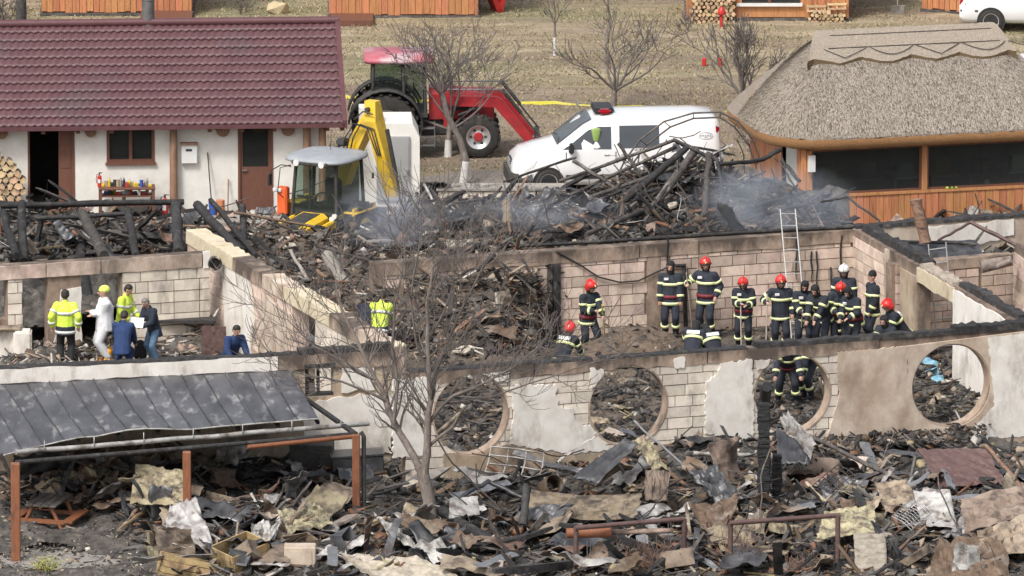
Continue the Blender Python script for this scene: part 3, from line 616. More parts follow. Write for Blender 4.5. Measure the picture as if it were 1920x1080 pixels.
# roof: courses of wavy pressed tiles
rise = 1.72; run = 3.15; eo = .48; NC = 12; r0 = wH.pt(0, 0).z
slope_len = math.hypot(run + eo, rise * (run + eo) / run); uE = wH.px(647, 235)[0]; ridge_z = ZE + rise
pw = .185
for k in range(NC):
    t0 = k / NC; t1 = (k + 1) / NC + .006; nU = int(uE + 1.0) * 22; mb = MB(); vs = []
    for j, (t, lift) in enumerate(((t0 + .012, -.012), (t0, .05), (t0 + (t1 - t0) * .5, .026), (t1, .008))):
        dd = eo - t * (run + eo); zz = ZE - .12 + (rise + .12 * 1) * t
        for i in range(nU + 1):
            u = -1 + (uE + 1) * i / nU; wv = .018 * math.sin(2 * math.pi * u / pw) if j else .018 * math.sin(2 * math.pi * u / pw)
            drop = (-.02 * math.sin(2 * math.pi * u / pw)) if j < 2 else 0
            vs.append(wH.pt(u, zz + lift + wv, dd + drop))
    W_ = nU + 1; mb.add(vs, [(j * W_ + i, j * W_ + i + 1, (j + 1) * W_ + i + 1, (j + 1) * W_ + i) for j in range(3) for i in range(nU)], 0, True)
    mb.build('tile_course', M['roof_red'], house)
mb = MB(); wH.box(mb, -1, uE - .02, ZE - .2, ZE - .1, eo - .05, eo + .02)            # eave board and gutter
mb.build('eave_fascia', M['trim_maroon'], house)
mb = MB(); mb.tube([wH.pt(-1, ridge_z + .06, -run), wH.pt(uE, ridge_z + .06, -run)], .1, 10); mb.build('ridge_cap', M['trim_maroon'], house)
mb = MB()
mb.loft([[wH.pt(uE + du, ZE - .12 + dz, eo + .02) for du, dz in ((-.09, -.05), (-.09, .1), (.03, .1), (.03, -.12))], [wH.pt(uE + du, ridge_z + dz, -run) for du, dz in ((-.09, -.05), (-.09, .1), (.03, .1), (.03, -.12))]], smooth=False)
mb.build('verge_trim', M['trim_maroon'], house)
mb = MB(); mb.loft([[wH.pt(u_, ridge_z - .0, -run), wH.pt(u_, ridge_z - .06, -run), wH.pt(u_, ZE - .1, -run * 2 - eo + .5), wH.pt(u_, ZE - .04, -run * 2 - eo + .5)] for u_ in (-1, uE)], smooth=False); mb.build('rear_roof_slope', M['roof_red'], house)
mb = MB(); mb.add([wH.pt(wH.L - .14, ZE, 0), wH.pt(wH.L - .14, ZE, -run * 2), wH.pt(wH.L - .14, ridge_z - .1, -run)], [(0, 1, 2)]); mb.build('gable', M['white_wall'], house)
for x in (10, 80, 145, 208, 392, 452, 513, 612, 640):
    u = hx(x) - .04; mb = MB(); wH.box(mb, u, u + .1, ZE - .3, ZE - .21, -.0, eo - .1); mb.build('rafter_end', M['brown_door'], house)
for x, w_ in ((2, 26), (170, 22), (418, 26), (540, 26)):
    a = hx(x - w_ / 2); b = hx(x + w_ / 2); mb = MB(); mb.cyl(wH.pt((a + b) / 2, ZE - .3, .0), wH.pt((a + b) / 2, ZE - .3, .12), (b - a) / 2 * 1.0, n=14); mb.build('log_end', M['log'], house)
for x in (325, 575, 604):
    a = hx(x); mb = MB(); mb.cyl(wH.pt(a, Z0, .16), wH.pt(a, ZE - .2, .16), .1, .09, n=12); mb.build('log_post', M['log'], house)
def frame(par, w_, a, b, z0, z1, t=.06, d0=-.1, d1=.02, m=None, name='frame', sill=True):
    mb = MB(); w_.box(mb, a, a + t, z0, z1, d0, d1); w_.box(mb, b - t, b, z0, z1, d0, d1); w_.box(mb, a + t, b - t, z1 - t, z1, d0, d1)
    if sill: w_.box(mb, a + t, b - t, z0, z0 + t, d0, d1)
    return mb.build(name, m or M['brown_door'], par)
f = frame(house, wH, wn1[0], wn1[1], zw0, zw1, .07, name='window')
c_ = (wn1[0] + wn1[1]) / 2
mb = MB(); wH.box(mb, c_ - .04, c_ + .04, zw0 + .07, zw1 - .07, -.1, .01); mb.build('mullion', M['brown_door'], f)
mb = MB(); wH.box(mb, wn1[0] + .07, c_ - .04, zw0 + .07, zw1 - .07, -.06, -.05); mb.build('pane', M['pane'], f)
mb = MB(); wH.box(mb, c_ + .04, wn1[1] - .07, zw0 + .07, zw1 - .07, -.06, -.05); mb.build('pane', M['pane'], f)
mb = MB(); wH.box(mb, wn1[0] - .03, wn1[1] + .03, zw0 - .06, zw0, -.05, .08); mb.build('sill', M['brown_door'], f)
# left door: frame, open leaf on the right of the opening
f = frame(house, wH, dA[0], dA[1], Z0, ZE - .03, .05, name='door_frame', sill=False)
mb = MB(); wH.box(mb, hx(110), dA[1] - .05, Z0 + .05, ZE - .1, -.08, -.03)
for z in (.35, 1.2): wH.box(mb, hx(114), dA[1] - .1, z, z + .55, -.03, -.018)
mb.build('door', M['brown_door'], house)
# right door: glazed upper half
f = frame(house, wH, dB[0], dB[1], Z0, ZE - .03, .06, name='door_frame', sill=False)
mb = MB(); zg = wH.px(480, 313)[1]; wH.box(mb, dB[0] + .06, dB[1] - .06, Z0 + .05, zg, -.08, -.03); wH.box(mb, dB[0] + .06, dB[0] + .12, zg, ZE - .1, -.08, -.03); wH.box(mb, dB[1] - .12, dB[1] - .06, zg, ZE - .1, -.08, -.03); wH.box(mb, dB[0] + .12, dB[1] - .12, ZE - .16, ZE - .1, -.08, -.03)
dr = mb.build('door', M['brown_door'], house)
mb = MB(); wH.box(mb, dB[0] + .12, dB[1] - .12, zg, ZE - .16, -.06, -.05); mb.build('pane', M['pane'], dr)
mb = MB(); wH.box(mb, dB[0] + .1, dB[0] + .22, zg - .1, zg - .07, -.03, .02); mb.build('handle', M['steel'], dr)
# plinth step
mb = MB(); wH.box(mb, -.5, wH.L + .1, 0, .07, 0.001, 1.4); mb.build('plinth_step', M['conc'], house)
# chimney flue behind the ridge
c = PY(278, 40, wH.pt(0, 0).y + 3.5); mb = MB(); mb.cyl((c.x, c.y, ridge_z - .6), (c.x, c.y, ridge_z + .95), .155, n=16); mb.cyl((c.x, c.y, ridge_z + .6), (c.x, c.y, ridge_z + .66), .165, n=16); mb.build('flue', mat('grey_flue', (.13, .13, .13), (.2, .2, .2), scale=6, rough=.5, metal=.4), house)
unparent_fix(house)
c = PY(40, 45, wH.pt(0, 0).y + 9); mb = MB(); mb.cyl((c.x, c.y, 0), (c.x, c.y, 6), .14, .12, n=12); tag(mb.build('utility_pole', M['char_grey']), 'grey wooden pole standing behind the maroon roof', 'pole')
# meter box with small roof
mb = MB(); a, b, z0, z1 = R4(wH, 340, 270, 369, 304); wH.box(mb, a, b, z0, z1, .001, .13); bx = mb.build('meter_box', M['white_paint']); tag(bx, 'small white metal box with brown lid on the white wall', 'box')
mb = MB(); wH.box(mb, a - .02, b + .02, z1 + .001, z1 + .05, .0, .17); mb.build('lid', M['log'], bx)
mb = MB(); wH.box(mb, a + .1, b - .12, z1 - .16, z1 - .1, .131, .135); mb.build('badge', M['tin_dark'], bx)
# fire extinguishers
def extinguisher(loc, label, s=1.0, hang=False):
    e = empty('fire_extinguisher', loc, random.uniform(-.5, .5), label, 'fire extinguisher'); mb = MB()
    mb.cyl((0, 0, 0), (0, 0, .4 * s), .085 * s, n=16); mb.cyl((0, 0, .4 * s), (0, 0, .46 * s), .085 * s, .03 * s, n=16); mb.build('cylinder', M['red_paint'], e)
    mb = MB(); mb.cyl((0, 0, .46 * s), (0, 0, .53 * s), .025 * s, n=8); mb.box((.04 * s, 0, .54 * s), (.14 * s, .02, .02)); mb.build('valve', M['black_plastic'], e)
    mb = MB(); mb.tube([(0, 0, .5 * s), (-.1 * s, 0, .47 * s), (-.13 * s, 0, .3 * s), (-.11 * s, 0, .12 * s)], .013 * s, 6); mb.build('hose', M['black_plastic'], e)
    mb = MB(); mb.box((0, -.086 * s, .22 * s), (.09 * s, .008, .15 * s)); mb.build('label_plate', M['white_paint'], e); return e
extinguisher(wH.pt(hx(308), .07, .35), 'red fire extinguisher standing at the foot of the log post', .95)
# work table with clutter
tb = empty('work_table', wH.pt(hx(236), 0.07, .5), math.atan2(wH.u.y, wH.u.x), 'brown workbench under the window loaded with tins and tools', 'workbench')
tw, th_, td = 1.38, .74, .5
mb = MB(); mb.box((0, 0, th_), (tw, td, .05), bev=.01); mb.build('table_top', M['brown_door'], tb)
for x in (-1, 1):
    for y in (-1, 1): mb = MB(); mb.box((x * (tw / 2 - .05), y * (td / 2 - .05), th_ / 2 - .02), (.07, .07, th_ - .04)); mb.build('leg', M['brown_door'], tb)
for z in (.32, .55): mb = MB(); mb.box((0, 0, z), (tw - .1, td - .08, .03)); mb.build('shelf', M['brown_door'], tb)
clut = random.Random(3); ccols = [mat('clutter_' + n, c, rough=.5) for n, c in (('white', (.7, .7, .68)), ('black', (.03, .03, .03)), ('red', (.4, .05, .04)), ('blue', (.04, .1, .4)), ('yellow', (.6, .45, .05)), ('grey', (.25, .25, .25)), ('tan', (.4, .3, .2)))]
ang = math.atan2(wH.u.y, wH.u.x)
def onbench(x, y, z): return wH.pt(hx(236), .07 + z, .5) + wH.u * x + wH.n * (-y)
for z, xs, n in ((th_ + .026, (-.6, .6), 17), (.566, (-.55, .55), 11), (.336, (-.55, .55), 8)):
    for i in range(n):
        x = xs[0] + (xs[1] - xs[0]) * (i + .5) / n; kind = clut.choice(['tin', 'box', 'box', 'bottle']); cm = clut.choice(ccols); mb = MB(); h = clut.uniform(.08, .17)
        if kind == 'tin': mb.cyl((0, 0, 0), (0, 0, h), .045, n=12); mb.cyl((0, 0, h), (0, 0, h + .01), .048, n=12)
        elif kind == 'bottle': mb.cyl((0, 0, 0), (0, 0, h), .035, n=12); mb.cyl((0, 0, h), (0, 0, h + .04), .035, .012, n=12); mb.cyl((0, 0, h + .04), (0, 0, h + .07), .012, n=8)
        else: mb.box((0, 0, h * .3), (clut.uniform(.08, .14), clut.uniform(.08, .2), h * .6), bev=.008)
        o = mb.build({'tin': 'paint_tin', 'box': 'tool_box', 'bottle': 'bottle'}[kind], cm, loc=onbench(x, clut.uniform(-.12, .12), z), rot=(0, 0, ang + clut.uniform(-.4, .4)))
        tag(o, 'small %s %s on the %s of the workbench, %s' % (cm.name.split('_')[1].split('.')[0], kind, 'top' if z > .7 else 'middle shelf' if z > .5 else 'lower shelf', ('left end', 'left of centre', 'right of centre', 'right end')[int(4 * i / n)]), {'tin': 'tin', 'box': 'box', 'bottle': 'bottle'}[kind], 'clutter %s on the workbench' % {'tin': 'tins', 'box': 'boxes', 'bottle': 'bottles'}[kind])
extinguisher(onbench(-.66, 0, th_ + .03), 'red fire extinguisher on the left end of the workbench', .62)
# tools leaning against the wall
def stick(px, py0, py1, lean, m, label, name, cat, r=.016, d=.35, blade=None):
    u, zt = wH.px(px, py0); z0 = .08; mb = MB(); a = wH.pt(u + lean, z0, d); b = wH.pt(u, zt, .05); o = None
    mb.cyl(a, b, r, n=8); o = mb.build(name, m); tag(o, label, cat)
    if blade: mb = MB(); mb.box((0, 0, 0), (.24, .03, .12)); bb = mb.build('blade', blade, o); bb.location = b + Vector((0, -.02, .04)) if False else a + Vector((0, 0, .03))
stick(389, 285, 350, .1, M['char_grey'], 'tall grey stick leaning on the white wall below the box', 'broom', 'broom', blade=M['black_plastic'])
stick(428, 335, 372, -.03, M['log'], 'short shovel handle leaning near the right door', 'shovel', 'shovel', blade=M['tin_dark'])
mb = MB(); mb.cyl((0, 0, 0), (0, 0, .36), .11, .1, n=14); o = mb.build('chopping_block', M['orange_plank'], loc=wH.pt(hx(412), .07, .3)); tag(o, 'upright pale wood block beside the shovel', 'wood block')
mb = MB(); mb.cyl((0, 0, 0), (0, 0, .3), .09, .11, n=14); o = mb.build('bucket', ccols[3], loc=wH.pt(hx(398), .07, .3)); tag(o, 'blue bucket next to the pale wood block', 'bucket')
# ------------------------------------------------------------------ firewood
M['log_face'] = mat('split_log_face', (.5, .34, .19), (.66, .49, .31), (.3, .19, .11), scale=9, rough=.8, rnd=.25, bump=.2)
M['bark'] = mat('log_bark', (.14, .1, .075), (.24, .17, .12), scale=12, rough=.9, bump=.4, rnd=.2)
logs = []
for k in range(6):
    rd = random.Random(k); n = rd.choice((5, 6, 8)); ring = []
    for i in range(n): t = 2 * math.pi * i / n; rr = rd.uniform(.75, 1.15); ring.append((math.cos(t) * rr, math.sin(t) * rr))
    mb = MB(); L = .36; A = [(x * .075, -L / 2, y * .06) for x, y in ring]; B = [(x * .07, L / 2, y * .062) for x, y in ring]
    mb.add(A + B, [(i, (i + 1) % n, n + (i + 1) % n, n + i) for i in range(n)], 1); mb.add(A, [tuple(range(n))], 0); mb.add(B, [tuple(range(n))], 0); logs.append(mb.mesh('log', [M['log_face'], M['bark']]))
ORD = 'bottom second third fourth fifth sixth seventh eighth ninth tenth eleventh twelfth thirteenth fourteenth fifteenth sixteenth seventeenth eighteenth nineteenth top'.split()
def woodpile(outline, w_, d, label, group, step=(.15, .115), seed=0, sc=1.0):
    rd = random.Random(seed); us = [p[0] for p in outline]; zs = [p[1] for p in outline]; z = min(zs) + .06 * sc; k = 0
    while z < max(zs):
        u = min(us) + (k % 2) * step[0] * sc / 2
        while u < max(us):
            if inside((u, z), outline):
                s = sc * rd.uniform(.9, 1.25); fu = (u - min(us)) / (max(us) - min(us)); lb = '%s, %s row up, %s' % (label, ORD[min(k, 19)], 'left end' if fu < .2 else 'left of centre' if fu < .4 else 'centre' if fu < .6 else 'right of centre' if fu < .8 else 'right end'); o = inst('log', rd.choice(logs), w_.pt(u + rd.uniform(-.01, .01), z, d + rd.uniform(-.05, .05)), (0, rd.uniform(0, 6.28), math.atan2(w_.u.y, w_.u.x) + rd.uniform(-.06, .06)), (s, 1, s)); tag(o, lb, 'log', group)
            u += step[0] * sc
        z += step[1] * sc; k += 1
woodpile([wH.px(*p) for p in ((-50, 378), (46, 378), (44, 335), (30, 305), (12, 285), (-50, 262))], wH, .6, 'split log left of the open door', 'logs of the big firewood stack by the outbuilding', seed=2, sc=1.3)

# ================================================================== white cabinet hut with grey door
K0 = P(700, 392, 0); K1 = P(777, 384, 0); kb = empty('cabinet', K0, R(2), 'white masonry cabinet with a sloping top and flat grey door', 'cabinet')
kw = (K1 - K0).length; kh = 2.12
mb = MB(); pr = [(0, 0), (kw, 0), (kw, kh - .35), (kw - .17, kh), (0, kh)]
V = [(x, 0, z) for x, z in pr] + [(x, 1.5, z + .0) for x, z in pr]; n = 5
mb.add(V, [(0, 1, 2, 3, 4), (9, 8, 7, 6, 5)] + [(i, (i + 1) % n, n + (i + 1) % n, n + i) for i in range(n)]); mb.build('masonry_body', M['white_wall'], kb)
mb = MB(); mb.box((kw / 2 - .08, -.035, 1.0), (kw - .32, .06, 1.62), bev=.01); mb.box((kw / 2 - .08, -.07, 1.0), (kw - .4, .012, 1.54)); dd = mb.build('door', mat('grey_door_sheet', (.3, .3, .295), (.36, .36, .355), (.25, .24, .23), scale=1.5, rough=.55), kb)
mb = MB(); mb.box((kw - .3, -.1, .95), (.05, .05, .1)); mb.build('handle', M['steel'], dd)
mb = MB(); mb.box((-.1, .35, 1.25), (.48, .5, 2.5), bev=.01); mb.build('side_pillar', M['white_wall'], kb)

# ================================================================== thatched orange plank building (right)
T0 = P(1503, 424, .1); T1 = P(1503 + 520, 424 - .5 * 52, .1)
wT = Wall(T0, T1, 0, 2.2, th=.25)
barn = empty('thatched_hut', wT.pt(wT.L / 2, 0), 0, 'orange plank building with wide window strip under a thick reed thatch roof', 'building')
ZT = 2.25
def R4T(x0, y0, x1, y1): return R4(wT, x0, y0, x1, y1)
wa = R4T(1522, 282, 1724, 356); wb = R4T(1738, 274, 2010, 342)
wb = (wb[0], wT.L + .3, wa[2], wa[3])
wa = (wa[0], wb[0] - .14, wa[2], wa[3])
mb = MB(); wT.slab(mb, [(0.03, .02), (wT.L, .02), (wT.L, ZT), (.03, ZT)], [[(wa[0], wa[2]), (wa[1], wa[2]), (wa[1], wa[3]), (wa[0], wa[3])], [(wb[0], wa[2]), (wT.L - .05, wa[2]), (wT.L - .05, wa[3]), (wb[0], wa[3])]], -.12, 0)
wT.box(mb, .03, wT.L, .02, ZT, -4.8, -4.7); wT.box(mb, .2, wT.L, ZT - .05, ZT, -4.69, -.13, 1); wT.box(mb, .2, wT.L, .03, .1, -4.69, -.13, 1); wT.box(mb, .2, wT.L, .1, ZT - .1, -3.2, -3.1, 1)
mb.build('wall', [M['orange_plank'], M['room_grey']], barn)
for k in range(7):
    mb = MB(); u_ = .7 + k * .95; wT.box(mb, u_, u_ + .7, .95, 1.0, -1.6 - .2 * (k % 3), -.9); wT.box(mb, u_ + .1, u_ + .15, .1, .95, -1.4, -1.3); wT.box(mb, u_ + .2, u_ + .55, 1.0, 1.25 + .1 * (k % 2), -1.5, -1.2); mb.build('table', M[('orange_plank', 'conc', 'white_paint')[k % 3]], barn)
rd = random.Random(5); u = 0.1
while u < wT.L - .1:                     # vertical cladding boards, each a part
    wd = rd.uniform(.15, .2)
    mb = MB(); wT.box(mb, u, u + wd - .012, .03, wa[2] - .07, .001, .025 + rd.uniform(0, .012)); mb.build('cladding_board', M['orange_plank'], barn)
    if u + wd < wa[0] - .02: mb = MB(); wT.box(mb, u, u + wd - .012, wa[2] - .068, ZT, .001, .025 + rd.uniform(0, .012)); mb.build('cladding_board', M['orange_plank'], barn)
    u += wd
for x in (0.0,): mb = MB(); wT.box(mb, x, x + .1, 0, ZT, -.1, .05); mb.build('corner_post', M['orange_plank'], barn)
mb = MB(); wT.box(mb, wa[0] - .06, wT.L, wa[2] - .065, wa[2], .001, .06); mb.build('sill_board', M['orange_plank'], barn)
mb = MB(); wT.box(mb, wa[0] - .06, wT.L, wa[3], wa[3] + .1, .001, .05); mb.build('head_board', M['orange_plank'], barn)
for (a, b) in ((wa[0] - .14, wa[0]), (wa[1], wb[0])): mb = MB(); wT.box(mb, a + .004, b - .004, wa[2] + .001, wa[3] - .001, -.05, .065); mb.build('window_post', M['orange_plank'], barn)
for (a, b) in ((wa[0], wa[1]), (wb[0], wT.L - .05)):
    f = frame(barn, wT, a, b, wa[2], wa[3], .05, -.08, .01, M['brown_door'], 'window')
    mb = MB(); wT.box(mb, a + .05, b - .05, wa[2] + .05, wa[3] - .05, -.05, -.04); mb.build('pane', M['pane'], f)
for x in (1840, 1890): u = wT.px(x, 310)[0]; mb = MB(); wT.box(mb, u, u + .04, wa[2] + .06, wa[3] - .06, -.075, -.055); mb.build('mullion', M['brown_door'], barn)
# left side of the hut
sideL = 4.7
def bp(s, z, o=0): return wT.pt(0, z, -s) - wT.u * o
rd = random.Random(9); s_ = .1; kk = 0
while s_ < sideL - .2:
    wd = rd.uniform(.24, .34)
    if not (.25 < s_ < 1.5):
        mb = MB(); vs = [bp(s, z, o) for o in (0.0, .03) for z in (.05, ZT) for s in (s_, s_ + wd - .02)]; mb.add(vs, [(0, 1, 3, 2), (4, 6, 7, 5), (0, 4, 5, 1), (2, 3, 7, 6), (0, 2, 6, 4), (1, 5, 7, 3)]); mb.build('cladding_board', M['orange_plank'], barn)
    s_ += wd
mb = MB(); vs = [bp(s, z, o) for o in (-.02, .02) for z in (.05, 1.95) for s in (.35, 1.35)]; mb.add(vs, [(0, 1, 3, 2), (4, 6, 7, 5), (0, 4, 5, 1), (2, 3, 7, 6), (0, 2, 6, 4), (1, 5, 7, 3)]); mb.build('door', mat('pale_door', (.5, .52, .5), (.58, .6, .57), rough=.4), barn)
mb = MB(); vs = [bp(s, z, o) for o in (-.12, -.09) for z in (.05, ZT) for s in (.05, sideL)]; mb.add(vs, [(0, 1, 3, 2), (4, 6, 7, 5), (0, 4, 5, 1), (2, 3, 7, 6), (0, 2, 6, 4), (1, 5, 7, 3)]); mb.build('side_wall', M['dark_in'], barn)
# thatch
M['thatch'] = mat('reed_thatch', (.2, .165, .13), (.38, .325, .27), (.27, .2, .14), scale=26, rough=.95, bump=1.0, bscale=60, stretch=(1, 1, 1), detail=12, s3=1.5)
M['straw_a'] = mat('thatch_straw', (.5, .445, .375), rough=.9); M['straw_b'] = mat('thatch_straw_dark', (.1, .08, .06), rough=.9); M['straw_c'] = mat('thatch_straw_grey', (.34, .295, .245), rough=.9)
M['thatch_edge'] = mat('thatch_cut_edge', (.26, .13, .05), (.4, .22, .1), scale=40, rough=.95, bump=.8, bscale=90)
ctr_s = -2.35; hipw = 3.1; over = .55; U0, U1 = -.86, 7.5
def thatch_pt(a, t):
    """a = angle-like parameter along the eave loop, t = 0 eave .. 1 ridge"""
    # eave loop: rounded rectangle in (u, s); ridge: segment
    hw = 2.35 + over; cx0, cx1 = U0 + hw * .62, U1
    pass
def eave_curve(n):
    """closed eave loop: rounded rectangle, starting at the back"""
    hw_ = 2.35 + over; rc = 1.7; pts = []; yb = over - 2 * hw_
    cs_ = [((U1 - rc, yb + rc), -math.pi / 2), ((U1 - rc, over - rc), 0), ((U0 + rc, over - rc), math.pi / 2), ((U0 + rc, yb + rc), math.pi)]
    raw = []
    for (c, a0) in cs_:
        for i in range(25): t = a0 + math.pi / 2 * i / 24; raw.append((c[0] + rc * math.cos(t), c[1] + rc * math.sin(t)))
    raw.append(raw[0]); out = []
    for p, q in zip(raw, raw[1:]):
        L = math.hypot(q[0] - p[0], q[1] - p[1]); k = max(1, int(L / .07))
        out += [(p[0] + (q[0] - p[0]) * i / k, p[1] + (q[1] - p[1]) * i / k) for i in range(k)]
    return out + [raw[0]]
EC = eave_curve(0); RU0 = 1.25; RU1 = 4.95; RZ = 4.36; EZ = 2.17; hw = 2.35 + over; SM = over - hw
def roofpt(i, t):
    u, s = EC[i]; ru = min(max(u, RU0), RU1); x = u + (ru - u) * t; y = s + (SM - s) * t
    return x, y, EZ + .12 + (RZ - EZ - .12) * (t ** .9) + .06 * math.sin(t * 3.14)
NT = 60; mb = MB(); vs = []
for j in range(NT + 1):
    for i in range(len(EC)):
        x, y, z = roofpt(i, j / NT); nz_ = .035 * noise.noise(Vector((x * 3, y * 3, z * 3))) + .02 * noise.noise(Vector((x * 11, y * 11, z * 11)))
        q = wT.pt(x, z + nz_, y); vs.append(q)
W_ = len(EC); mb.add(vs, [(j * W_ + i, j * W_ + i + 1, (j + 1) * W_ + i + 1, (j + 1) * W_ + i) for j in range(NT) for i in range(W_ - 1)], 0, True)
mb.build('thatch', M['thatch'], barn)
mb = MB(); vs = []
for j, (dz, dy) in enumerate(((.12, 0), (.05, .02), (-.1, -.02), (-.14, -.12), (-.1, -.5))):
    for i, (u, s) in enumerate(EC):
        t = -dy / 3.0; x = u + (min(max(u, RU0), RU1) - u) * max(t, 0); y = s + (SM - s) * max(t, 0) + (dy if dy > 0 else 0); rr = random.uniform(-.015, .015)
        vs.append(wT.pt(x, EZ + dz + rr, y))
mb.add(vs, [(j * W_ + i + 1, j * W_ + i, (j + 1) * W_ + i, (j + 1) * W_ + i + 1) for j in range(4) for i in range(W_ - 1)], 0, True); mb.build('thatch_edge', M['thatch_edge'], barn)
rs = np.random.RandomState(4); NS = 120000; mb_v = np.zeros((NS, 3, 3)); cols = rs.randint(0, 3, NS)
umax = 99
k = 0; iu = rs.randint(0, W_ - 2, NS * 3); tt = rs.rand(NS * 3)
for a in range(NS * 3):
    if k >= NS: break
    if tt[a] > .93: continue
    x, y, z = roofpt(iu[a], tt[a])
    if x > umax or y < SM - .5: continue
    if rs.rand() > 1 - tt[a] * .6: continue
    x2, y2, z2 = roofpt(iu[a], min(tt[a] + .035, 1)); p = wT.pt(x + rs.uniform(-.06, .06), z + .0, y); q = wT.pt(x2, z2, y2); d = (q - p).normalized() * rs.uniform(.09, .2)
    sd_ = wT.u * .0052; o_ = Vector((0, -.01, .018 * rs.rand() + .014)); jx = wT.u * rs.uniform(-.035, .035)
    mb_v[k, 0] = p + o_ - sd_ + jx; mb_v[k, 1] = p + o_ + sd_ + jx; mb_v[k, 2] = p + d - Vector((0, 0, .0)) + o_ * .3; k += 1
me = bpy.data.meshes.new('thatch_straws'); me.from_pydata(mb_v[:k].reshape(-1, 3).tolist(), [], [(3 * i, 3 * i + 1, 3 * i + 2) for i in range(k)])
for m_ in (M['straw_a'], M['straw_b'], M['straw_c']): me.materials.append(m_)
me.polygons.foreach_set('material_index', cols[:k].tolist()); me.update(); o = bpy.data.objects.new('thatch_straws', me); COL.objects.link(o); o.parent = barn; o['kind'] = 'stuff'
# scalloped ridge saddle
mb = MB(); NS2 = 260; prof = []; u0r, u1r = RU0 - .15, RU1 + .25
def scal(u): 
    ph = (u - u0r) / 1.02; f = ph - math.floor(ph); kk = int(math.floor(ph)); return .18 * (math.sin(math.pi * f) if kk % 2 else 1 - abs(2 * f - 1)) 
rows = []
for j in range(15):
    t = j / 14; row = []
    for i in range(NS2 + 1):
        u = u0r - .15 + (u1r + .3 - u0r) * i / NS2; ext = 1.05 + scal(u); drop = t * ext           # distance down the slope
        uu = u + (u - (u0r + u1r) / 2) * .2 * t
        s = SM + .12 + drop * .77; z = RZ + .24 - drop * .64 + .05 * math.sin(t * 3.1) - .14 * max(0, 1 - t * 4) ** 2 + .02 * noise.noise(Vector((u * 9, drop * 9, 0)))
        row.append(wT.pt(uu, z, s))
    rows.append(row)
row_b = [p - Vector((0, 0, .17)) - wT.n * .05 for p in rows[-1]]
vs = [p for r in rows for p in r]; W2 = NS2 + 1
mb.add(vs, [(j * W2 + i, j * W2 + i + 1, (j + 1) * W2 + i + 1, (j + 1) * W2 + i) for j in range(14) for i in range(NS2)], 0, True)
mb.add(rows[-1] + row_b, [(i, i + 1, W2 + i + 1, W2 + i) for i in range(NS2)], 1)
rb = [[wT.pt(u0r + (u1r - u0r) * i / NS2, RZ + .1 - a * .5, SM + .12 - a) for i in range(NS2 + 1)] for a in (0, 1.2)]
mb.add(rb[0] + rb[1], [(i + 1, i, W2 + i, W2 + i + 1) for i in range(NS2)], 0, True)
for i0 in (0, NS2):   # ends
    col = [r[i0] for r in rows]; mb.add(col + [p - Vector((0, 0, .3)) for p in col], [(j, j + 1, 15 + j + 1, 15 + j) for j in range(14)], 1)
M['ridge_thatch'] = mat('ridge_thatch', (.25, .205, .16), (.44, .38, .31), scale=30, rough=.95, bump=.8, bscale=70, detail=10)
sadd = mb.build('ridge_saddle', [M['ridge_thatch'], mat('ridge_cut_edge', (.16, .11, .06), (.27, .19, .11), scale=50, rough=.95, bump=.6)], barn)
def rope(fn, n=60):
    mb = MB(); mb.tube([fn(k / n) for k in range(n + 1)], .011, 4); mb.build('ridge_rope', M['char_grey'], sadd)
def rp(u, drop): return wT.pt(u + (u - (u0r + u1r) / 2) * .2 * (drop / 1.2), RZ + .24 - drop * .64 + .06, SM + .12 + drop * .77)
rope(lambda t: rp(u0r + .25 + (u1r - u0r - .3) * t, .42)); rope(lambda t: rp(u0r + .25 + (u1r - u0r - .3) * t, .82))
for k in range(5):
    a = u0r + .15 + k * 1.02
    if k % 2: rope(lambda t: rp(a + .95 * t, .84 + .24 * math.sin(math.pi * t)), 14)
    else: rope(lambda t: rp(a + .95 * t, .84 + .3 * (1 - abs(2 * t - 1))), 8)
unparent_fix(barn)
mb = MB(); a, b, z0, z1 = R4T(1489, 284, 1500, 312); wT.box(mb, .13, .3, 1.45, 1.85, .05, .15); bx = mb.build('electric_box', M['white_paint']); tag(bx, 'small white electric box on the left corner of the orange building', 'box')
mb = MB(); mb.tube([wT.pt(.2, 1.45, .1), wT.pt(.19, 1.3, .1), wT.pt(.25, 1.25, .1), wT.pt(.24, 1.1, .07)], .012, 5); mb.build('cable', M['tin_light'], bx)
u, z = wT.px(1853, 334); mb = MB(); mb.loft([[wT.pt(u + r * math.cos(t), wa[2] + h, -.16 + r * math.sin(t)) for t in [k * math.pi / 6 for k in range(12)]] for h, r in ((.005, .09), (.15, .06))]); tag(mb.build('lamp_shade', M['tin_light']), 'small cream lampshade inside the right window of the orange building', 'lampshade')
mb = MB(); u, z = wT.px(1782, 343)
for k in range(5): mb.cap2(wT.pt(u - .1 + .05 * k, wa[2] + .03, .04), wT.pt(u - .05 + .05 * k, wa[2] + .02 + .02 * (k % 2), .05), .03, .02, k % 2)
tag(mb.build('work_gloves', [mat('hivis_yellow_cloth', (.55, .7, .08), rough=.8), M['black_plastic']]), 'pair of black and yellow gloves on the window sill', 'gloves')

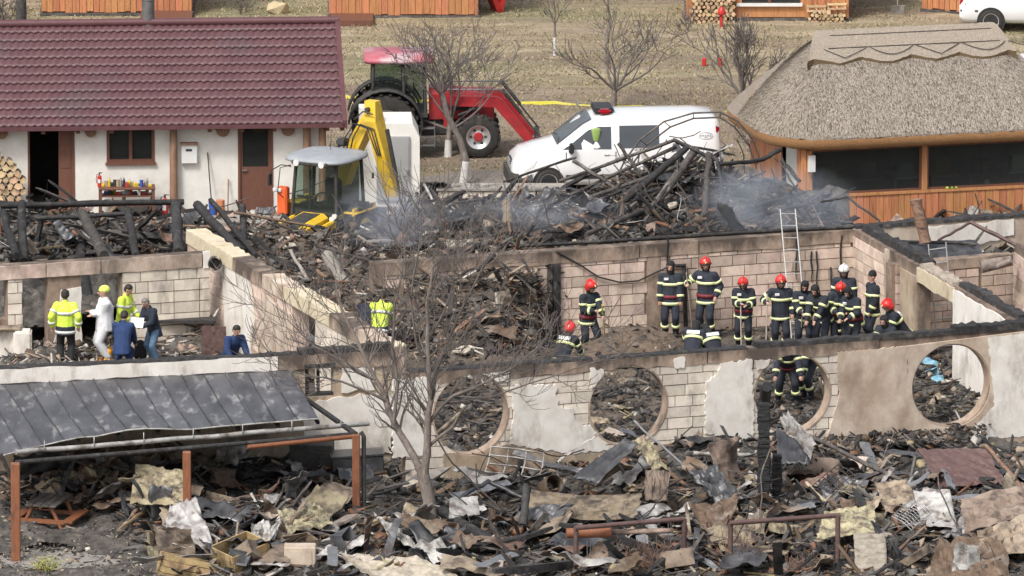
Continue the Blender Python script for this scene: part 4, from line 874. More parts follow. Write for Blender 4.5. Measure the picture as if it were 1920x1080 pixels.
# ================================================================== far cabins at the top of the frame
def cabin(px0, px1, py, label, deckpx=None, depth=2.5, h=2.6, boards=True, gap=None, yaw=0.0, wseed=0):
    a = P(px0, py, .15); b = P(px1, py - yaw, .15); w_ = Wall(a, b, 0, h); e = empty('cabin', w_.pt(w_.L / 2, 0), 0, label, 'cabin')
    mb = MB(); w_.box(mb, 0, w_.L, .12, h, -depth, 0); mb.build('wall', M['orange_plank'], e)
    rd = random.Random(wseed); u = 0
    while u < w_.L - .05:
        wd = min(rd.uniform(.14, .2), w_.L - u)
        if not (gap and gap[0] < px0 + u * 72 < gap[1]): mb = MB(); w_.box(mb, u, u + wd - .014, .13 + rd.uniform(-.04, .02), h, .001, .025 + rd.uniform(0, .012)); mb.build('cladding_board', M['orange_plank'], e)
        u += wd
    mb = MB(); w_.box(mb, -.05, w_.L + .05, -.02, .1, -depth, .05); mb.build('floor_beam', M['char_grey'], e)
    mb = MB(); w_.add = None
    mb.loft([[w_.pt(u, h + .01, .5), w_.pt(u, h + .08, .5), w_.pt(u, h + 1.1, -depth / 2), w_.pt(u, h + .08, -depth - .4), w_.pt(u, h + .01, -depth - .4)] for u in (-.4, w_.L + .4)], smooth=False); mb.build('roof', M['trim_maroon'], e)
    if gap:
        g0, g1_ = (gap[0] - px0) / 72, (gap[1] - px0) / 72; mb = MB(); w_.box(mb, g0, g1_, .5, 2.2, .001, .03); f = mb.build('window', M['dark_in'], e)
        mb = MB(); w_.box(mb, g0 - .06, g1_ + .06, .42, .5, .0, .1); mb.build('sill', M['white_paint'], f); mb = MB(); w_.box(mb, (g0 + g1_) / 2 - .04, (g0 + g1_) / 2 + .04, .5, 2.2, .03, .05); mb.build('mullion', M['brown_door'], f)
        mb = MB(); w_.box(mb, g0 + .05, g1_ - .05, .55, 2.15, .031, .034); mb.build('pane', M['pane'], f)
    if deckpx: 
        d0, d1_ = (deckpx[0] - px0) / 72, (deckpx[1] - px0) / 72; mb = MB(); w_.box(mb, d0, d1_, .02, .16, .04, 1.1); mb.build('deck', M['brown_door'], e)
    unparent_fix(e); return e
cabin(78, 360, 20, 'orange plank cabin at the top left corner behind the maroon roof', (265, 362), wseed=1)
cabin(617, 897, 25, 'orange plank cabin in the top middle with dark low deck at its left', (620, 700), wseed=2)
cabin(1288, 1592, 30, 'orange plank cabin at top right with window, firewood stacked on both sides', gap=(1385, 1500), wseed=3)
cabin(1730, 1860, 12, 'orange plank cabin partly hidden behind the parked white car', yaw=-12, wseed=4)
wp = Wall(P(1285, 36, 0), P(1600, 34, 0), 0, 1)
woodpile([wp.px(*p) for p in ((1290, 36), (1374, 36), (1372, -30), (1300, -30))], wp, .5, 'firewood log left of the far cabin window', 'logs of the far woodpile left of the cabin window', seed=4, sc=.85)
woodpile([wp.px(*p) for p in ((1512, 36), (1588, 36), (1580, 14), (1520, 12))], wp, .5, 'firewood log right of the far cabin window', 'logs of the far woodpile right of the cabin window', seed=5, sc=.8)
for k, (x, y) in enumerate(((1528, 12), (1566, 8))):
    c = wp.px(x, y); e = empty('wooden_crate', wp.pt(c[0], c[1], .5), .1, ('left' if k == 0 else 'right') + ' pale slatted crate on top of the small far woodpile', 'crate')
    for z in (0, .12): mb = MB(); mb.box((0, -.15, z), (.5, .02, .05)); mb.build('slat', M['log_face'], e)
    for x_ in (-.22, 0, .22): mb = MB(); mb.box((x_, 0, .06), (.04, .3, .15)); mb.build('slat', M['log_face'], e)
# ================================================================== vehicles
M['tyre'] = mat('tyre_rubber', (.022, .02, .019), (.05, .045, .04), (.09, .075, .06), scale=9, rough=.85, bump=.2)
M['van_white'] = mat('van_white_paint', (.76, .77, .77), (.8, .8, .8), scale=2, rough=.22, coat=.5)
M['tractor_red'] = mat('tractor_red_paint', (.36, .025, .034), (.46, .04, .045), (.22, .05, .045), scale=3, rough=.35)
M['jcb_yellow'] = mat('machine_yellow_paint', (.72, .46, .03), (.82, .55, .05), (.5, .33, .05), scale=3, rough=.4)
M['orange_red'] = mat('orange_red_paint', (.8, .13, .04), (.85, .17, .05), scale=3, rough=.4)
M['pane_cab'] = glass('clear_cab_pane', (.86, .93, .9), trans=.8)
M['rim'] = mat('silver_rim', (.5, .5, .5), (.6, .6, .6), scale=4, rough=.35, metal=.5)
M['chassis'] = mat('dark_chassis', (.03, .03, .03), (.07, .065, .06), scale=6, rough=.7)
M['lamp_glass'] = mat('lamp_glass', (.75, .75, .74), rough=.12, coat=1)
M['tail_red'] = mat('tail_lamp_red', (.35, .01, .02), rough=.2)
M['grey_roof'] = mat('cab_roof_grey', (.27, .29, .31), (.34, .36, .38), (.2, .2, .2), scale=2.5, rough=.5)
def wheel(par, c, r, w, rim_r, side=-1, m_hub='rim', lugs=0, name='wheel', hub=None):
    """axis along y; rings lathe"""
    mb = MB(); n = 36; prof = [(rim_r, -w / 2 * .85), (r * .9, -w / 2), (r * .98, -w / 2 * .75), (r, 0), (r * .98, w / 2 * .75), (r * .9, w / 2), (rim_r, w / 2 * .85)]
    rings = [[(rr * math.cos(2 * math.pi * k / n), yy, rr * math.sin(2 * math.pi * k / n)) for k in range(n)] for rr, yy in prof]
    mb.loft(rings, smooth=True, cap=False)
    if lugs:
        for k in range(lugs):
            for sgn in (-1, 1):
                t = 2 * math.pi * (k + (.5 if sgn > 0 else 0)) / lugs; mb.box((r * 1.0 * math.cos(t), sgn * w * .25, r * 1.0 * math.sin(t)), (.055, w * .5, .05 + r * .03), rot=(0, -t, 0)) 
    e = mb.build(name, M['tyre'], par); e.location = c
    mb = MB(); d = side * w / 2
    rg = [(rim_r * 1.02, d * .86), (rim_r * .9, d * .8), (rim_r * .82, d * .45), (rim_r * .3, d * .35), (rim_r * .28, d * .6), (.001, d * .62)]
    mb.loft([[(rr * math.cos(2 * math.pi * k / n), yy, rr * math.sin(2 * math.pi * k / n)) for k in range(n)] for rr, yy in rg], cap=False); mb.build('rim', M[m_hub], e)
    for k in range(6 if lugs else 9):
        t = 2 * math.pi * k / (6 if lugs else 9); mb = MB(); mb.cyl((rim_r * .62 * math.cos(t), d * .43, rim_r * .62 * math.sin(t)), (rim_r * .62 * math.cos(t), d * .46, rim_r * .62 * math.sin(t)), rim_r * .13, n=8); mb.build('rim_hole', M['chassis'], e)
    if hub: mb = MB(); mb.cyl((0, d * .4, 0), (0, d * .75, 0), rim_r * .42, rim_r * .32, n=8, smooth=False); mb.build('hub', M[hub], e)
    return e
def textmesh(s, size, m, name, par, loc, rot, ext=.002, spacing=1.0):
    cu = bpy.data.curves.new(name, 'FONT'); cu.body = s; cu.size = size; cu.extrude = ext; cu.align_x = 'CENTER'; cu.align_y = 'CENTER'; cu.space_character = spacing
    t = bpy.data.objects.new(name, cu); COL.objects.link(t); bpy.context.view_layer.update()
    me = bpy.data.meshes.new_from_object(t.evaluated_get(bpy.context.evaluated_depsgraph_get())); bpy.data.objects.remove(t); me.materials.clear(); me.materials.append(m)
    o = bpy.data.objects.new(name, me); COL.objects.link(o); o.location = loc; o.rotation_euler = rot; o.parent = par; return o

def lofted_car(name, loc, rz, label, cat, St, belt, paint, glassm, sidewins, ws, wheels, wr, extra=None):
    """St: stations (x, halfwidth, z_bottom, z_belt, z_top, halfwidth_top)"""
    e = empty(name, loc, rz, label, cat); mb = MB(); rings = []
    def halfsec(x, w_, zb, zl, zt, wt):
        return [(w_ * .9, zb), (w_, zb + .12), (w_ * 1.0, (zb + zl) / 2), (w_ * .985, zl), (wt + .0, zt - .07), (wt - .07, zt - .012), (wt * .5, zt + .012)]
    for s in St:
        h = halfsec(*s); rings.append([(s[0], y, z) for y, z in h] + [(s[0], -y, z) for y, z in h[::-1]])
    mb.loft(rings); mb.build('body', M[paint], e)
    def interp(x):
        for a, b in zip(St, St[1:]):
            if a[0] <= x <= b[0]: t = (x - a[0]) / (b[0] - a[0] + 1e-9); return [a[i] + (b[i] - a[i]) * t for i in range(6)]
        return St[-1] if x > St[-1][0] else St[0]
    def side(x, z, off=.006, sg=1):
        s = interp(x); z0, z1 = s[3], s[4] - .07; t = (z - z0) / (z1 - z0) if z > z0 else 0
        y = s[1] * .985 + (s[5] - s[1] * .985) * min(t, 1) if z > z0 else s[1] * (.99)
        return Vector((x, sg * (y + off), z))
    for sg in (1, -1):
        for pts in sidewins:
            n = 8; top = []; 
            V = [side(x, z, .008, sg) for x, z in pts]; V2 = [side(x, z, -.01, sg) for x, z in pts]; k = len(V); mb = MB()
            mb.add(V + V2, [tuple(range(k))] + [(i, (i + 1) % k, k + (i + 1) % k, k + i) for i in range(k)]); mb.build('side_window', glassm, e)
    mb = MB(); V = [Vector(p) for p in ws]; V2 = [p + Vector((-.0, 0, -.02)) for p in V]; k = len(V); mb.add(V + V2, [tuple(range(k))] + [(i, (i + 1) % k, k + (i + 1) % k, k + i) for i in range(k)]); mb.build('windscreen', glassm, e)
    for x in wheels:
        for sg in (1, -1):
            mb = MB(); s = interp(x); mb.cyl((x, sg * (s[1] - .18), wr), (x, sg * (s[1] + .004), wr), wr * 1.18, n=30); mb.build('wheel_arch', M['black_plastic'], e)
            wheel(e, (x, sg * (s[1] - .085), wr), wr, .22, wr * .66, side=sg)
    return e, side, interp
# ---- police van: x runs from the nose backwards; nose to the left of the picture
VL = P(955, 355, 0.06); VR = P(1345, 348, 0.06)
van_az = math.atan2(VR.y - VL.y, VR.x - VL.x)
St = [(0, .62, .34, .5, .62, .5), (.06, .8, .28, .62, .86, .66), (.25, .9, .25, .78, .99, .78), (.6, .95, .25, .98, 1.09, .84), (1.05, .96, .25, 1.08, 1.19, .86), (1.25, .96, .25, 1.1, 1.34, .84), (1.75, .96, .25, 1.12, 1.72, .8), (2.05, .96, .25, 1.12, 1.85, .79), (2.5, .96, .25, 1.12, 1.9, .79), (4.5, .96, .25, 1.14, 1.9, .79), (4.95, .95, .27, 1.14, 1.86, .77), (5.08, .93, .3, 1.12, 1.76, .73), (5.12, .88, .34, 1.0, 1.6, .7)]
M['van_glass'] = glass('van_window', (.9, 1.0, 1.1), trans=.12)  # base colour raised to stand in for pale sky reflected in the glass
sw = [[(1.22, 1.14), (2.42, 1.14), (2.42, 1.68), (2.12, 1.68), (1.85, 1.6), (1.5, 1.32)], [(2.62, 1.16), (3.6, 1.16), (3.6, 1.7), (2.62, 1.7)]]
wsp = [(1.1, -.72, 1.23), (1.1, .72, 1.23), (1.72, .68, 1.735), (1.95, .6, 1.845), (1.95, -.6, 1.845), (1.72, -.68, 1.735)]
van, vs_, vi_ = lofted_car('police_van', VL, van_az, 'white police van with red roof light parked on the gravel lane', 'van', St, 1.12, 'van_white', M['van_glass'], sw, [(x, y, z + .012) for x, y, z in wsp], (.88, 4.2), .33)
for sg in (-1, 1):
    mb = MB(); mb.hull([vs_(x, z, o, sg) for x, z in ((.08, .62), (.3, .62), (.52, .72), (.6, .9), (.28, .86), (.1, .76)) for o in (-.05, .012)]); mb.build('headlight', M['lamp_glass'], van)
    mb = MB(); mb.hull([vs_(x, z, o, sg) for x, z in ((5.0, .95), (5.1, .95), (5.0, 1.65), (5.09, 1.6)) for o in (-.04, .02)]); mb.build('tail_light', M['tail_red'], van)
    mb = MB(); mb.box((1.42, sg * 1.08, 1.2), (.12, .2, .26), bev=.03); mb.build('wing_mirror', M['black_plastic'], van)
    mb = MB(); V = [vs_(x, z, o, sg) for o in (.006, .03) for z in (.42, .52) for x in (1.3, 3.85)]; mb.add(V, [(0, 1, 3, 2), (4, 6, 7, 5), (0, 4, 5, 1), (2, 3, 7, 6), (0, 2, 6, 4), (1, 5, 7, 3)]); mb.build('rub_strip', M['black_plastic'], van)
    for x in (1.3, 2.52, 3.72): mb = MB(); V = [vs_(xx, z, o, sg) for o in (-.01, .0035) for z in (.36, 1.08) for xx in (x, x + .022)]; mb.add(V, [(0, 1, 3, 2), (4, 6, 7, 5), (0, 4, 5, 1), (2, 3, 7, 6), (0, 2, 6, 4), (1, 5, 7, 3)]); mb.build('door_gap', M['chassis'], van)
    mb = MB(); V = [vs_(xx, z, o, sg) for o in (-.01, .004) for z in (.72, .79) for xx in (1.4, 2.45)]; mb.add(V, [(0, 1, 3, 2), (4, 6, 7, 5), (0, 4, 5, 1), (2, 3, 7, 6), (0, 2, 6, 4), (1, 5, 7, 3)]); mb.build('colour_stripe', mat('pale_orange_stripe', (.7, .5, .3)), van)
    for x in (2.3, 2.72): mb = MB(); mb.box(vs_(x, 1.02, .012, sg), (.14, .03, .03), bev=.008); mb.build('handle', M['van_white'], van)
textmesh('POLITIA', .2, mat('dark_lettering', (.05, .05, .06)), 'lettering', van, vs_(3.0, .7, .012, -1) if False else (3.05, -.968, .86), (R(90), 0, 0), spacing=1.5)
mb = MB(); n = 28; c = vs_(4.75, 1.42, .012, -1); mb.tube([(4.75 + .17 * math.cos(2 * math.pi * k / n), vs_(4.75, 1.42 + .08 * math.sin(2 * math.pi * k / n), .009, -1).y, 1.42 + .08 * math.sin(2 * math.pi * k / n)) for k in range(n + 1)], .006, 4)
for k in range(5): mb.box((4.62 + .06 * k, c.y - .002, 1.43 + .005 * (k % 2)), (.035, .006, .03), rot=(R(-12), 0, 0))
mb.box((4.75, c.y - .012, 1.385), (.08, .006, .012), rot=(R(-12), 0, 0)); mb.build('oval_emblem', mat('emblem_grey', (.3, .32, .32)), van)
mb = MB(); mb.loft([[(-.02 + .1 * 0 + xx, y * k, z) for y, z in ((-.78, .24), (-.82, .4), (-.78, .55), (.78, .55), (.82, .4), (.78, .24))] for xx, k in ((-.06, .92), (.12, 1.06), (.5, 1.2))], smooth=False); mb.build('bumper', M['chassis'], van)
mb = MB(); mb.box((.05, 0, .72), (.1, .56, .2), bev=.03, rot=(0, R(-15), 0)); gr = mb.build('grille', M['black_plastic'], van)
for k in range(3): mb = MB(); mb.box((.0, 0, .665 + .055 * k), (.04, .52, .012)); mb.build('grille_bar', M['rim'], gr)
mb = MB(); mb.box((-.06, 0, .4), (.02, .5, .11)); mb.build('number_plate', M['white_paint'], van)
mb = MB(); mb.box((2.3, .15, 1.97), (.5, .9, .12), bev=.03); lb = mb.build('roof_light_bar', M['black_plastic'], van)
mb = MB(); mb.box((2.3, -.42, 1.99), (.3, .2, .11), bev=.04); mb.build('beacon', M['tail_red'], lb)
mb = MB(); mb.box((1.75, .7, 1.94), (.04, .3, .06), rot=(0, 0, R(0))); mb.build('roof_aerial', M['steel'], van)
for sg in (-1, 1): mb = MB(); mb.tube([(1.2, sg * .2, 1.32), (1.15, sg * .55, 1.28)], .015, 5); mb.build('wiper', M['black_plastic'], van)
mb = MB(); mb.cap2((0, 0, 0), (0, 0, .25), (.07, .03, .04), (.12, .04, .06)); o = mb.build('hivis_vest', mat('hivis_cloth', (.28, .4, .12), rough=.8)); o.parent = None
vv = van.matrix_world
tag(o, 'yellow vest hanging behind the front side window of the van', 'vest'); o.location = VL + Matrix.Rotation(van_az, 3, 'Z') @ Vector((2.05, -.885, 1.36)); o.rotation_euler = (0, 0, van_az)
# bonnet/raised plate behind the van front (open far-side tilt)
mb = MB(); c = P(1040, 262, 1.2); mb.box((0, 0, 0), (.5, .04, .16), rot=(0, R(-42), 0), bev=.015); o = mb.build('side_mirror_far', M['tin_light'], loc=VL + Matrix.Rotation(van_az, 3, 'Z') @ Vector((1.4, 1.2, 1.75))); bpy.data.objects.remove(o)

# ---- white estate car, top right
CR = P(1800, 50, .02)
St2 = [(0, .78, .3, .55, .8, .7), (.12, .84, .26, .82, .98, .76), (.3, .86, .25, .9, 1.35, .58), (.9, .87, .25, .92, 1.44, .56), (1.9, .87, .25, .93, 1.45, .56), (2.6, .87, .25, .93, 1.3, .58), (3.1, .86, .25, .9, 1.0, .76), (3.8, .84, .25, .82, .88, .72), (4.2, .7, .3, .6, .68, .5)]
car, s2, i2 = lofted_car('parked_car', CR, R(-3), 'white hatchback with its rear towards the orange cabin at the top right corner', 'car', St2, .9, 'van_white', M['van_glass'], [[(.5, .96), (1.3, .96), (1.3, 1.34), (.62, 1.34)], [(1.38, .96), (2.5, .96), (2.2, 1.3), (1.38, 1.34)]], [(2.75, -.55, 1.2), (2.75, .55, 1.2), (3.08, .65, 1.01), (3.08, -.65, 1.01)], (.82, 3.4), .31)
for sg in (-1, 1): mb = MB(); mb.hull([s2(x, z, o, sg) for x, z in ((.0, .72), (.16, .72), (.02, .9), (.16, .9)) for o in (-.04, .015)]); mb.build('tail_light', M['tail_red'], car)
mb = MB(); V = [s2(x, z, o, -1) for o in (.002, .02) for z in (.55, .6) for x in (.02, .48)]; mb.add(V, [(0, 1, 3, 2), (4, 6, 7, 5), (0, 4, 5, 1), (2, 3, 7, 6), (0, 2, 6, 4), (1, 5, 7, 3)]); mb.build('bumper_strip', M['black_plastic'], car)
c2 = P(1904, 172, .02); car2, s3, i3 = lofted_car('parked_car', c2, R(12), 'white car behind the thatched roof, only its nose showing at the right edge', 'car', [(a, b_, c_, d_, e_, f_) for a, b_, c_, d_, e_, f_ in [(0, .66, .3, .52, .66, .5), (.3, .84, .25, .72, .86, .72), (1.1, .86, .25, .86, .98, .76), (1.7, .87, .25, .9, 1.35, .58), (2.5, .87, .25, .92, 1.44, .56), (3.6, .87, .25, .9, 1.35, .58), (4.1, .78, .3, .6, .9, .6)]], .9, 'van_white', M['van_glass'], [[(1.75, .95), (3.4, .95), (3.2, 1.3), (2.0, 1.3)]], [(1.2, -.65, 1.04), (1.2, .65, 1.04), (1.65, .55, 1.33), (1.65, -.55, 1.33)], (.8, 3.3), .31)

# ---- red tractor with front loader, facing right
tr0 = P(722, 286, .03); tr = empty('tractor', tr0, R(1.5), 'red farm tractor with dark cab and raised front loader arms behind the bare trees', 'tractor')
wheel(tr, (0, -.78, .86), .86, .46, .45, -1, 'rim', 22, hub='tractor_red'); wheel(tr, (0, .78, .86), .86, .46, .45, 1, 'rim', 22, hub='tractor_red')
wheel(tr, (2.42, -.72, .56), .56, .36, .31, -1, 'rim', 18, hub='tractor_red'); wheel(tr, (2.42, .72, .56), .56, .36, .31, 1, 'rim', 18, hub='tractor_red')
mb = MB(); mb.box((1.2, 0, .75), (2.9, .55, .5), bev=.05); mb.box((0, 0, .86), (.4, 1.3, .4)); mb.box((2.42, 0, .56), (.25, 1.2, .2)); mb.build('chassis', M['chassis'], tr)
mb = MB(); mb.loft([[(x, y, z) for y, z in ((-w_, .95), (-w_, zt - .15), (-w_ + .12, zt), (w_ - .12, zt), (w_, zt - .15), (w_, .95))] for x, w_, zt in ((1.15, .38, 1.78), (1.9, .37, 1.72), (2.6, .34, 1.6), (2.85, .28, 1.45))], smooth=False); mb.build('bonnet', M['tractor_red'], tr)
mb = MB(); mb.box((1.9, -.39, 1.35), (.9, .03, .3)); mb.build('bonnet_grille', M['chassis'], tr)
tr.scale = (.95, .95, .95)
# cab
mb = MB()
for x, y in ((-.35, -.75), (-.35, .75), (.5, -.78), (.5, .78), (1.05, -.6), (1.05, .6)): mb.tube([(x, y, 1.15), (x + (.04 if x < 0 else -.04), y * .92, 2.5)], .045, 6)
mb.box((.35, 0, 1.12), (1.5, 1.5, .1)); mb.box((.55, 0, .85), (.9, 1.1, .5), bev=.04); mb.build('cab_frame', M['chassis'], tr)
mb = MB(); mb.loft([[(x, y, z) for y, z in ((-w_, 2.5), (-w_ - .03, 2.57), (-w_ + .12, 2.68), (w_ - .12, 2.68), (w_ + .03, 2.57), (w_, 2.5))] for x, w_ in ((-.55, .62), (-.45, .78), (.4, .85), (1.15, .78), (1.25, .65))]); rf = mb.build('cab_roof', mat('faded_red_roof', (.42, .09, .12), (.46, .16, .19), (.5, .36, .38), scale=2, rough=.4, lo3=.5, hi3=.62), tr)
for sg in (-1, 1): mb = MB(); V = [(-.3, sg * .765, 1.2), (1.0, sg * .64, 1.2), (.96, sg * .58, 2.48), (-.28, sg * .7, 2.48)]; mb.add(V + [(x, y - sg * .012, z) for x, y, z in V], [(0, 1, 2, 3), (0, 4, 5, 1), (1, 5, 6, 2), (2, 6, 7, 3), (3, 7, 4, 0)]); mb.build('side_window', M['pane_lt'], tr)
mb = MB(); V = [(1.06, -.6, 1.7), (1.06, .6, 1.7), (1.0, .55, 2.48), (1.0, -.55, 2.48)]; mb.add(V + [(x - .012, y, z) for x, y, z in V], [(0, 1, 2, 3), (4, 7, 6, 5)]); mb.build('windscreen', M['pane_lt'], tr)
mb = MB(); mb.box((.1, 0, 1.35), (.5, .5, .14), bev=.05); mb.box((-.12, 0, 1.7), (.12, .5, .6), bev=.05); mb.build('seat', M['black_plastic'], tr)
mb = MB(); mb.tube([(.75, .2 * math.cos(t), 1.75 + .2 * math.sin(t)) for t in [k * math.pi / 8 for k in range(17)]], .018, 5); mb.tube([(.75, 0, 1.75), (.95, 0, 1.4)], .03, 6); mb.build('steering_wheel', M['black_plastic'], tr)
for sg in (-1, 1):   # mudguards over the rear wheels
    mb = MB(); n = 14; A = []
    for k in range(n + 1): t = R(-5) + R(180) * k / n; A.append((.98 * math.cos(t), .86 + .98 * math.sin(t)))
    V = [(x, sg * y, z) for y in (.5, 1.04) for x, z in A] + [(x * .965, sg * y, .86 + (z - .86) * .965) for y in (.5, 1.04) for x, z in A]; m_ = n + 1
    mb.add(V, [(i, i + 1, m_ + i + 1, m_ + i) for i in range(n)] + [(2 * m_ + i, 3 * m_ + i, 3 * m_ + i + 1, 2 * m_ + i + 1) for i in range(n)] + [(m_ + i, m_ + i + 1, 3 * m_ + i + 1, 3 * m_ + i) for i in range(n)], 0, True); mb.build('mudguard', M['chassis'], tr)
mb = MB(); 
for z in (.35, .58, .8): mb.box((1.1, -.78, z), (.36, .2, .03))
mb.tube([(.92, -.88, .3), (.92, -.88, 1.0)], .015, 5); mb.tube([(1.28, -.88, .3), (1.28, -.88, 1.0)], .015, 5); mb.build('step', M['steel'], tr)
for sg in (-1, 1):
    mb = MB(); y = sg * .62; pts = [(1.55, 1.62), (2.9, 1.6), (3.05, 1.52), (3.95, .38), (3.78, .24), (2.85, 1.32), (1.55, 1.36)]
    n = len(pts); mb.add([(x, y - .06, z) for x, z in pts] + [(x, y + .06, z) for x, z in pts], [(0, 1, 2, 6), (2, 5, 6), (2, 3, 4, 5), (13, 9, 8, 7), (13, 12, 9), (12, 11, 10, 9)] + [(i, (i + 1) % n, n + (i + 1) % n, n + i) for i in range(n)]); arm = mb.build('loader_arm', M['tractor_red'], tr)
    mb = MB(); mb.tube([(3.05, y, 1.78), (3.55, y, 1.15)], .05, 8); mb.tube([(3.5, y, 1.2), (4.05, y, .5)], .025, 8); mb.tube([(1.9, y, 1.1), (2.7, y, 1.4)], .04, 8); mb.build('hydraulic_ram', M['chassis'], arm)
    mb = MB(); mb.tube([(1.6, y * .95, 1.78), (3.0, y * .95, 1.78), (3.1, y, 1.7)], .025, 6); mb.build('guard_rail', M['steel'], tr)
    mb = MB(); mb.box((1.6, sg * .55, 1.25), (.16, .14, .9)); mb.build('loader_mount', M['tractor_red'], tr)
mb = MB(); mb.box((3.98, 0, .3), (.12, 1.5, .5), bev=.02); mb.box((3.98, 0, .08), (.3, 1.4, .06)); mb.build('tool_carrier', M['chassis'], tr)
mb = MB(); mb.tube([(.55, -.95, 2.3), (.7, -.8, 2.45)], .012, 5); mb.box((.55, -.98, 2.15), (.03, .14, .28)); mb.build('mirror', M['black_plastic'], tr)

# ---- yellow backhoe loader, front turned towards the camera and to the left
bc = PY(613, 300, 23.4); bl = empty('backhoe_loader', (bc.x, 23.6, 0), R(-52), 'yellow backhoe loader with grey cab roof and raised digging boom', 'excavator')
# local frame: -y is forward... forward = -Y, rotated; x to its left
bl.rotation_euler = (0, 0, R(-28)); bl.scale = (.9, .9, .93)
for sx in (-1, 1):
    w1 = wheel(bl, (sx * .85, .25, .75), .75, .4, .36, sx, 'rim', 18); w1.rotation_euler = (0, 0, R(90)); w1.scale = (1, 1, 1)
    w2 = wheel(bl, (sx * .8, -1.75, .48), .48, .3, .26, sx, 'rim', 14); w2.rotation_euler = (0, 0, R(90))
cabB, cabT = 1.15, 2.62; CZ0 = cabB
mb = MB()
pp = [(-.68, -.72), (.68, -.72), (.78, .62), (-.78, .62)]; ppt = [(-.6, -.6), (.6, -.6), (.7, .6), (-.7, .6)]
for (x, y), (x2, y2) in zip(pp, ppt): mb.tube([(x, y, cabB), (x2, y2, cabT)], .05, 6)
for z, q in ((cabB, pp), (cabT - .03, ppt), (1.62, None)):
    if q: mb.tube([(x, y, z) for x, y in q] + [(q[0][0], q[0][1], z)], .035, 5)
mb.box((0, -.05, 1.05), (1.5, 1.4, .2), bev=.03); mb.box((0, -.66, 1.25), (1.2, .1, .25), bev=.03); mb.tube([(-.2, -.62, 1.2), (-.2, -.55, 2.4)], .03, 5); mb.build('cab_frame', M['chassis'], bl)
mb = MB(); rings = []
for z, k, in ((2.62, .95), (2.65, 1.04), (2.7, 1.04), (2.76, .93), (2.79, .6), (2.8, .2)): rings.append([(k * .92 * math.copysign(abs(math.cos(t)) ** .55, math.cos(t)), -.02 + k * .95 * math.copysign(abs(math.sin(t)) ** .55, math.sin(t)), z) for t in [2 * math.pi * q / 32 for q in range(32)]])
mb.loft(rings); rf = mb.build('cab_roof', M['grey_roof'], bl)
mb = MB(); mb.box((0, -.97, 2.64), (1.1, .08, .12), bev=.03); hb = mb.build('lamp_panel', M['chassis'], bl)
for x in (-.38, .38): mb = MB(); mb.cyl((x, -1.0, 2.64), (x, -1.04, 2.64), .085, n=14); mb.build('headlight', M['lamp_glass'], hb)
def pan(q0, q1, z0, z1, name='side_window', i=.06):
    a0, a1 = Vector((*q0[0], z0)), Vector((*q0[1], z0)); b0, b1 = Vector((*q1[0], z1)), Vector((*q1[1], z1)); mb = MB(); nn = (a1 - a0).cross(b0 - a0).normalized() * .012
    V = [a0, a1, b1, b0]; mb.add(V + [v - nn for v in V], [(0, 1, 2, 3), (7, 6, 5, 4), (0, 4, 5, 1), (1, 5, 6, 2), (2, 6, 7, 3), (3, 7, 4, 0)]); mb.build(name, M['pane_cab'], bl)
pan((pp[0], pp[1]), (ppt[0], ppt[1]), cabB + .05, cabT - .05, 'windscreen'); pan((pp[1], pp[2]), (ppt[1], ppt[2]), cabB + .05, cabT - .05); pan((pp[3], pp[0]), (ppt[3], ppt[0]), cabB + .05, cabT - .05)
mb = MB(); mb.box((0, .1, 1.4), (.5, .5, .15), bev=.05); mb.box((0, .35, 1.75), (.5, .12, .6), bev=.05); mb.build('seat', M['black_plastic'], bl)
mb = MB(); mb.tube([(.19 * math.cos(t), -.35 + .1 * math.sin(t), 1.6 + .16 * math.sin(t)) for t in [k * math.pi / 8 for k in range(17)]], .018, 5); mb.build('steering_wheel', M['black_plastic'], bl)
mb = MB(); mb.loft([[(x * k, y, z) for x, z in ((-.42, .85), (-.42, zt - .1), (-.3, zt), (.3, zt), (.42, zt - .1), (.42, .85))] for y, zt, k in ((-.75, 1.32, 1.05), (-1.5, 1.25, 1), (-2.2, 1.12, .9), (-2.3, 1.0, .8))], smooth=False); hd = mb.build('bonnet', M['jcb_yellow'], bl)
mb = MB(); mb.loft([[(x, y, z) for x in (-.25, .25) for z in (zt, zt + .02)] for y, zt in ((-.85, 1.31), (-1.5, 1.25), (-2.1, 1.14))], smooth=False); mb.build('bonnet_grille', M['chassis'], hd)
for sx in (-1, 1):
    mb = MB(); mb.box((sx * .62, -1.3, 1.0), (.14, 2.3, .28), rot=(R(6), 0, 0), bev=.03); mb.build('loader_arm', M['jcb_yellow'], bl)
    mb = MB(); mb.box((sx * .86, .25, 1.45 if sx < 0 else 1.3), (.42, 1.2, .06), bev=.02); mb.box((sx * .98, .25, 1.2), (.06, 1.2, .45)); mb.build('mudguard', M['jcb_yellow'], bl)
mb = MB(); mb.box((-1.08, -.45, 1.5), (.3, .2, .72), bev=.03); ob = mb.build('orange_side_box', M['orange_red'], bl)
mb = MB(); mb.box((-1.2, -.57, 1.78), (.26, .08, .1), bev=.02); mb.build('side_lamp', M['lamp_glass'], ob)
mb = MB(); mb.tube([(-.72, -.66, 2.45), (-.95, -.8, 2.5), (-1.2, -.9, 2.35), (-1.22, -.9, 2.2)], .016, 5); mb.box((-1.24, -.9, 2.1), (.05, .14, .3)); mb.tube([(-.72, -.7, 2.5), (-.9, -.95, 2.45), (-.98, -.95, 1.8), (-1.0, -.6, 1.6)], .014, 5); mb.build('mirror', M['black_plastic'], bl)
mb = MB(); mb.tube([(0, .2, 2.8), (.02, .2, 3.2)], .008, 4); mb.build('aerial', M['black_plastic'], bl)
for x in (.62, .7): mb = MB(); mb.cyl((x, -.84, 1.22 + (x - .62)), (x, -.9, 1.22 + (x - .62)), .07, n=12); mb.build('work_lamp', M['lamp_glass'], bl)
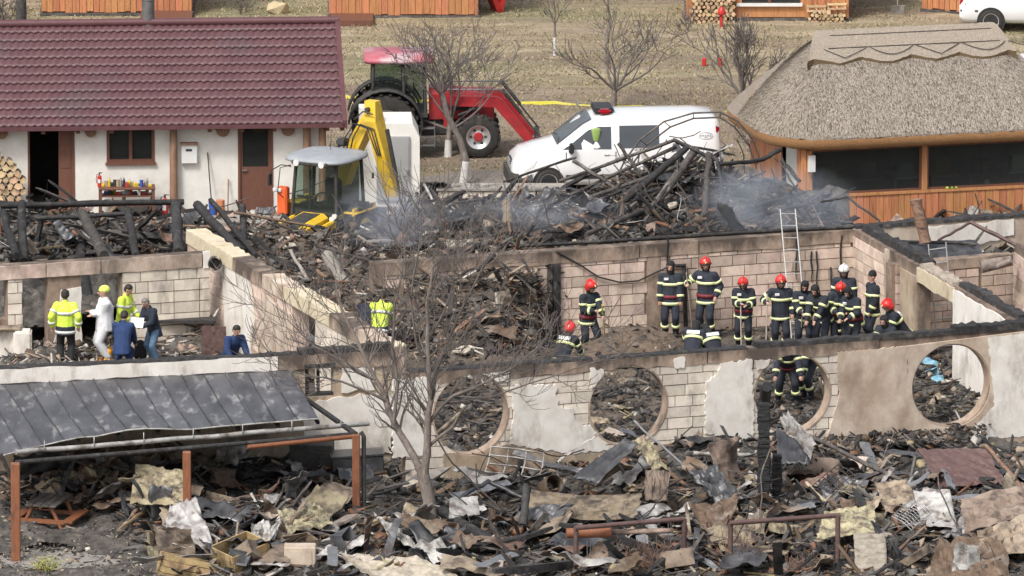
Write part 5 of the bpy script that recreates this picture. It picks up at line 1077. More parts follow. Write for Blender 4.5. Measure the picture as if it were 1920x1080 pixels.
# boom and dipper at the rear, folded up
def armseg(par, pts, wds, th, m, name):
    mb = MB(); rings = []
    for i, (p, wd) in enumerate(zip(pts, wds)):
        p = Vector(p); d = (Vector(pts[min(i + 1, len(pts) - 1)]) - Vector(pts[max(i - 1, 0)])).normalized(); up = Vector((0, 0, 1)).cross(Vector((1, 0, 0))); n = Vector((1, 0, 0)); s_ = d.cross(n).normalized()
        rings.append([p + n * th / 2 + s_ * wd / 2, p + n * th / 2 - s_ * wd / 2, p - n * th / 2 - s_ * wd / 2, p - n * th / 2 + s_ * wd / 2])
    mb.loft(rings, smooth=False); return mb.build(name, M[m], par)
bm1 = armseg(bl, [(-.25, 1.3, 1.7), (.0, 1.35, 2.4), (.45, 1.35, 3.3), (.7, 1.35, 3.75)], [.36, .44, .5, .28], .36, 'jcb_yellow', 'boom')
bm2 = armseg(bl, [(.72, 1.2, 4.0), (.78, 1.2, 3.5), (1.0, 1.3, 2.6), (1.2, 1.5, 1.5)], [.28, .48, .42, .26], .33, 'jcb_yellow', 'dipper_arm')
mb = MB(); mb.tube([(1.22, 1.1, 3.3), (1.38, 1.3, 2.1)], .06, 8); mb.tube([(1.38, 1.3, 2.2), (1.5, 1.4, 1.2)], .035, 8); mb.build('hydraulic_ram', M['chassis'], bl)
for k in range(3): mb = MB(); mb.tube([(-.1 + .1 * k, 1.05, 2.5), (.0 + .12 * k, 1.0, 3.0), (.3 + .1 * k, .95, 3.4), (.7 + .1 * k, .95, 3.3), (.95 + .05 * k, 1.05, 2.6)], .018, 5); mb.build('hydraulic_hose', M['black_plastic'], bl)
mb = MB(); mb.tube([(.9, .9, 3.7), (.6, .9, 3.75), (.3, .95, 3.5)], .02, 5); mb.cyl((.7, .9, 3.8), (.7, 1.6, 3.8), .06, n=10); mb.build('pivot_pin', M['chassis'], bl)
mb = MB(); mb.box((-.15, 1.15, 2.85), (.3, .3, .2), bev=.05); mb.box((-.3, 1.1, 2.6), (.2, .3, .25), bev=.05); mb.build('valve_block', M['chassis'], bl)
mb = MB(); mb.box((.9, .9, 2.1), (.02, .1, .14)); mb.build('decal', M['chassis'], bl)
mb = MB(); mb.box((.3, 1.0, .9), (1.8, .3, .7), bev=.05); mb.build('rear_frame', M['chassis'], bl)
# ================================================================== people
M['skin'] = mat('skin', (.45, .26, .19), (.52, .32, .24), scale=8, rough=.6)
M['navy'] = mat('turnout_navy', (.012, .016, .026), (.03, .036, .05), (.06, .06, .065), scale=9, rough=.85, bump=.3, bscale=30, rnd=.2, lo3=.6, hi3=.85)
M['stripe'] = mat('reflective_stripe', (.72, .78, .36), (.8, .84, .5), scale=9, rough=.45)
M['hivis'] = mat('hivis_yellow_jacket', (.58, .78, .06), (.7, .88, .12), scale=5, rough=.7, bump=.3, bscale=14)
M['grey_strip'] = mat('silver_stripe', (.6, .62, .6), (.7, .7, .66), rough=.4)
M['helmet_red'] = mat('helmet_red', (.62, .02, .02), (.72, .04, .03), scale=4, rough=.22, coat=.6)
M['helmet_white'] = mat('helmet_white', (.75, .75, .72), (.8, .8, .78), scale=4, rough=.25, coat=.5)
M['coverall'] = mat('white_coverall', (.66, .68, .7), (.75, .76, .77), scale=5, rough=.8, bump=.4, bscale=12)
M['blue_cloth'] = mat('royal_blue_cloth', (.012, .03, .1), (.022, .05, .14), scale=6, rough=.85, bump=.3, bscale=14)
M['navy_cloth'] = mat('dark_navy_cloth', (.012, .018, .035), (.025, .032, .05), scale=6, rough=.85, bump=.3, bscale=14)
M['jeans'] = mat('blue_jeans', (.07, .13, .22), (.12, .2, .3), scale=10, rough=.85)
M['black_cloth'] = mat('black_cloth', (.01, .01, .012), (.025, .025, .028), scale=8, rough=.9)
M['orange_boot'] = mat('orange_boot_cover', (.75, .3, .02), (.85, .4, .05), scale=8, rough=.6)
M['hair'] = mat('dark_hair', (.015, .012, .01), (.035, .028, .022), scale=30, rough=.7)
M['hair_grey'] = mat('grey_hair', (.16, .14, .13), (.26, .24, .22), scale=30, rough=.8)
M['beanie'] = mat('yellow_beanie', (.6, .75, .12), (.7, .82, .2), scale=20, rough=.9)
M['patch'] = mat('white_patch', (.72, .72, .7), (.78, .78, .77), rough=.6)
M['belt_red'] = mat('dark_red_belt', (.16, .02, .03), (.22, .03, .04), rough=.7)
M['yellow_shaft'] = mat('yellow_shaft', (.7, .6, .06), rough=.5); M['wood_shaft'] = mat('pale_wood_shaft', (.4, .34, .28), (.5, .44, .36), scale=6, rough=.7)
def remesh(mb, name, m, par, vox, smooth=2):
    me = mb.mesh('tmp', m); o = bpy.data.objects.new('tmp', me); COL.objects.link(o)
    r = o.modifiers.new('r', 'REMESH'); r.mode = 'VOXEL'; r.voxel_size = vox; r.use_smooth_shade = True
    if smooth: s = o.modifiers.new('s', 'SMOOTH'); s.factor = .5; s.iterations = smooth
    bpy.context.view_layer.update(); dg = bpy.context.evaluated_depsgraph_get(); me2 = bpy.data.meshes.new_from_object(o.evaluated_get(dg)); me2.name = name
    me2.materials.clear(); me2.materials.append(m if not isinstance(m, (list, tuple)) else m[0]); me2.polygons.foreach_set('use_smooth', [True] * len(me2.polygons))
    bpy.data.objects.remove(o); bpy.data.meshes.remove(me)
    p = bpy.data.objects.new(name, me2); COL.objects.link(p); p.parent = par; return p
def band(par, a, b, t, ra, rb, m, wid=.06, ell=1.0, off=.012, name='reflective_stripe', front=None):
    """ring round the limb a->b at fraction t; ell = depth ratio"""
    a = Vector(a); b = Vector(b); d = (b - a).normalized(); c = a.lerp(b, t); r = ra + (rb - ra) * t + off
    x = Vector((1, 0, 0)) - d * d.x; x = x.normalized() if x.length > .2 else Vector((0, 1, 0)).cross(d).normalized(); y = d.cross(x); n = 20; mb = MB()
    rings = []
    for rr, dd in ((r - .02, -wid / 2), (r, -wid / 2), (r, wid / 2), (r - .02, wid / 2)):
        rings.append([c + d * dd + x * math.cos(2 * math.pi * k / n) * rr + y * math.sin(2 * math.pi * k / n) * rr * ell for k in range(n)])
    mb.loft(rings, cap=False); return mb.build(name, m, par)
def V3(*a): return Vector(a)
def ik(a, b, l1, l2, pole):
    """two-bone joint position"""
    a = Vector(a); b = Vector(b); d = b - a; L = min(d.length, (l1 + l2) * .999); dn = d.normalized(); x = (l1 * l1 - l2 * l2 + L * L) / (2 * L); h = math.sqrt(max(l1 * l1 - x * x, 0))
    p = Vector(pole); p = (p - dn * p.dot(dn)).normalized(); return a + dn * x + p * h, a + dn * L
def person(loc, face, label, kit, lean=0.0, side=0.0, crouch=0.0, hands=None, feet=None, head=(0, 0), h=1.78, group=None, helmet=None, name='person', knees=1, patch=None, low=False):
    """local frame: faces -Y; x to the figure's left. face = heading in degrees (0 = towards the camera)"""
    k = h / 1.78; e = empty(name, loc, R(face), label, 'person', group); e.scale = (k, k, k)
    J = kit['jacket']; T = kit['trousers']; hipz = .92 - crouch; L = R(lean); S = R(side)
    hip = V3(0, crouch * .25 + math.sin(L) * .12, hipz); up = V3(math.sin(S), -math.sin(L), math.cos(L) * math.cos(S)).normalized(); rt = V3(math.cos(S), 0, -math.sin(S)); fw = rt.cross(up) * -1
    if fw.y > 0: fw = -fw
    waist = hip + up * .16; chest = hip + up * .38; neck = hip + up * .56; hl = R(head[0]); hu = V3(0, -math.sin(L * .6 + hl), math.cos(L * .6 + hl)).normalized()
    hc = neck + hu * .17 + fw * .02; sh = [neck - up * .07 + rt * (s * .19) for s in (1, -1)]
    yaw = Matrix.Rotation(R(head[1]), 3, hu); fdir = yaw @ (hu.cross(rt)).normalized(); 
    if fdir.dot(fw) < -.2 and abs(head[1]) < 80: fdir = -fdir
    hr = fdir.cross(hu).normalized()
    feet = feet or [(.12, 0, 0), (-.12, .04, 0)]; ft = [V3(*f) for f in feet]; an = [f + V3(0, .03, .09) for f in ft]
    hj = [hip + rt * .1 - up * .02, hip - rt * .1 - up * .02]; kn = []
    for i in range(2): q, _ = ik(hj[i], an[i], .44, .43, (0.1 * (1 if i == 0 else -1), -1, .15)); kn.append(q)
    hands = hands or [(.26, -.08, .82), (-.26, -.08, .82)]; hd = []; el = []
    for i in range(2):
        q, w_ = ik(sh[i], V3(*hands[i]), .29, .27, (.6 * (1 if i == 0 else -1), .8, -.35)); el.append(q); hd.append(w_)
    # body: one continuous skin surface
    mb = MB(); mb.cap2(hip, waist, (.14, .1, .1), (.12, .09, .1)); mb.cap2(waist, chest, (.12, .09, .1), (.15, .1, .1)); mb.cap2(chest, neck - up * .04, (.15, .1, .1), (.11, .07, .05)); mb.cap2(neck - up * .05, hc - hu * .06, .06, .055)
    mb.cap2(hc + hu * .03 + fdir * -.012, hc - hu * .055 + fdir * .018, .092, .062)          # skull to jaw
    mb.cap2(hc + fdir * .085 - hu * .005, hc + fdir * .108 - hu * .028, .012, .017)            # nose
    for s in (1, -1): mb.cap2(hc + hr * s * .09 + hu * .01, hc + hr * s * .092 - hu * .03, (.014, .02, .02), (.01, .014, .012)); mb.cap2(hc + fdir * .075 + hr * .035 * s + hu * .028, hc + fdir * .078 + hr * .02 * s + hu * .03, .014, .013)
    for i in range(2):
        s = 1 if i == 0 else -1
        mb.cap2(sh[i], el[i], .05, .042); mb.cap2(el[i], hd[i], .042, .028); mb.cap2(hj[i], kn[i], .075, .055); mb.cap2(kn[i], an[i], .055, .042); mb.cap2(an[i] - V3(0, 0, .04), ft[i] + V3(0, -.14, .03), .045, .035)
        d = (hd[i] - el[i]).normalized(); cr = d.cross(V3(0, 0, 1)); cr = cr.normalized() if cr.length > .1 else V3(1, 0, 0); nn = cr.cross(d); pm = hd[i] + d * .05
        mb.cap2(hd[i] + d * .01, pm, (.028, .028, .028), (.036, .03, .03))
        if not low:
            for q in range(4): o = cr * (q - 1.5) * .021; kx = pm + d * .035 + o; tip = kx + d * (.032 - .004 * abs(q - 1.5)) - nn * .022 + o * .1; mb.cap2(pm + o, kx, .011, .0105); mb.cap2(kx, tip, .0105, .009)
            th = pm - d * .03 + cr * .034 * s; mb.cap2(th, th + d * .035 + cr * .018 * s - nn * .02, .012, .01)
    remesh(mb, 'body', M['skin'], e, .013)
    for s in (1, -1): mb = MB(); mb.cap2(hc + fdir * .086 + hr * .034 * s + hu * .014, hc + fdir * .087 + hr * .036 * s + hu * .014, (.012, .01, .007), (.012, .01, .007)); mb.build('eye', M['hair'], e)
    mb = MB(); mb.cap2(hc + fdir * .082 - hu * .062 + hr * .02, hc + fdir * .082 - hu * .062 - hr * .02, .007, .007); mb.build('mouth', M['belt_red'], e)
    # trousers, boots
    mb = MB(); mb.cap2(hip + up * .04, hip - up * .04, (.172, .13, .1), (.165, .13, .1))
    for i in range(2): mb.cap2(hj[i], kn[i], .115, .092); mb.cap2(kn[i], an[i] + V3(0, 0, .06), .092, .08)
    remesh(mb, 'trousers', M[T], e, .022)
    if kit.get('boots', True):
        for i in range(2): mb = MB(); mb.cap2(an[i] + V3(0, .01, kit.get('boot_h', .08)), an[i] - V3(0, 0, .03), .072, .062); mb.cap2(ft[i] + V3(0, .05, .045), ft[i] + V3(0, -.17, .04), (.055, .06, .045), (.05, .05, .038)); remesh(mb, 'boot', M[kit.get('boot', 'black_cloth')], e, .02)
    # jacket
    jl = kit.get('jlen', .17); mb = MB(); low_ = hip - up * jl
    mb.cap2(low_, waist, (.225, .17, .04), (.205, .155, .1)); mb.cap2(waist, chest, (.205, .155, .1), (.225, .16, .1)); mb.cap2(chest, neck - up * .06, (.225, .16, .1), (.15, .11, .06)); mb.cap2(neck - up * .05, neck + up * .01, .085, .075)
    for i in range(2): mb.cap2(neck - up * .08, sh[i], .09, .085); mb.cap2(sh[i], el[i], .094, .082); mb.cap2(el[i], hd[i] - (hd[i] - el[i]).normalized() * .03, .082, .062)
    jk = remesh(mb, 'jacket', M[J], e, .02)
    st = M[kit.get('stripe_mat', 'stripe')] if kit.get('stripes') else None
    if st:
        band(e, low_, waist, .15, .225, .22, st, .065, .76); 
        band(e, waist, chest, .75, .205, .22, st, .065, .75)
        for i in range(2):
            band(e, sh[i], el[i], .55, .094, .082, st, .055); band(e, el[i], hd[i], .55, .082, .07, st, .055)
            if knees: band(e, kn[i], an[i], .5, .092, .085, st, .07)
        if kit.get('belt'): band(e, low_, waist, .62, .22, .208, M['belt_red'], .08, .78, name='belt')
    if kit.get('lower'): mb = MB(); mb.cap2(low_ - up * .02, hip + up * .02, (.225, .17, .03), (.222, .168, .04)); remesh(mb, 'jacket_hem', M[kit['lower']], e, .02)
    if patch:   # plate between the shoulders or on the chest
        sgn = -1 if patch == 'back' else 1; c = chest + up * .05 + fw * sgn * .172; wd = .3 if patch == 'back' else .1; hh = .085 if patch == 'back' else .05
        if patch == 'chest': c = chest + up * .08 + fw * .165 + rt * (-.09)
        mb = MB(); nrm = fw * sgn; V = [c + rt * (x * wd / 2) + up * (z * hh / 2) + nrm * (o - .03 * abs(x) * (patch == 'back')) for o in (-.03, .012) for z in (-1, 1) for x in (-1, 1)]; mb.add(V, [(0, 1, 3, 2), (4, 6, 7, 5), (0, 4, 5, 1), (2, 3, 7, 6), (0, 2, 6, 4), (1, 5, 7, 3)]); mb.build('name_patch', M['patch'], e)
    # head gear
    if helmet in ('red', 'white'):
        hm = M['helmet_' + helmet]; mb = MB(); mb.cap2(hc + hu * .05 - fdir * .02, hc - hu * .02 - fdir * .045, (.135, .135, .125), (.13, .13, .11))
        hh_ = remesh(mb, 'helmet', hm, e, .018)
        cut = hh_.data; bm = bmesh.new(); bm.from_mesh(cut)          # open the face side
        kill = [f for f in bm.faces if ((f.calc_center_median() - hc).dot(fdir) > .02 and (f.calc_center_median() - hc).dot(hu) < .02) or (f.calc_center_median() - hc).dot(hu) < -.09]
        bmesh.ops.delete(bm, geom=kill, context='FACES'); bm.to_mesh(cut); bm.free()
        mb = MB(); n = 9; arc = [hc + hu * .035 + (fdir * math.cos(t) + hr * math.sin(t)) * .137 - fdir * .018 for t in [R(-70 + 140 * q / (n - 1)) for q in range(n)]]; mb.tube(arc, .014, 5); mb.build('visor_rim', M['black_plastic'], hh_)
        mb = MB(); mb.tube([hc + hu * (.035 + .15 * math.cos(t)) + fdir * (-.02 + .14 * math.sin(t)) for t in [R(-80 + 150 * q / 10) for q in range(11)]], .02, 6); mb.build('helmet_crest', hm, hh_)
        mb = MB(); mb.cap2(hc + hu * .095 + fdir * .098, hc + hu * .07 + fdir * .112, .026, .02); mb.build('badge', M['stripe'], hh_)
        mb = MB()
        for s in (1, -1): mb.tube([hc + hr * s * .1 - hu * .02, hc + hr * s * .085 - hu * .09 + fdir * .03, hc - hu * .12 + fdir * .05], .009, 5)
        mb.build('chin_strap', M['black_cloth'], hh_)
        mb = MB(); mb.cap2(hc - hu * .02 - fdir * .05, neck + hu * .02, (.1, .09, .08), .08); remesh(mb, 'neck_cover', M['black_cloth'], e, .02)
    elif helmet == 'hood':
        mb = MB(); mb.cap2(hc + hu * .045 - fdir * .02, hc - hu * .05 - fdir * .015, .108, .098); mb.cap2(hc - hu * .06, neck, .095, .09); o = remesh(mb, 'balaclava', M['black_cloth'], e, .016); bm = bmesh.new(); bm.from_mesh(o.data)
        kill = [f for f in bm.faces if (f.calc_center_median() - hc).dot(fdir) > .05 and -.06 < (f.calc_center_median() - hc).dot(hu) < .06 and abs((f.calc_center_median() - hc).dot(hr)) < .06]
        bmesh.ops.delete(bm, geom=kill, context='FACES'); bm.to_mesh(o.data); bm.free()
    elif helmet == 'beanie' or helmet == 'blackhat':
        mb = MB(); mb.cap2(hc + hu * .075 - fdir * .02, hc + hu * .04 - fdir * .015, (.098, .1, .09), (.105, .108, .05)); remesh(mb, 'beanie', M['beanie' if helmet == 'beanie' else 'black_cloth'], e, .014)
    else:
        mb = MB(); mb.cap2(hc + hu * .05 - fdir * .02, hc - hu * .01 - fdir * .045, (.1, .102, .09), (.092, .085, .07)); remesh(mb, 'hair', M['hair_grey' if helmet == 'grey' else 'hair'], e, .014)
    return e, dict(hd=hd, el=el, neck=neck, hc=hc, sh=sh, k=k)
def Wd(e, p): return e.matrix_world @ Vector(p)
FIRE = dict(jacket='navy', trousers='navy', stripes=True, belt=True); FIRE2 = dict(jacket='navy', trousers='navy', stripes=True)
def feetat(px, py, z=ZF + .02): return P(px, py, z)
HP = [(.18, -.3, 1.12), (-.16, -.33, 1.05)]
def tool(pt_hand, foot, m, label, name, cat, top=.3, blade=True, r=.016):
    a = Vector(foot); b = Vector(pt_hand); d = (b - a).normalized(); mb = MB(); mb.cyl(a + d * .1, b + d * top, r, n=8); o = mb.build(name, m); tag(o, label, cat)
    if blade: mb = MB(); x = d.cross(V3(0, 1, 0)).normalized(); y = x.cross(d); mb.add([a + x * sx * wv + y * (.03 * abs(sx)) + d * t for t, wv in ((-.12, .06), (0, .12), (.14, .11)) for sx in (-1, 0, 1)], [(0, 1, 4, 3), (1, 2, 5, 4), (3, 4, 7, 6), (4, 5, 8, 7)]); bb = mb.build('blade', M['steel'], o); bb.modifiers.new('t', 'SOLIDIFY').thickness = .01
    return o
def upd(): bpy.context.view_layer.update()
g = 'firefighters working in the big roofless room'
# F1 with the yellow-shafted shovel
e, j = person(feetat(1103, 668), 38, 'firefighter in red helmet leaning on a yellow-shafted shovel at the left', FIRE, lean=6, hands=[(.1, -.42, 1.0), (-.06, -.3, 1.12)], head=(14, 12), helmet='red', group=g, feet=[(.14, -.12, 0), (-.14, .1, 0)], patch='back'); upd()
tool(Wd(e, j['hd'][0]), P(1136, 660, ZF + .05), M['yellow_shaft'], 'yellow-shafted shovel held by the leftmost standing firefighter', 'shovel', 'shovel', top=.35)
person(feetat(1060, 708), 150, 'firefighter in red helmet crouching low at the far left behind the wall', FIRE2, lean=35, crouch=.42, hands=[(.2, -.5, .35), (-.2, -.5, .35)], helmet='red', group=g, patch='back', feet=[(.16, -.15, 0), (-.16, .15, 0)])
person(feetat(1257, 632), -4, 'firefighter in black balaclava without helmet standing beside the door frame', FIRE, lean=-2, hands=[(.24, -.12, .86), (-.24, -.12, .86)], head=(12, -8), helmet='hood', group=g, patch='chest', h=1.8)
e, j = person(feetat(1324, 632), -20, 'tall firefighter in red helmet holding a long shaft in front of the brick pillar', FIRE, lean=2, hands=[(.26, -.1, .95), (-.34, -.28, 1.22)], head=(5, 25), helmet='red', group=g, patch='chest', h=1.86); upd()
tool(Wd(e, j['hd'][1]), P(1298, 622, ZF + .1), M['wood_shaft'], 'wooden shaft held by the tall firefighter by the pillar', 'shovel', 'shovel')
person(feetat(1300, 700), 168, 'firefighter bent double with white back patch, left of the bending pair', FIRE2, lean=38, crouch=.38, hands=[(.2, -.5, .4), (-.2, -.5, .4)], head=(45, 0), helmet='hood', group=g, patch='back')
person(feetat(1336, 700), 205, 'firefighter bent double beside his mate, right of the bending pair', FIRE2, lean=42, crouch=.42, hands=[(.2, -.5, .4), (-.2, -.5, .4)], head=(45, 0), helmet='hood', group=g, patch='back')
e, j = person(feetat(1394, 654), -6, 'firefighter in red helmet looking down with both hands on a shovel grip', FIRE, lean=7, hands=[(.1, -.32, 1.12), (-.04, -.34, 1.16)], head=(28, 0), helmet='red', group=g, patch='chest', h=1.72); upd()
tool(Wd(e, j['hd'][1]), P(1390, 658, ZF + .05), M['wood_shaft'], 'shovel with dark red grip under the hands of the looking-down firefighter', 'shovel', 'shovel', top=.06)
e, j = person(feetat(1463, 660), 4, 'broad firefighter in red helmet facing the camera with a pole at his right hand', FIRE2, lean=3, hands=[(.27, -.1, .9), (-.33, -.24, 1.2)], head=(16, 6), helmet='red', group=g, patch='chest', h=1.8); upd()
tool(Wd(e, j['hd'][1]), P(1436, 664, ZF + .05), M['wood_shaft'], 'thin pole standing by the broad firefighter', 'rake_pole', 'pole', top=.2, blade=False)
e, j = person(feetat(1506, 660), 8, 'firefighter in black hood looking down, right beside the broad firefighter', FIRE2, lean=10, hands=[(.12, -.36, .95), (-.08, -.36, 1.0)], head=(25, -10), helmet='hood', group=g, patch='chest', h=1.74); upd()
tool(Wd(e, j['hd'][1]), P(1500, 654, ZF + .05), M['wood_shaft'], 'shovel held between the two hooded firefighters', 'shovel', 'shovel', top=.1)
person(feetat(1541, 664), -32, 'stooping firefighter in black hood leaning over to the left', FIRE2, lean=30, hands=[(.1, -.5, .85), (-.14, -.48, .8)], head=(10, 0), helmet='hood', group=g, h=1.78)
person(feetat(1583, 640), -12, 'firefighter in white helmet standing behind the group', FIRE2, lean=2, head=(15, 0), helmet='white', group=g, h=1.8)
person(feetat(1573, 662), 6, 'firefighter in red helmet bowing his head in front of the white helmet', FIRE, lean=14, hands=[(.14, -.34, 1.05), (-.1, -.34, 1.02)], head=(38, 0), helmet='red', group=g, h=1.76)
person(feetat(1601, 668), -38, 'bareheaded dark-hooded firefighter bending left between the helmets and the beanie man', FIRE, lean=18, hands=[(.12, -.4, 1.0), (-.12, -.4, .95)], head=(22, 0), helmet='hood', group=g, h=1.72, patch='chest')
person(feetat(1636, 652), -68, 'firefighter in black beanie in profile looking left', FIRE2, lean=0, hands=[(.2, -.15, .88), (-.24, .02, .86)], head=(2, 0), helmet='blackhat', group=g, h=1.8)
person(feetat(1686, 682), -70, 'firefighter in red helmet and grey scarf stooping at the right end of the row', FIRE2, lean=34, crouch=.15, hands=[(.2, -.5, .5), (-.2, -.5, .5)], head=(6, 0), helmet='red', group=g, patch='back', h=1.76)
person(feetat(1664, 690), -30, 'dark hooded crouching firefighter left of the door frame', FIRE2, lean=30, crouch=.4, hands=[(.2, -.5, .35), (-.2, -.5, .35)], helmet='hood', group=g, h=1.74)
person(feetat(1476, 758), 2, 'firefighter bending over, seen through the third round opening', FIRE, lean=42, crouch=.04, hands=[(.28, -.5, .75), (-.3, -.5, .75)], head=(30, 0), helmet='hood', group=g, h=1.78, feet=[(.2, 0, 0), (-.2, .04, 0)])
person(feetat(1512, 748), -40, 'second firefighter stooping behind, right in the third round opening', FIRE2, lean=46, crouch=.06, hands=[(.28, -.5, .55), (-.2, -.5, .55)], head=(20, 0), helmet='hood', group=g, h=1.74)
# left room
def hpl(x, y): return P(x, y, 1.05)
g2 = 'investigators in the left roofless room'; zf = ZF + .02
person(P(123, 687, zf), 176, 'person in yellow high-visibility jacket and dark trousers seen from behind at the left doorway', dict(jacket='hivis', trousers='black_cloth', stripes=True, stripe_mat='grey_strip', lower='navy_cloth', jlen=.16), hands=[(.3, 0, .92), (-.3, 0, .92)], knees=0, group=g2, h=1.8)
cv, _ = person(P(197, 678, zf), -78, 'person in white coverall, yellow beanie and orange boots with folded arms', dict(jacket='coverall', trousers='coverall', boot='orange_boot', boot_h=.17), hands=[(-.06, -.24, 1.18), (.1, -.24, 1.14)], helmet='beanie', group=g2, h=1.76); cv.scale = (1.12, 1.3, .99)
person(P(232, 668, zf), 62, 'dark-haired person in yellow high-visibility jacket looking right', dict(jacket='hivis', trousers='navy_cloth', jlen=.16, stripes=True, stripe_mat='grey_strip'), lean=8, hands=[(.2, -.3, .95), (-.2, -.25, .95)], head=(18, 0), knees=0, group=g2, h=1.72)
person(P(231, 690, zf), 170, 'person in royal blue jacket crouching with the back to the camera', dict(jacket='blue_cloth', trousers='blue_cloth', stripes=False), lean=22, crouch=.36, hands=[(.22, -.4, .5), (-.22, -.4, .5)], head=(15, 0), group=g2, h=1.72)
e, j = person(P(287, 682, zf), -52, 'grey-haired person in navy coat and jeans reading a white sheet', dict(jacket='navy_cloth', trousers='jeans', jlen=.2), lean=16, hands=[(.1, -.42, 1.02), (-.12, -.42, 1.02)], head=(24, 0), helmet='grey', group=g2, h=1.62); upd()
mb = MB(); mb.box((0, 0, 0), (.34, .01, .26), rot=(R(-40), 0, R(-10))); tag(mb.build('paper', M['white_paint'], loc=Wd(e, (0, -.52, 1.12))), 'white sheet of paper in the hands of the grey-haired person', 'paper')
mb = MB(); mb.cap2((0, 0, .2), (0, 0, .42), (.16, .1, .18), (.13, .09, .12)); o = remesh(mb, 'backpack', M['black_cloth'], None, .02); o.location = P(263, 680, zf); tag(o, 'black backpack between the blue jacket and the jeans', 'backpack')
person(P(436, 716, zf), 30, 'person in blue workwear bending at the foot of the pale diagonal wall', dict(jacket='blue_cloth', trousers='blue_cloth'), lean=30, crouch=.3, hands=[(.2, -.4, .6), (-.2, -.4, .6)], group=g2, h=1.74)
person(P(566, 690, zf + .1), -70, 'person in white coverall and dark cap bending in the doorway of the diagonal wall', dict(jacket='coverall', trousers='coverall'), lean=48, crouch=.2, hands=[(.2, -.5, .5), (-.2, -.5, .5)], helmet='blackhat', group=g2, h=1.74)
person(hpl(713, 668), 168, 'person in bright yellow-green vest over dark clothes bending behind the big bare tree', dict(jacket='hivis', trousers='navy_cloth', stripes=True, stripe_mat='grey_strip', lower='navy_cloth'), lean=26, crouch=.2, hands=[(.25, -.5, .7), (-.25, -.5, .7)], head=(20, 0), group=g2, h=1.76)
person(hpl(683, 665), 140, 'dark-clothed person stooping left of the yellow-green vest behind the tree', dict(jacket='navy_cloth', trousers='black_cloth'), lean=30, crouch=.25, hands=[(.25, -.5, .7), (-.25, -.5, .7)], group=g2, h=1.74)
# bits by the people
# ================================================================== grey metal shelter, lower left
M['post_brown'] = mat('red_brown_post', (.21, .08, .038), (.29, .115, .055), (.12, .055, .038), scale=4, rough=.55, stretch=(4, 4, 1))
M['roof_grey'] = mat('burnt_grey_roof_sheet', (.07, .07, .078), (.14, .14, .15), (.4, .39, .38), scale=1.4, rough=.5, metal=.25, bump=.15, coord='World', stretch=(1.6, .45, 1), s3=1.9, lo3=.54, hi3=.7, detail=8, rnd=.22)
sb0, sb1, sf0, sf1 = P(-75, 722, 2.42), P(545, 692, 2.42), P(0, 832, 2.3), P(598, 785, 2.3)
she = empty('metal_shelter', P(340, 1000, 0), 0, 'lean-to shelter with burnt grey standing-seam metal roof on brown posts', 'shelter')
NP = 15
def rp_(s, t):
    p = sb0.lerp(sb1, s).lerp(sf0.lerp(sf1, s), t)
    curl = max(0, 1 - s / .24) ** 1.2 * (t ** 3) * .28
    return p + Vector((0, 0, -curl - .05 * math.sin(math.pi * t) + .03 * noise.noise(Vector((s * 9, t * 3, 0))) + (.10 * max(0, 1 - abs(s - .43) / .13) * max(0, t - .6) / .4)))
for k in range(NP):
    a, b = k / NP, (k + 1) / NP - .001; n, m_ = 4, 16; mb = MB(); vs = [rp_(a + (b - a) * i / n, j / m_) for j in range(m_ + 1) for i in range(n + 1)]; N_ = len(vs)
    mb.add(vs + [v - Vector((0, 0, .006)) for v in vs], [(j * (n + 1) + i, j * (n + 1) + i + 1, (j + 1) * (n + 1) + i + 1, (j + 1) * (n + 1) + i) for j in range(m_) for i in range(n)] + [(N_ + j * (n + 1) + i, N_ + (j + 1) * (n + 1) + i, N_ + (j + 1) * (n + 1) + i + 1, N_ + j * (n + 1) + i + 1) for j in range(m_) for i in range(n)], 0, True)
    pn = mb.build('roof_panel', M['roof_grey'], she)
    mb = MB(); mb.tube([rp_(a, j / m_) + Vector((0, 0, .018)) for j in range(m_ + 1)], .016, 4); mb.build('standing_seam', M['tin_dark'], pn)
gz = 2.12; ga, gb = P(30, 848, gz), P(692, 794, gz)
mb = MB(); mb.tube([ga.lerp(gb, k / 20) + Vector((0, 0, .03 * noise.noise(Vector((k * .4, 0, 3))))) for k in range(21)], .055, 8); mb.build('gutter', M['tin_light'], she)
mb = MB(); mb.tube([rp_(k / 20, 1.0) + Vector((0, -.01, .0)) for k in range(21)], .02, 5); mb.build('eave_trim', M['tin_light'], she)
for k in range(7): t = .08 + k * .14; p = ga.lerp(gb, t); mb = MB(); mb.tube([p + Vector((0, -.06, 0)), p + Vector((0, -.07, .1)), p + Vector((0, .02, .2))], .012, 5); mb.build('gutter_bracket', M['steel'], she)
for x, y0, y1, m_ in ((30, 852, 1050, .1), (351, 838, 1028, .09), (668, 806, 995, .085)):
    base_ = P(x, y1, .02); base_.z = .01; top = Vector((base_.x, base_.y, gz + .06)); mb = MB(); mb.box((base_ + top) / 2, (m_ * 2, m_ * 2, (top - base_).length), bev=.015); mb.build('post', M['post_brown'], she)
p0 = P(30, 1050, 0); p1 = P(668, 995, 0); 
mb = MB(); mb.tube([Vector((p0.x, p0.y + .25, gz + .0)), Vector((p1.x, p1.y + .25, gz + .0))], .06, 4); mb.build('front_beam', M['char'], she)
mb = MB(); mb.tube([Vector((p0.x, p0.y, gz)).lerp(Vector((p1.x, p1.y, gz)), .68) + Vector((0, .05, -.05)), Vector((p1.x, p1.y, gz + .0))], .06, 4); mb.build('front_beam', M['post_brown'], she)
mb = MB(); b1_ = Vector((p1.x, p1.y, gz + .04)); mb.tube([b1_, sb1 + Vector((.2, -.6, -.45))], .06, 4); mb.build('side_beam', M['char'], she)
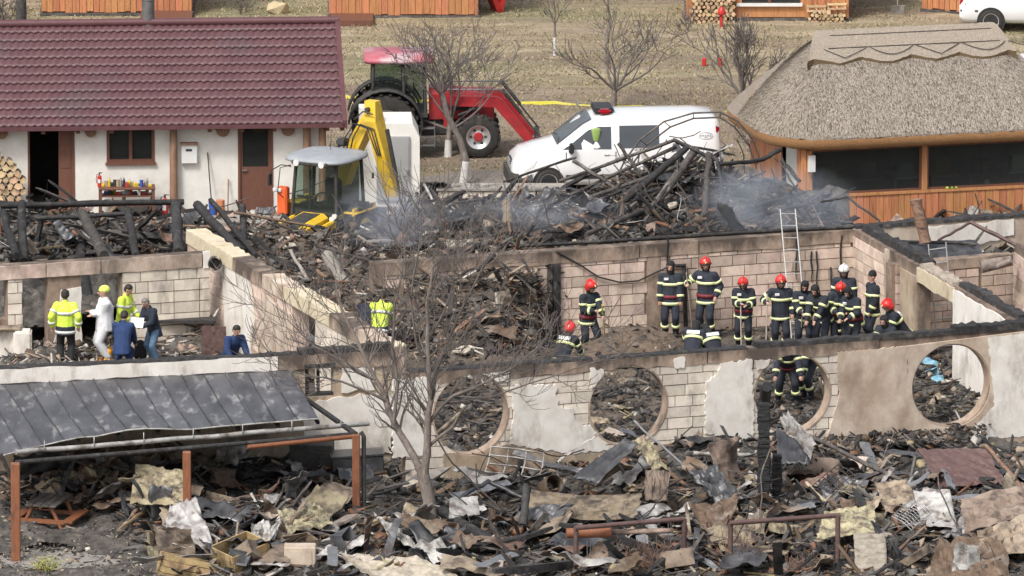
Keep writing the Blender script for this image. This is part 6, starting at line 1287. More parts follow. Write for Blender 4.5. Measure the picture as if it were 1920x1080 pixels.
mb = MB(); mb.tube([Vector((p1.x + .17, p1.y - .02, .05)), Vector((p1.x + .17, p1.y - .02, gz)), Vector((p1.x + .1, p1.y, gz + .1))], .05, 8); mb.build('downpipe', M['chassis'], she)
for k in range(9):
    s = k / 8; a = rp_(s, .02) + Vector((0, 0, -.12)); b = rp_(s, .97) + Vector((0, 0, -.12)); b.z = min(b.z, gz + .1) if s > .2 else b.z; mb = MB(); mb.tube([a, b], .05, 4); mb.build('rafter', M['char'], she)
mb = MB(); mb.tube([P(0, 850, 2.2), P(25, 905, 1.5)], .05, 5); mb.build('brace', M['char_grey'], she)
unparent_fix(she)
# picnic table
tp = P(92, 1000, .02); pt_ = empty('picnic_table', tp, R(74), 'brown picnic table with soot-dark top under the left end of the shelter', 'table')
for k in range(4): mb = MB(); mb.box((0, -.27 + .18 * k, .74), (1.25, .165, .04), bev=.006); mb.build('top_board', M['char_grey'], pt_)
for sy in (-.62, .62): mb = MB(); mb.box((0, sy, .42), (1.3, .22, .04)); mb.build('bench_board', M['post_brown'], pt_)
for x in (-.5, .5):
    for sy in (-1, 1): mb = MB(); mb.cyl((x, sy * .2, .72), (x, sy * .55, 0), .05, n=4); mb.build('leg', M['post_brown'], pt_)
    mb = MB(); mb.box((x, 0, .38), (.06, 1.4, .09)); mb.build('crossbar', M['post_brown'], pt_)
# dark red pipe frame, foreground
def rail(pts, posts, label):
    e = empty('pipe_railing', P(posts[0][0], posts[0][1], 0), 0, label, 'railing')
    mb = MB(); mb.tube([P(*p) for p in pts], .055, 8); mb.build('top_rail', M['steel_rust'], e)
    for x, y, z in posts: q = P(x, y, z); mb = MB(); mb.cyl((q.x, q.y, -.05), q, .055, n=10); mb.build('post', M['steel_rust'], e)
    unparent_fix(e); return e
fz = 1.35
rl = rail([(1078, 990, fz), (1283, 973, fz)], [(1080, 989, fz), (1283, 973, fz)], 'dark red pipe frame in the foreground, left one of two')
rail([(1368, 981, fz), (1575, 966, fz)], [(1370, 980, fz), (1571, 967, fz)], 'dark red pipe frame in the foreground, right one of two')
for x in (1101, 1107, 1253, 1258): a = P(x, 988 - (x - 1080) * .08, fz - .05); mb = MB(); mb.tube([a, a - Vector((0, 0, 1.0))], .012, 4); tag(mb.build('hanging_chain', M['steel']), 'thin chain hanging from the left dark red pipe frame, ' + {1101: 'first from its left post', 1107: 'second from its left post', 1253: 'second from its right post', 1258: 'nearest its right post'}[x], 'chain')
mb = MB(); a = P(1062, 1000, 1.15); b = P(1262, 995, 1.15); mb.tube([a, a.lerp(b, .42)], .11, 10); mb.tube([a.lerp(b, .42), b], .06, 8, 1); tag(mb.build('pipe_log', [M['post_brown'], M['tan_panel']]), 'peeled log resting behind the left dark red pipe frame', 'log')
# ladders
M['alu'] = mat('pale_aluminium', (.4, .4, .39), (.5, .5, .49), scale=5, rough=.45, metal=.2)
def ladder(t, b, wd, label, n=9, r=.016):
    t = Vector(t); b = Vector(b); e = empty('ladder', b, 0, label, 'ladder'); d = (b - t).normalized(); x = Vector((1, .25, 0)); x = (x - d * x.dot(d)).normalized() * wd / 2
    for s in (-1, 1): mb = MB(); mb.tube([t + x * s - b, x * s], r, 6); mb.build('rail', M['alu'], e)
    for k in range(n): c = t.lerp(b, (k + .4) / n) - b; mb = MB(); mb.tube([c - x, c + x], r * .85, 6); mb.build('rung', M['alu'], e)
    return e
ladder(PY(1477, 392, 12.6), P(1499, 640, ZF), .36, 'grey metal ladder leaning over the back wall above the hooded firefighters', 11)
ladder(PY(1757, 456, 9.6), P(1776, 664, ZF), .42, 'grey metal ladder leaning into the small room at the right', 8)
# police tape
mb = MB(); pts = [(640, 180), (760, 186), (900, 186), (1040, 192), (1200, 199), (1290, 206), (1380, 208), (1560, 214)]; Yt = 44.0; q = [PY(x, y, Yt - i * .3) for i, (x, y) in enumerate(pts)]
vs = []
for i in range(len(q) - 1):
    for k in range(8): p = q[i].lerp(q[i + 1], k / 8) - Vector((0, 0, .06 * math.sin(math.pi * k / 8))); hh = .04 + .012 * math.sin(k + i); vs += [p + Vector((0, 0, hh)), p - Vector((0, 0, hh))]
n = len(vs) // 2; mb.add(vs, [(2 * k, 2 * k + 1, 2 * k + 3, 2 * k + 2) for k in range(n - 1)]); o = mb.build('barrier_tape', mat('yellow_tape', (.75, .68, .08), (.8, .74, .2), scale=3, rough=.4)); o.modifiers.new('s', 'SOLIDIFY').thickness = .004; tag(o, 'yellow barrier tape stretched across the field behind tractor and van', 'tape')
# garden arch of bent tubes in front of the van
e = empty('garden_arch', P(1190, 352, .6), 0, 'bent metal garden arch of twin tubes rising out of the rubble before the van', 'arch')
A1 = [(1150, 345), (1172, 300), (1200, 262), (1245, 228), (1300, 212), (1350, 210), (1385, 228), (1412, 262), (1425, 300), (1432, 345)]; A2 = [(x + (12 if x < 1300 else -8 if x > 1380 else 0), y + 10) for x, y in A1]
L1 = [PY(x, y, 22.0 + .03 * i) for i, (x, y) in enumerate(A1)]; L2 = [PY(x, y, 22.35 + .03 * i) for i, (x, y) in enumerate(A2)]
for L in (L1, L2): mb = MB(); mb.tube(L, .022, 6); mb.build('tube', M['bar_dark'], e)
for i in range(1, 9): mb = MB(); mb.tube([L1[i], L2[i]], .012, 5); mb.build('rung', M['bar_dark'], e)
unparent_fix(e)
# low stone wall with cap near the van
w0, w1 = P(822, 386, 0), P(1060, 386, 0); wl = Wall(w0, w1, 0, .45); e = empty('low_wall', wl.pt(0, 0), 0, 'low pale stone wall with grey cap in front of the gravel lane', 'wall')
mb = MB(); wl.box(mb, 0, wl.L, 0, .38, -.6, 0); mb.build('masonry_core', M['mortar'], e); lay_blocks(wl, e, [(0, .02), (wl.L, .02), (wl.L, .36), (0, .36)], .02, .36, m='block_pale', seed=71, rh=.17, bl=.5, d1=.03)
mb = MB(); wl.box(mb, -.05, wl.L, .385, .44, -.65, .08); mb.build('cap_slab', M['conc'], e); unparent_fix(e)
mb = MB(); wl.box(mb, .2, 1.2, .445, .5, -.3, -.1); tag(mb.build('plank', M['tin_light']), 'pale plank lying on the low stone wall cap', 'plank')
mb = MB(); mb.box((0, 0, .2), (.6, .5, .4), bev=.02); mb.box((0, 0, .41), (.66, .56, .03)); tag(mb.build('dark_box', M['chassis'], loc=P(800, 378, .02)), 'dark blue-grey box left of the low stone wall', 'box')
for i, (a, b) in enumerate((((795, 345), (825, 400)), ((760, 330), (778, 380)))): mb = MB(); mb.tube([PY(*a, 25.5), PY(*b, 24.8)], .04, 5); tag(mb.build('white_batten', M['tin_light']), ('white batten leaning right of the cabinet', 'thin white batten against the cabinet door')[i], 'batten')
# far bits in the field
mb = MB(); rk = random.Random(2); mb.hull([(rk.uniform(-.3, .3), rk.uniform(-.2, .2), rk.uniform(0, .34)) for _ in range(24)]); tag(mb.build('rock', mat('pale_rock', (.45, .36, .22), (.55, .46, .3), scale=5, rough=.95, bump=.4), loc=P(520, 27, 0)), 'pale rock lying in the grass before the far cabins', 'rock')
e = empty('slide', P(930, 22, 0), R(20), 'small red plastic slide beside the middle far cabin', 'slide'); 
for dx, rot in ((-.12, -22), (.12, 14)): mb = MB(); mb.box((dx, 0, .4), (.14, .5, .85), rot=(0, R(rot), 0)); mb.build('side_panel', M['red_paint'], e)
e = empty('swing_frame', P(1335, 125, 0), 0, 'thin red-footed play frame standing in the field', 'play frame')
for dx in (-.2, .2): mb = MB(); mb.tube([(dx, 0, 0), (0, 0, 1.1)], .02, 5); mb.build('leg', M['steel'], e); mb = MB(); mb.box((dx, 0, .12), (.11, .1, .22), bev=.02); mb.build('foot_block', M['red_paint'], e)
e = empty('hose_post', P(1353, 52, 0), 0, 'small red post hydrant before the far woodpile', 'hydrant'); mb = MB(); mb.cyl((0, 0, 0), (0, 0, .3), .05, n=10); mb.build('stem', M['red_paint'], e); mb = MB(); mb.cap2((0, 0, .38), (0, 0, .46), (.12, .12, .06), (.08, .08, .1)); mb.build('head', M['red_paint'], e)
e = empty('snow_shovel', P(1683, 28, 0), R(10), 'pale snow shovel standing upright near the parked car', 'shovel'); mb = MB(); mb.box((0, 0, .13), (.36, .03, .26), rot=(R(15), 0, 0), bev=.01); mb.build('blade', M['tin_light'], e); mb = MB(); mb.cyl((0, 0, .2), (0, 0, 1.3), .016); mb.build('handle', M['wood_shaft'], e)

# ================================================================== trees
M['bark_t'] = mat('grey_bark', (.14, .115, .1), (.25, .21, .185), (.33, .29, .25), scale=9, rough=.9, bump=.5, stretch=(2, 2, .7))
M['twig'] = mat('bare_twig', (.115, .098, .09), (.19, .165, .15), scale=4, rough=.9)
M['lime'] = mat('whitewash', (.62, .6, .57), (.7, .69, .66), (.4, .37, .33), scale=9, rough=.9)
def grow(mb, p, d, L, r, depth, rd, spread=.5, upw=.12, minr=.006, kids=(2, 3), decay=.72, seg=4):
    pts = [p]; rs = [r]; q = p.copy(); dd = d.copy()
    for k in range(seg):
        dd = (dd + Vector((rd.uniform(-1, 1), rd.uniform(-1, 1), rd.uniform(-1, 1))) * .16 + Vector((0, 0, upw * .4))).normalized(); q = q + dd * L / seg; pts.append(q.copy()); rs.append(max(minr, r * (1 - .45 * (k + 1) / seg)))
    mb.tube(pts, rs, 5 if r > .02 else 3, cap=False)
    if depth <= 0: return
    n = rd.randint(*kids)
    for i in range(n + 1):
        t = 1.0 if i == 0 else rd.uniform(.3, .95); j = min(seg, max(1, int(round(t * seg)))); ax = dd.orthogonal(); ax.rotate(Matrix.Rotation(rd.uniform(0, 6.28), 3, dd)); nd = (dd + ax * spread * rd.uniform(.5, 1.5) * (.5 if i == 0 else 1.2)).normalized()
        grow(mb, pts[j], nd, L * decay * rd.uniform(.75, 1.2), max(minr, rs[j] * (.85 if i == 0 else .62)), depth - 1, rd, spread, upw, minr, kids, decay, seg)
def tree(base, trunkpts, label, seed, limbs, depth=4, r0=.1, wash=0, L=1.0, spread=.5, minr=.007, upw=.12, name='bare_tree', kids=(2, 3)):
    rd = random.Random(seed); e = empty(name, base, 0, label, 'tree'); mb = MB(); n = len(trunkpts); mb.tube([Vector(p) - Vector(base) for p in trunkpts], [r0 * (1 - .35 * i / (n - 1)) for i in range(n)], 9); mb.build('trunk', M['bark_t'], e)
    if wash:
        a = Vector(trunkpts[0]) - Vector(base); b = Vector(trunkpts[1]) - Vector(base); mb = MB(); mb.tube([a, b], [r0 * 1.06, r0 * (1 - .35 / (n - 1)) * 1.08], 9); mb.build('whitewash_coat', M['lime'], e)
    mb = MB()
    for (pt, d, l, r) in limbs: grow(mb, Vector(pt) - Vector(base), Vector(d).normalized(), l, r, depth, rd, spread, upw, minr, kids)
    o = mb.build('crown', M['twig'], e); return e
def starlimbs(top, n, l, r, rd, tilt=(35, 70), bias=(0, 0, 0)):
    out = []
    for i in range(n): a = 2 * math.pi * (i + rd.random() * .6) / n; t = R(rd.uniform(*tilt)); out.append((top - Vector((0, 0, rd.uniform(0, .25))), Vector((math.sin(t) * math.cos(a), math.sin(t) * math.sin(a), math.cos(t))) + Vector(bias), l * rd.uniform(.8, 1.15), r * rd.uniform(.8, 1)))
    return out
rd = random.Random(11)
b = P(840, 296, 0); t = PY(845, 225, b.y); tree(b, [b, PY(841, 262, b.y), t], 'bare fruit tree with whitewashed trunk in front of the tractor', 3, starlimbs(t, 6, 1.05, .045, rd, (20, 70)), 4, .1, 1, minr=.0065, kids=(1, 3))
b = P(868, 350, 0); t = PY(828, 170, b.y); tree(b, [b, PY(874, 302, b.y), PY(862, 262, b.y), PY(838, 215, b.y), t], 'slanting bare tree with whitewashed foot nearest the low stone wall', 4, starlimbs(t, 5, .8, .04, rd, (10, 60)) + [(PY(850, 240, b.y), (.8, 0, .5), 1.0, .035), (PY(845, 225, b.y), (-.7, 0, .6), .9, .035)], 4, .1, 1, minr=.0065, kids=(1, 3))
b = P(1150, 206, 0); t = PY(1152, 165, b.y); tree(b, [b, t], 'bare wide-branched tree directly behind the police van', 5, starlimbs(t, 6, .95, .05, rd, (30, 75)), 3, .09, minr=.008, kids=(2, 3))
b = P(1402, 215, 0); t = PY(1392, 165, b.y); tree(b, [b, t], 'dark bare tree beside the left corner of the thatched roof', 6, starlimbs(t, 7, .95, .05, rd, (10, 65)), 3, .1, minr=.01, spread=.4)
b = P(1040, 106, 0); t = PY(1040, 40, b.y); tree(b, [b, PY(1040, 70, b.y), t], 'thin sapling with white stem in the middle of the field', 7, starlimbs(t, 3, .4, .02, rd, (10, 40)), 2, .04, 1, minr=.008)
b = P(1428, 318, 0); t = PY(1422, 280, b.y); tree(b, [b, t], 'leafless shrub between the police van and the orange building', 8, starlimbs(t, 6, .6, .025, rd, (10, 70)), 3, .04, minr=.008, name='bare_shrub')
b = P(452, 30, 0); tree(b, [b, PY(452, 20, b.y)], 'thin leafless bush near the far rock', 9, starlimbs(PY(452, 20, b.y), 4, .3, .012, rd, (5, 40)), 2, .02, minr=.008, name='bare_shrub')
b = P(8, 45, 0); tree(b, [b, PY(8, 35, b.y)], 'tangled leafless bush in the top left corner', 10, starlimbs(PY(8, 35, b.y), 6, .35, .014, rd, (20, 80)), 3, .03, minr=.009, name='bare_shrub')
b = P(1290, 60, 0); tree(b, [b, PY(1290, 50, b.y)], 'fine leafless bush in the field left of the far woodpile', 14, starlimbs(PY(1290, 50, b.y), 5, .3, .01, rd, (5, 60)), 2, .02, minr=.007, name='bare_shrub')
# the big tree in the foreground: limbs follow the photograph, twigs grow from them
Yb = P(808, 1012, .1).y; B = P(808, 1012, .05); rd = random.Random(21); bt = empty('bare_tree', B, 0, 'tall forked bare tree standing in the rubble in front of the ruin', 'tree')
def tp_(l, dy=0.0): return [PY(x, y, Yb + dy * i / max(1, len(l) - 1)) - B for i, (x, y) in enumerate(l)]
limbs = [([(808, 1016), (808, 985), (805, 940), (795, 900), (786, 872)], .18, .15, 0, 0), ([(788, 880), (762, 832), (738, 790), (724, 752), (704, 712), (680, 660), (650, 600), (630, 545)], .1, .03, .6, 4), ([(795, 900), (800, 850), (801, 800), (808, 750), (804, 700), (801, 640), (800, 570), (812, 500)], .11, .03, -.4, 5),
         ([(801, 800), (825, 765), (850, 742), (905, 720), (960, 690), (1010, 650)], .055, .02, -.8, 3), ([(808, 750), (815, 700), (840, 640), (870, 570), (905, 500), (935, 440)], .05, .016, .9, 4), ([(724, 752), (690, 735), (640, 715), (580, 705), (520, 690)], .045, .014, -.6, 3), ([(738, 790), (745, 720), (735, 650), (740, 570), (760, 480), (752, 420)], .05, .016, .5, 4), ([(704, 712), (650, 680), (590, 650), (540, 600)], .035, .013, .8, 3), ([(804, 700), (780, 640), (770, 560), (785, 470), (790, 400)], .04, .014, -.6, 4), ([(850, 742), (920, 745), (990, 720), (1080, 690), (1150, 668)], .03, .01, -.3, 2), ([(801, 640), (830, 590), (850, 530), (858, 460)], .035, .013, .5, 3), ([(800, 840), (850, 800), (872, 762)], .05, .035, -.5, 0)]
mbT = MB(); mbC = MB()
for li, (l, r0, r1, dy, dep) in enumerate(limbs):
    pts = tp_(l, dy); n = len(pts); rs = [.88 * (r0 + (r1 - r0) * i / (n - 1)) for i in range(n)]; fine = [pts[0]]; fr = [rs[0]]
    for i in range(1, n):
        for k in (1, 2): t = k / 2; q = pts[i - 1].lerp(pts[i], t) + Vector((rd.uniform(-1, 1), rd.uniform(-1, 1), rd.uniform(-1, 1))) * .025 * (k == 1); fine.append(q); fr.append(rs[i - 1] + (rs[i] - rs[i - 1]) * t)
    (mbT if r0 > .09 else mbC).tube(fine, fr, 9 if r0 > .05 else 6)
    if dep:
        for i in range(3, len(fine)):
            for q_ in range(2):
                d = (fine[i] - fine[i - 1]).normalized(); ax = d.orthogonal(); ax.rotate(Matrix.Rotation(rd.uniform(0, 6.28), 3, d)); grow(mbC, fine[i], (d + ax * rd.uniform(.5, 1.1)).normalized(), rd.uniform(.5, .95), max(.009, fr[i] * .45), 2, rd, .5, .2, .0062, (2, 3), .74)
mbT.build('trunk', M['bark_t'], bt); mbC.build('crown', M['twig'], bt)
# thin shoots in front
M['shoot'] = mat('reddish_shoot', (.2, .11, .08), (.3, .2, .15), scale=4, rough=.9)
for i, (x, y, hh) in enumerate(((1150, 1085, .5), (1210, 1090, .6), (1260, 1085, .5), (1390, 1085, .6), (1500, 1090, .35), (700, 1085, .4))):
    b = P(x, y, .1); e = empty('shoots', b, 0, 'reddish leafless shoots at the bottom edge, %s' % ('left of the hanging chains', 'between the left frame posts', 'beside the left frame right post', 'below the right pipe frame', 'right of the right frame post', 'below the forked tree')[i], 'shrub'); mb = MB(); r2 = random.Random(i)
    for k in range(9): grow(mb, Vector((r2.uniform(-.3, .3), r2.uniform(-.2, .2), 0)), Vector((r2.uniform(-.5, .5), r2.uniform(-.5, .5), 1)).normalized(), hh * r2.uniform(.6, 1), .01, 2, r2, .5, .1, .006)
    mb.build('stems', M['shoot'], e)
b = P(85, 1085, .02); e = empty('yellow_bush', b, 0, 'small yellow-green leafy bush in the bottom left corner', 'bush'); mb = MB(); r2 = random.Random(3)
for k in range(12): grow(mb, Vector((0, 0, 0)), Vector((r2.uniform(-.6, .6), r2.uniform(-.6, .6), 1)).normalized(), .25, .008, 1, r2, .5, .1, .005)
mb.build('stems', M['shoot'], e); mb = MB()
for k in range(900):
    c = Vector((r2.gauss(0, .17), r2.gauss(0, .15), .28 + r2.gauss(0, .13))); a_ = Vector((r2.uniform(-1, 1), r2.uniform(-1, 1), r2.uniform(-1, 1))).normalized() * .03; q = a_.orthogonal().normalized() * .014; mb.add([c, c + a_ * .5 + q, c + a_, c + a_ * .5 - q], [(0, 1, 2, 3)])
o = mb.build('leaves', mat('yellow_green_leaf', (.2, .22, .05), (.42, .4, .08), scale=9, rough=.7), e); o['kind'] = 'stuff'
# ================================================================== rubble heaps
def vnoise(X, Y, s, seed, oct=5, gain=.55):
    rs_ = np.random.RandomState(seed); out = np.zeros_like(X); amp = 1; tot = 0
    for o in range(oct):
        T_ = rs_.rand(256, 256); x = X * s + 100.3 * o; y = Y * s + 57.7 * o; xi = np.floor(x).astype(int); yi = np.floor(y).astype(int); fx = x - xi; fy = y - yi; fx = fx * fx * (3 - 2 * fx); fy = fy * fy * (3 - 2 * fy)
        g_ = lambda a, b: T_[a % 256, b % 256]
        out += amp * ((g_(xi, yi) * (1 - fx) + g_(xi + 1, yi) * fx) * (1 - fy) + (g_(xi, yi + 1) * (1 - fx) + g_(xi + 1, yi + 1) * fx) * fy); tot += amp; amp *= gain; s *= 2.03
    return out / tot - .5
HX0, HX1, HY0, HY1, HS = -14.0, 14.5, -13.5, 24.0, .065
gx = np.arange(HX0, HX1, HS); gy = np.arange(HY0, HY1, HS); GX, GY = np.meshgrid(gx, gy)
ss = lambda a, b, v: (lambda t: t * t * (3 - 2 * t))(np.clip((v - a) / (b - a), 0, 1))
def lineY(p, q): return lambda X: p.y + (q.y - p.y) * (X - p.x) / (q.x - p.x)
def lineX(p, q): return lambda Y: p.x + (q.x - p.x) * (Y - p.y) / (q.y - p.y)
yF = lineY(FW0, FW1); yFL = lineY(FL0, FL1); yB = lineY(BW0, BW1); yA = lineY(LB0, LB1); xD = lineX(LD0, LD1); xR = lineX(RD0, RD1); yXw = lineY(WX0, WX1)
nA = vnoise(GX, GY, .5, 1); nB = vnoise(GX, GY, 1.6, 2, 6, .62); nC = vnoise(GX, GY, 5, 3, 4, .7)
front = np.where(GX < FL1.x, yFL(GX), yF(GX)); frontmask = ss(.32, .6, front - GY)
dF = front - GY
gauss = lambda cx, cy, sx, sy: np.exp(-((GX - cx) / sx) ** 2 - ((GY - cy) / sy) ** 2)
c1 = P(1330, 850, .5); c2 = P(1700, 950, .4); c3 = P(500, 1000, .3)
Hf = .30 + .5 * gauss(c1.x, c1.y - 1, 2.6, 2.2) + .35 * gauss(c2.x, c2.y, 3, 3) + .3 * gauss(c3.x, c3.y, 3, 2.2) + .55 * gauss(P(200, 900, 0).x, P(200, 900, 0).y, 2.2, 1.2) + .35 * nA + .45 * nB + .14 * nC
clear = gauss(P(120, 1055, 0).x, P(120, 1055, 0).y, 2.4, 1.6)         # open yard around the picnic table
Hf = Hf * (1 - np.minimum(1, 1.35 * clear)) + .02
Hf = np.where(dF > .3, Hf, -1)
# inside
Hi = np.full_like(GX, -1.0)
xd = xD(GY); xr = xR(GY); inroom = (GX > xd + .25) & (dF < -.35)
yb = yB(GX); ya = yA(GX)
# big room: collapsed heap against its left part, small dirt mound, low ash elsewhere
s1 = ss(4.5, 11.5, GY) * (1 - ss(-.6, 1.6, GX + .12 * GY - .8))
m1 = P(1195, 640, 1.0); room = ZF + .02 + 1.95 * s1 + .75 * gauss(m1.x, m1.y, 1.25, 1.3) + (.25 + .5 * s1) * nB + .09 * nC + .05 * nA
room = np.where((GX > P(1240, 640, ZF).x) , np.maximum(room - .1 * (1 - gauss(m1.x, m1.y, 2, 2)), ZF + .0 + .05 * nC + .05 * nB), room)
Hi = np.where(inroom & (GY < yb - .05) & (GX < xr - .2), room, Hi)
# behind the back wall: collapsed roof lying at wall-top height
pk = P(1290, 330, 2.6); pk2 = P(1150, 400, 2.5)
back = 2.3 + 1.15 * gauss(pk.x, pk.y - .6, 2.3, 1.3) + .35 * gauss(pk2.x, pk2.y, 2, 2) + .5 * nA + .6 * nB + .16 * nC
back = back - .5 * ss(-1.0, -4, GX) - 2.6 * ss(18.6, 21.2, GY - .12 * GX + .5 * nA) - 1.25 * ss(5.6, 8.2, GX - .25 * (GY - 12)) 
Hi = np.where(inroom & (GY > yb + .05) & (GX < P(1600, 400, 2.3).x) & (back > .1), back, Hi)
Hi = np.where(inroom & (GY >= yb - .6) & (GX < .6), np.maximum(Hi, np.minimum(back, 2.75 + .3 * nB)), Hi)
# left room rubble and the burnt-out rooms behind it
inL = (GX < xd - .5) & (GY < ya - .1) & (dF < -.35)
r1 = P(350, 640, ZF); r2 = P(95, 675, ZF)
left = ZF + .02 + .95 * gauss(r1.x + .3, r1.y + .3, 1.1, .9) + .3 * gauss(r2.x, r2.y, .8, 1.5) + .16 * nB + .08 * nC
Hi = np.where(inL, left, Hi)
inLB = (GX < xd - .45) & (GY > ya + .9) & (GY < 21.5)
Hi = np.where(inLB, 1.25 + .7 * nA + .9 * nB + .2 * nC + .5 * ss(14, 18, GY) - .9 * ss(19.5, 21.4, GY), Hi)
# right rooms
inR = (GX > xr + .3) & (GY > yXw(GX) + .2) & (GY < lineY(WZ0, WZ1)(GX) - .1); Hi = np.where(inR, 1.9 + .5 * nB + .15 * nC, Hi)
inR2 = (GX > xr + .3) & (GY < yXw(GX) - .1) & (dF < -.4); Hi = np.where(inR2, ZF + .05 + .5 * np.maximum(nB, 0) + .1 * nC, Hi)
HH = np.maximum(Hf, Hi)
def Hat(x, y):
    i = int((x - HX0) / HS); j = int((y - HY0) / HS)
    return float(HH[j, i]) if 0 <= i < HH.shape[1] and 0 <= j < HH.shape[0] else 0.0
def Hp(px, py, lo=0.0, zm=4.2):
    z = zm
    while z > lo:
        q = P(px, py, z)
        if Hat(q.x, q.y) >= z: break
        z -= .05
    return P(px, py, max(z, lo))
def heapmesh(name, mask, m):
    idx = -np.ones(HH.shape, int); cell = mask[:-1, :-1] & mask[1:, :-1] & mask[:-1, 1:] & mask[1:, 1:]; jj, ii = np.nonzero(cell); use = np.zeros(HH.shape, bool)
    for a, b in ((0, 0), (1, 0), (0, 1), (1, 1)): use[jj + a, ii + b] = True
    J, I = np.nonzero(use); idx[J, I] = np.arange(len(J)); vs = np.stack([GX[J, I], GY[J, I], HH[J, I]], 1); fs = np.stack([idx[jj, ii], idx[jj, ii + 1], idx[jj + 1, ii + 1], idx[jj + 1, ii]], 1)
    me = bpy.data.meshes.new(name); me.vertices.add(len(vs)); me.vertices.foreach_set('co', vs.ravel()); me.loops.add(fs.size); me.loops.foreach_set('vertex_index', fs.ravel()); me.polygons.add(len(fs)); me.polygons.foreach_set('loop_start', np.arange(0, fs.size, 4)); me.update(calc_edges=True); me.validate(); me.materials.append(m)
    o = bpy.data.objects.new(name, me); COL.objects.link(o); return o
tag(heapmesh('rubble_ground', (Hf > 0) & (dF > .3) & (clear < .62 + 1.3 * nA + .8 * nB), M['ash']), 'dark ash and rubble layer covering the yard in front of the ruin', 'rubble', kind='stuff')
dirtm = gauss(m1.x, m1.y, 1.5, 1.5) > .25
tag(heapmesh('dirt_mound', (Hi > 0) & inroom & dirtm & (GY < yb - .05), M['dirt']), 'brown dirt mound between the firefighters in the big room', 'dirt mound', kind='stuff')
tag(heapmesh('rubble_heap', (Hi > 0) & inroom & ~((dirtm) & (GY < yb - .05)) & (GX < xr - .1), M['ash_brown']), 'heap of brown ash and collapsed roof filling the rooms', 'rubble', kind='stuff')
tag(heapmesh('rubble_bed', (Hi > 0) & (~inroom | (GX > xr)), M['ash']), 'bed of ash and rubble in the left and right side rooms', 'rubble', kind='stuff')

# ---- small fragments strewn over the heaps (uncountable)
fr_m = {}
for n_, c in (('black', (.018, .017, .017)), ('dark', (.055, .05, .047)), ('grey', (.16, .15, .14)), ('tan', (.36, .29, .22)), ('white', (.58, .55, .5)), ('rust', (.24, .12, .07)), ('brown', (.13, .09, .06)), ('yellow', (.38, .31, .17)), ('pink', (.4, .29, .23))): fr_m[n_] = mat('fragment_' + n_, tuple(v * .7 for v in c), c, scale=6, rough=.85)
CUBE = np.array([(x, y, z) for z in (-1, 1) for y in (-1, 1) for x in (-1, 1)], float); CF = np.array([(0, 2, 3, 1), (4, 5, 7, 6), (0, 1, 5, 4), (2, 6, 7, 3), (0, 4, 6, 2), (1, 3, 7, 5)])
def fragments(name, label, n, poly, palette, seed, smin=.02, smax=.12, stick=.35, flat=.35, zoff=0.0, lo=0, zm=4.2):
    rs_ = np.random.RandomState(seed); xs = [p[0] for p in poly]; ys = [p[1] for p in poly]; P_ = []
    while len(P_) < n:
        px, py = rs_.uniform(min(xs), max(xs)), rs_.uniform(min(ys), max(ys))
        if inside((px, py), poly): P_.append((px, py))
    P_ = np.array(P_); z = np.full(n, 1.0)
    A = (P_[:, 0] - 960) / FPX; B = (540 - P_[:, 1]) / FPX; dy = cs + B * sn; dz = -sn + B * cs
    done = np.zeros(n, bool); z[:] = lo
    for zz in np.arange(zm, lo, -.05):
        t = (zz - CAM.z) / dz; X = CAM.x + A * t; Y = CAM.y + dy * t; i = np.clip(((X - HX0) / HS).astype(int), 0, HH.shape[1] - 1); j = np.clip(((Y - HY0) / HS).astype(int), 0, HH.shape[0] - 1); hit = (HH[j, i] >= zz) & ~done; z[hit] = zz; done |= hit
    t = (z - CAM.z) / dz; X = CAM.x + A * t; Y = CAM.y + dy * t
    C_ = np.stack([X, Y, z], 1); sz = smin * (smax / smin) ** (rs_.rand(n) ** 1.8); dim = np.stack([sz, sz * rs_.uniform(.4, 1, n), sz * rs_.uniform(.3, .8, n)], 1)
    k = rs_.rand(n); st = k < stick; dim[st] = np.stack([sz[st] * rs_.uniform(1.5, 4.5, st.sum()), sz[st] * .22, sz[st] * .16], 1); fl_ = (k > 1 - flat); dim[fl_, 2] *= .15; dim[fl_, 0] *= 1.3
    v = CUBE[None] * (1 + .35 * (rs_.rand(n, 8, 3) - .5)) * dim[:, None, :]
    a = rs_.rand(n) * 6.283; b = rs_.normal(0, .45, n); c = rs_.normal(0, .45, n)
    ca, sa, cb, sb_, cc, sc_ = np.cos(a), np.sin(a), np.cos(b), np.sin(b), np.cos(c), np.sin(c)
    x, y, w_ = v[..., 0], v[..., 1], v[..., 2]; x, w_ = x * cb[:, None] + w_ * sb_[:, None], -x * sb_[:, None] + w_ * cb[:, None]; y, w_ = y * cc[:, None] - w_ * sc_[:, None], y * sc_[:, None] + w_ * cc[:, None]; x, y = x * ca[:, None] - y * sa[:, None], x * sa[:, None] + y * ca[:, None]
    v = np.stack([x, y, w_], -1) + C_[:, None, :] + np.array([0, 0, 1])[None, None] * (sz * .3 + zoff)[:, None, None]
    fs = (CF[None] + (np.arange(n) * 8)[:, None, None]).reshape(-1, 4)
    me = bpy.data.meshes.new(name); me.vertices.add(n * 8); me.vertices.foreach_set('co', v.ravel()); me.loops.add(fs.size); me.loops.foreach_set('vertex_index', fs.ravel().astype(np.int32)); me.polygons.add(len(fs)); me.polygons.foreach_set('loop_start', np.arange(0, fs.size, 4)); me.update(calc_edges=True)
    names = list(palette); w_ = np.array([palette[q] for q in names], float); w_ /= w_.sum()
    for q in names: me.materials.append(fr_m[q])
    me.polygons.foreach_set('material_index', np.repeat(rs_.choice(len(names), n, p=w_), 6).astype(np.int32)); me.update()
    o = bpy.data.objects.new(name, me); COL.objects.link(o); tag(o, label, 'rubble', kind='stuff'); return o
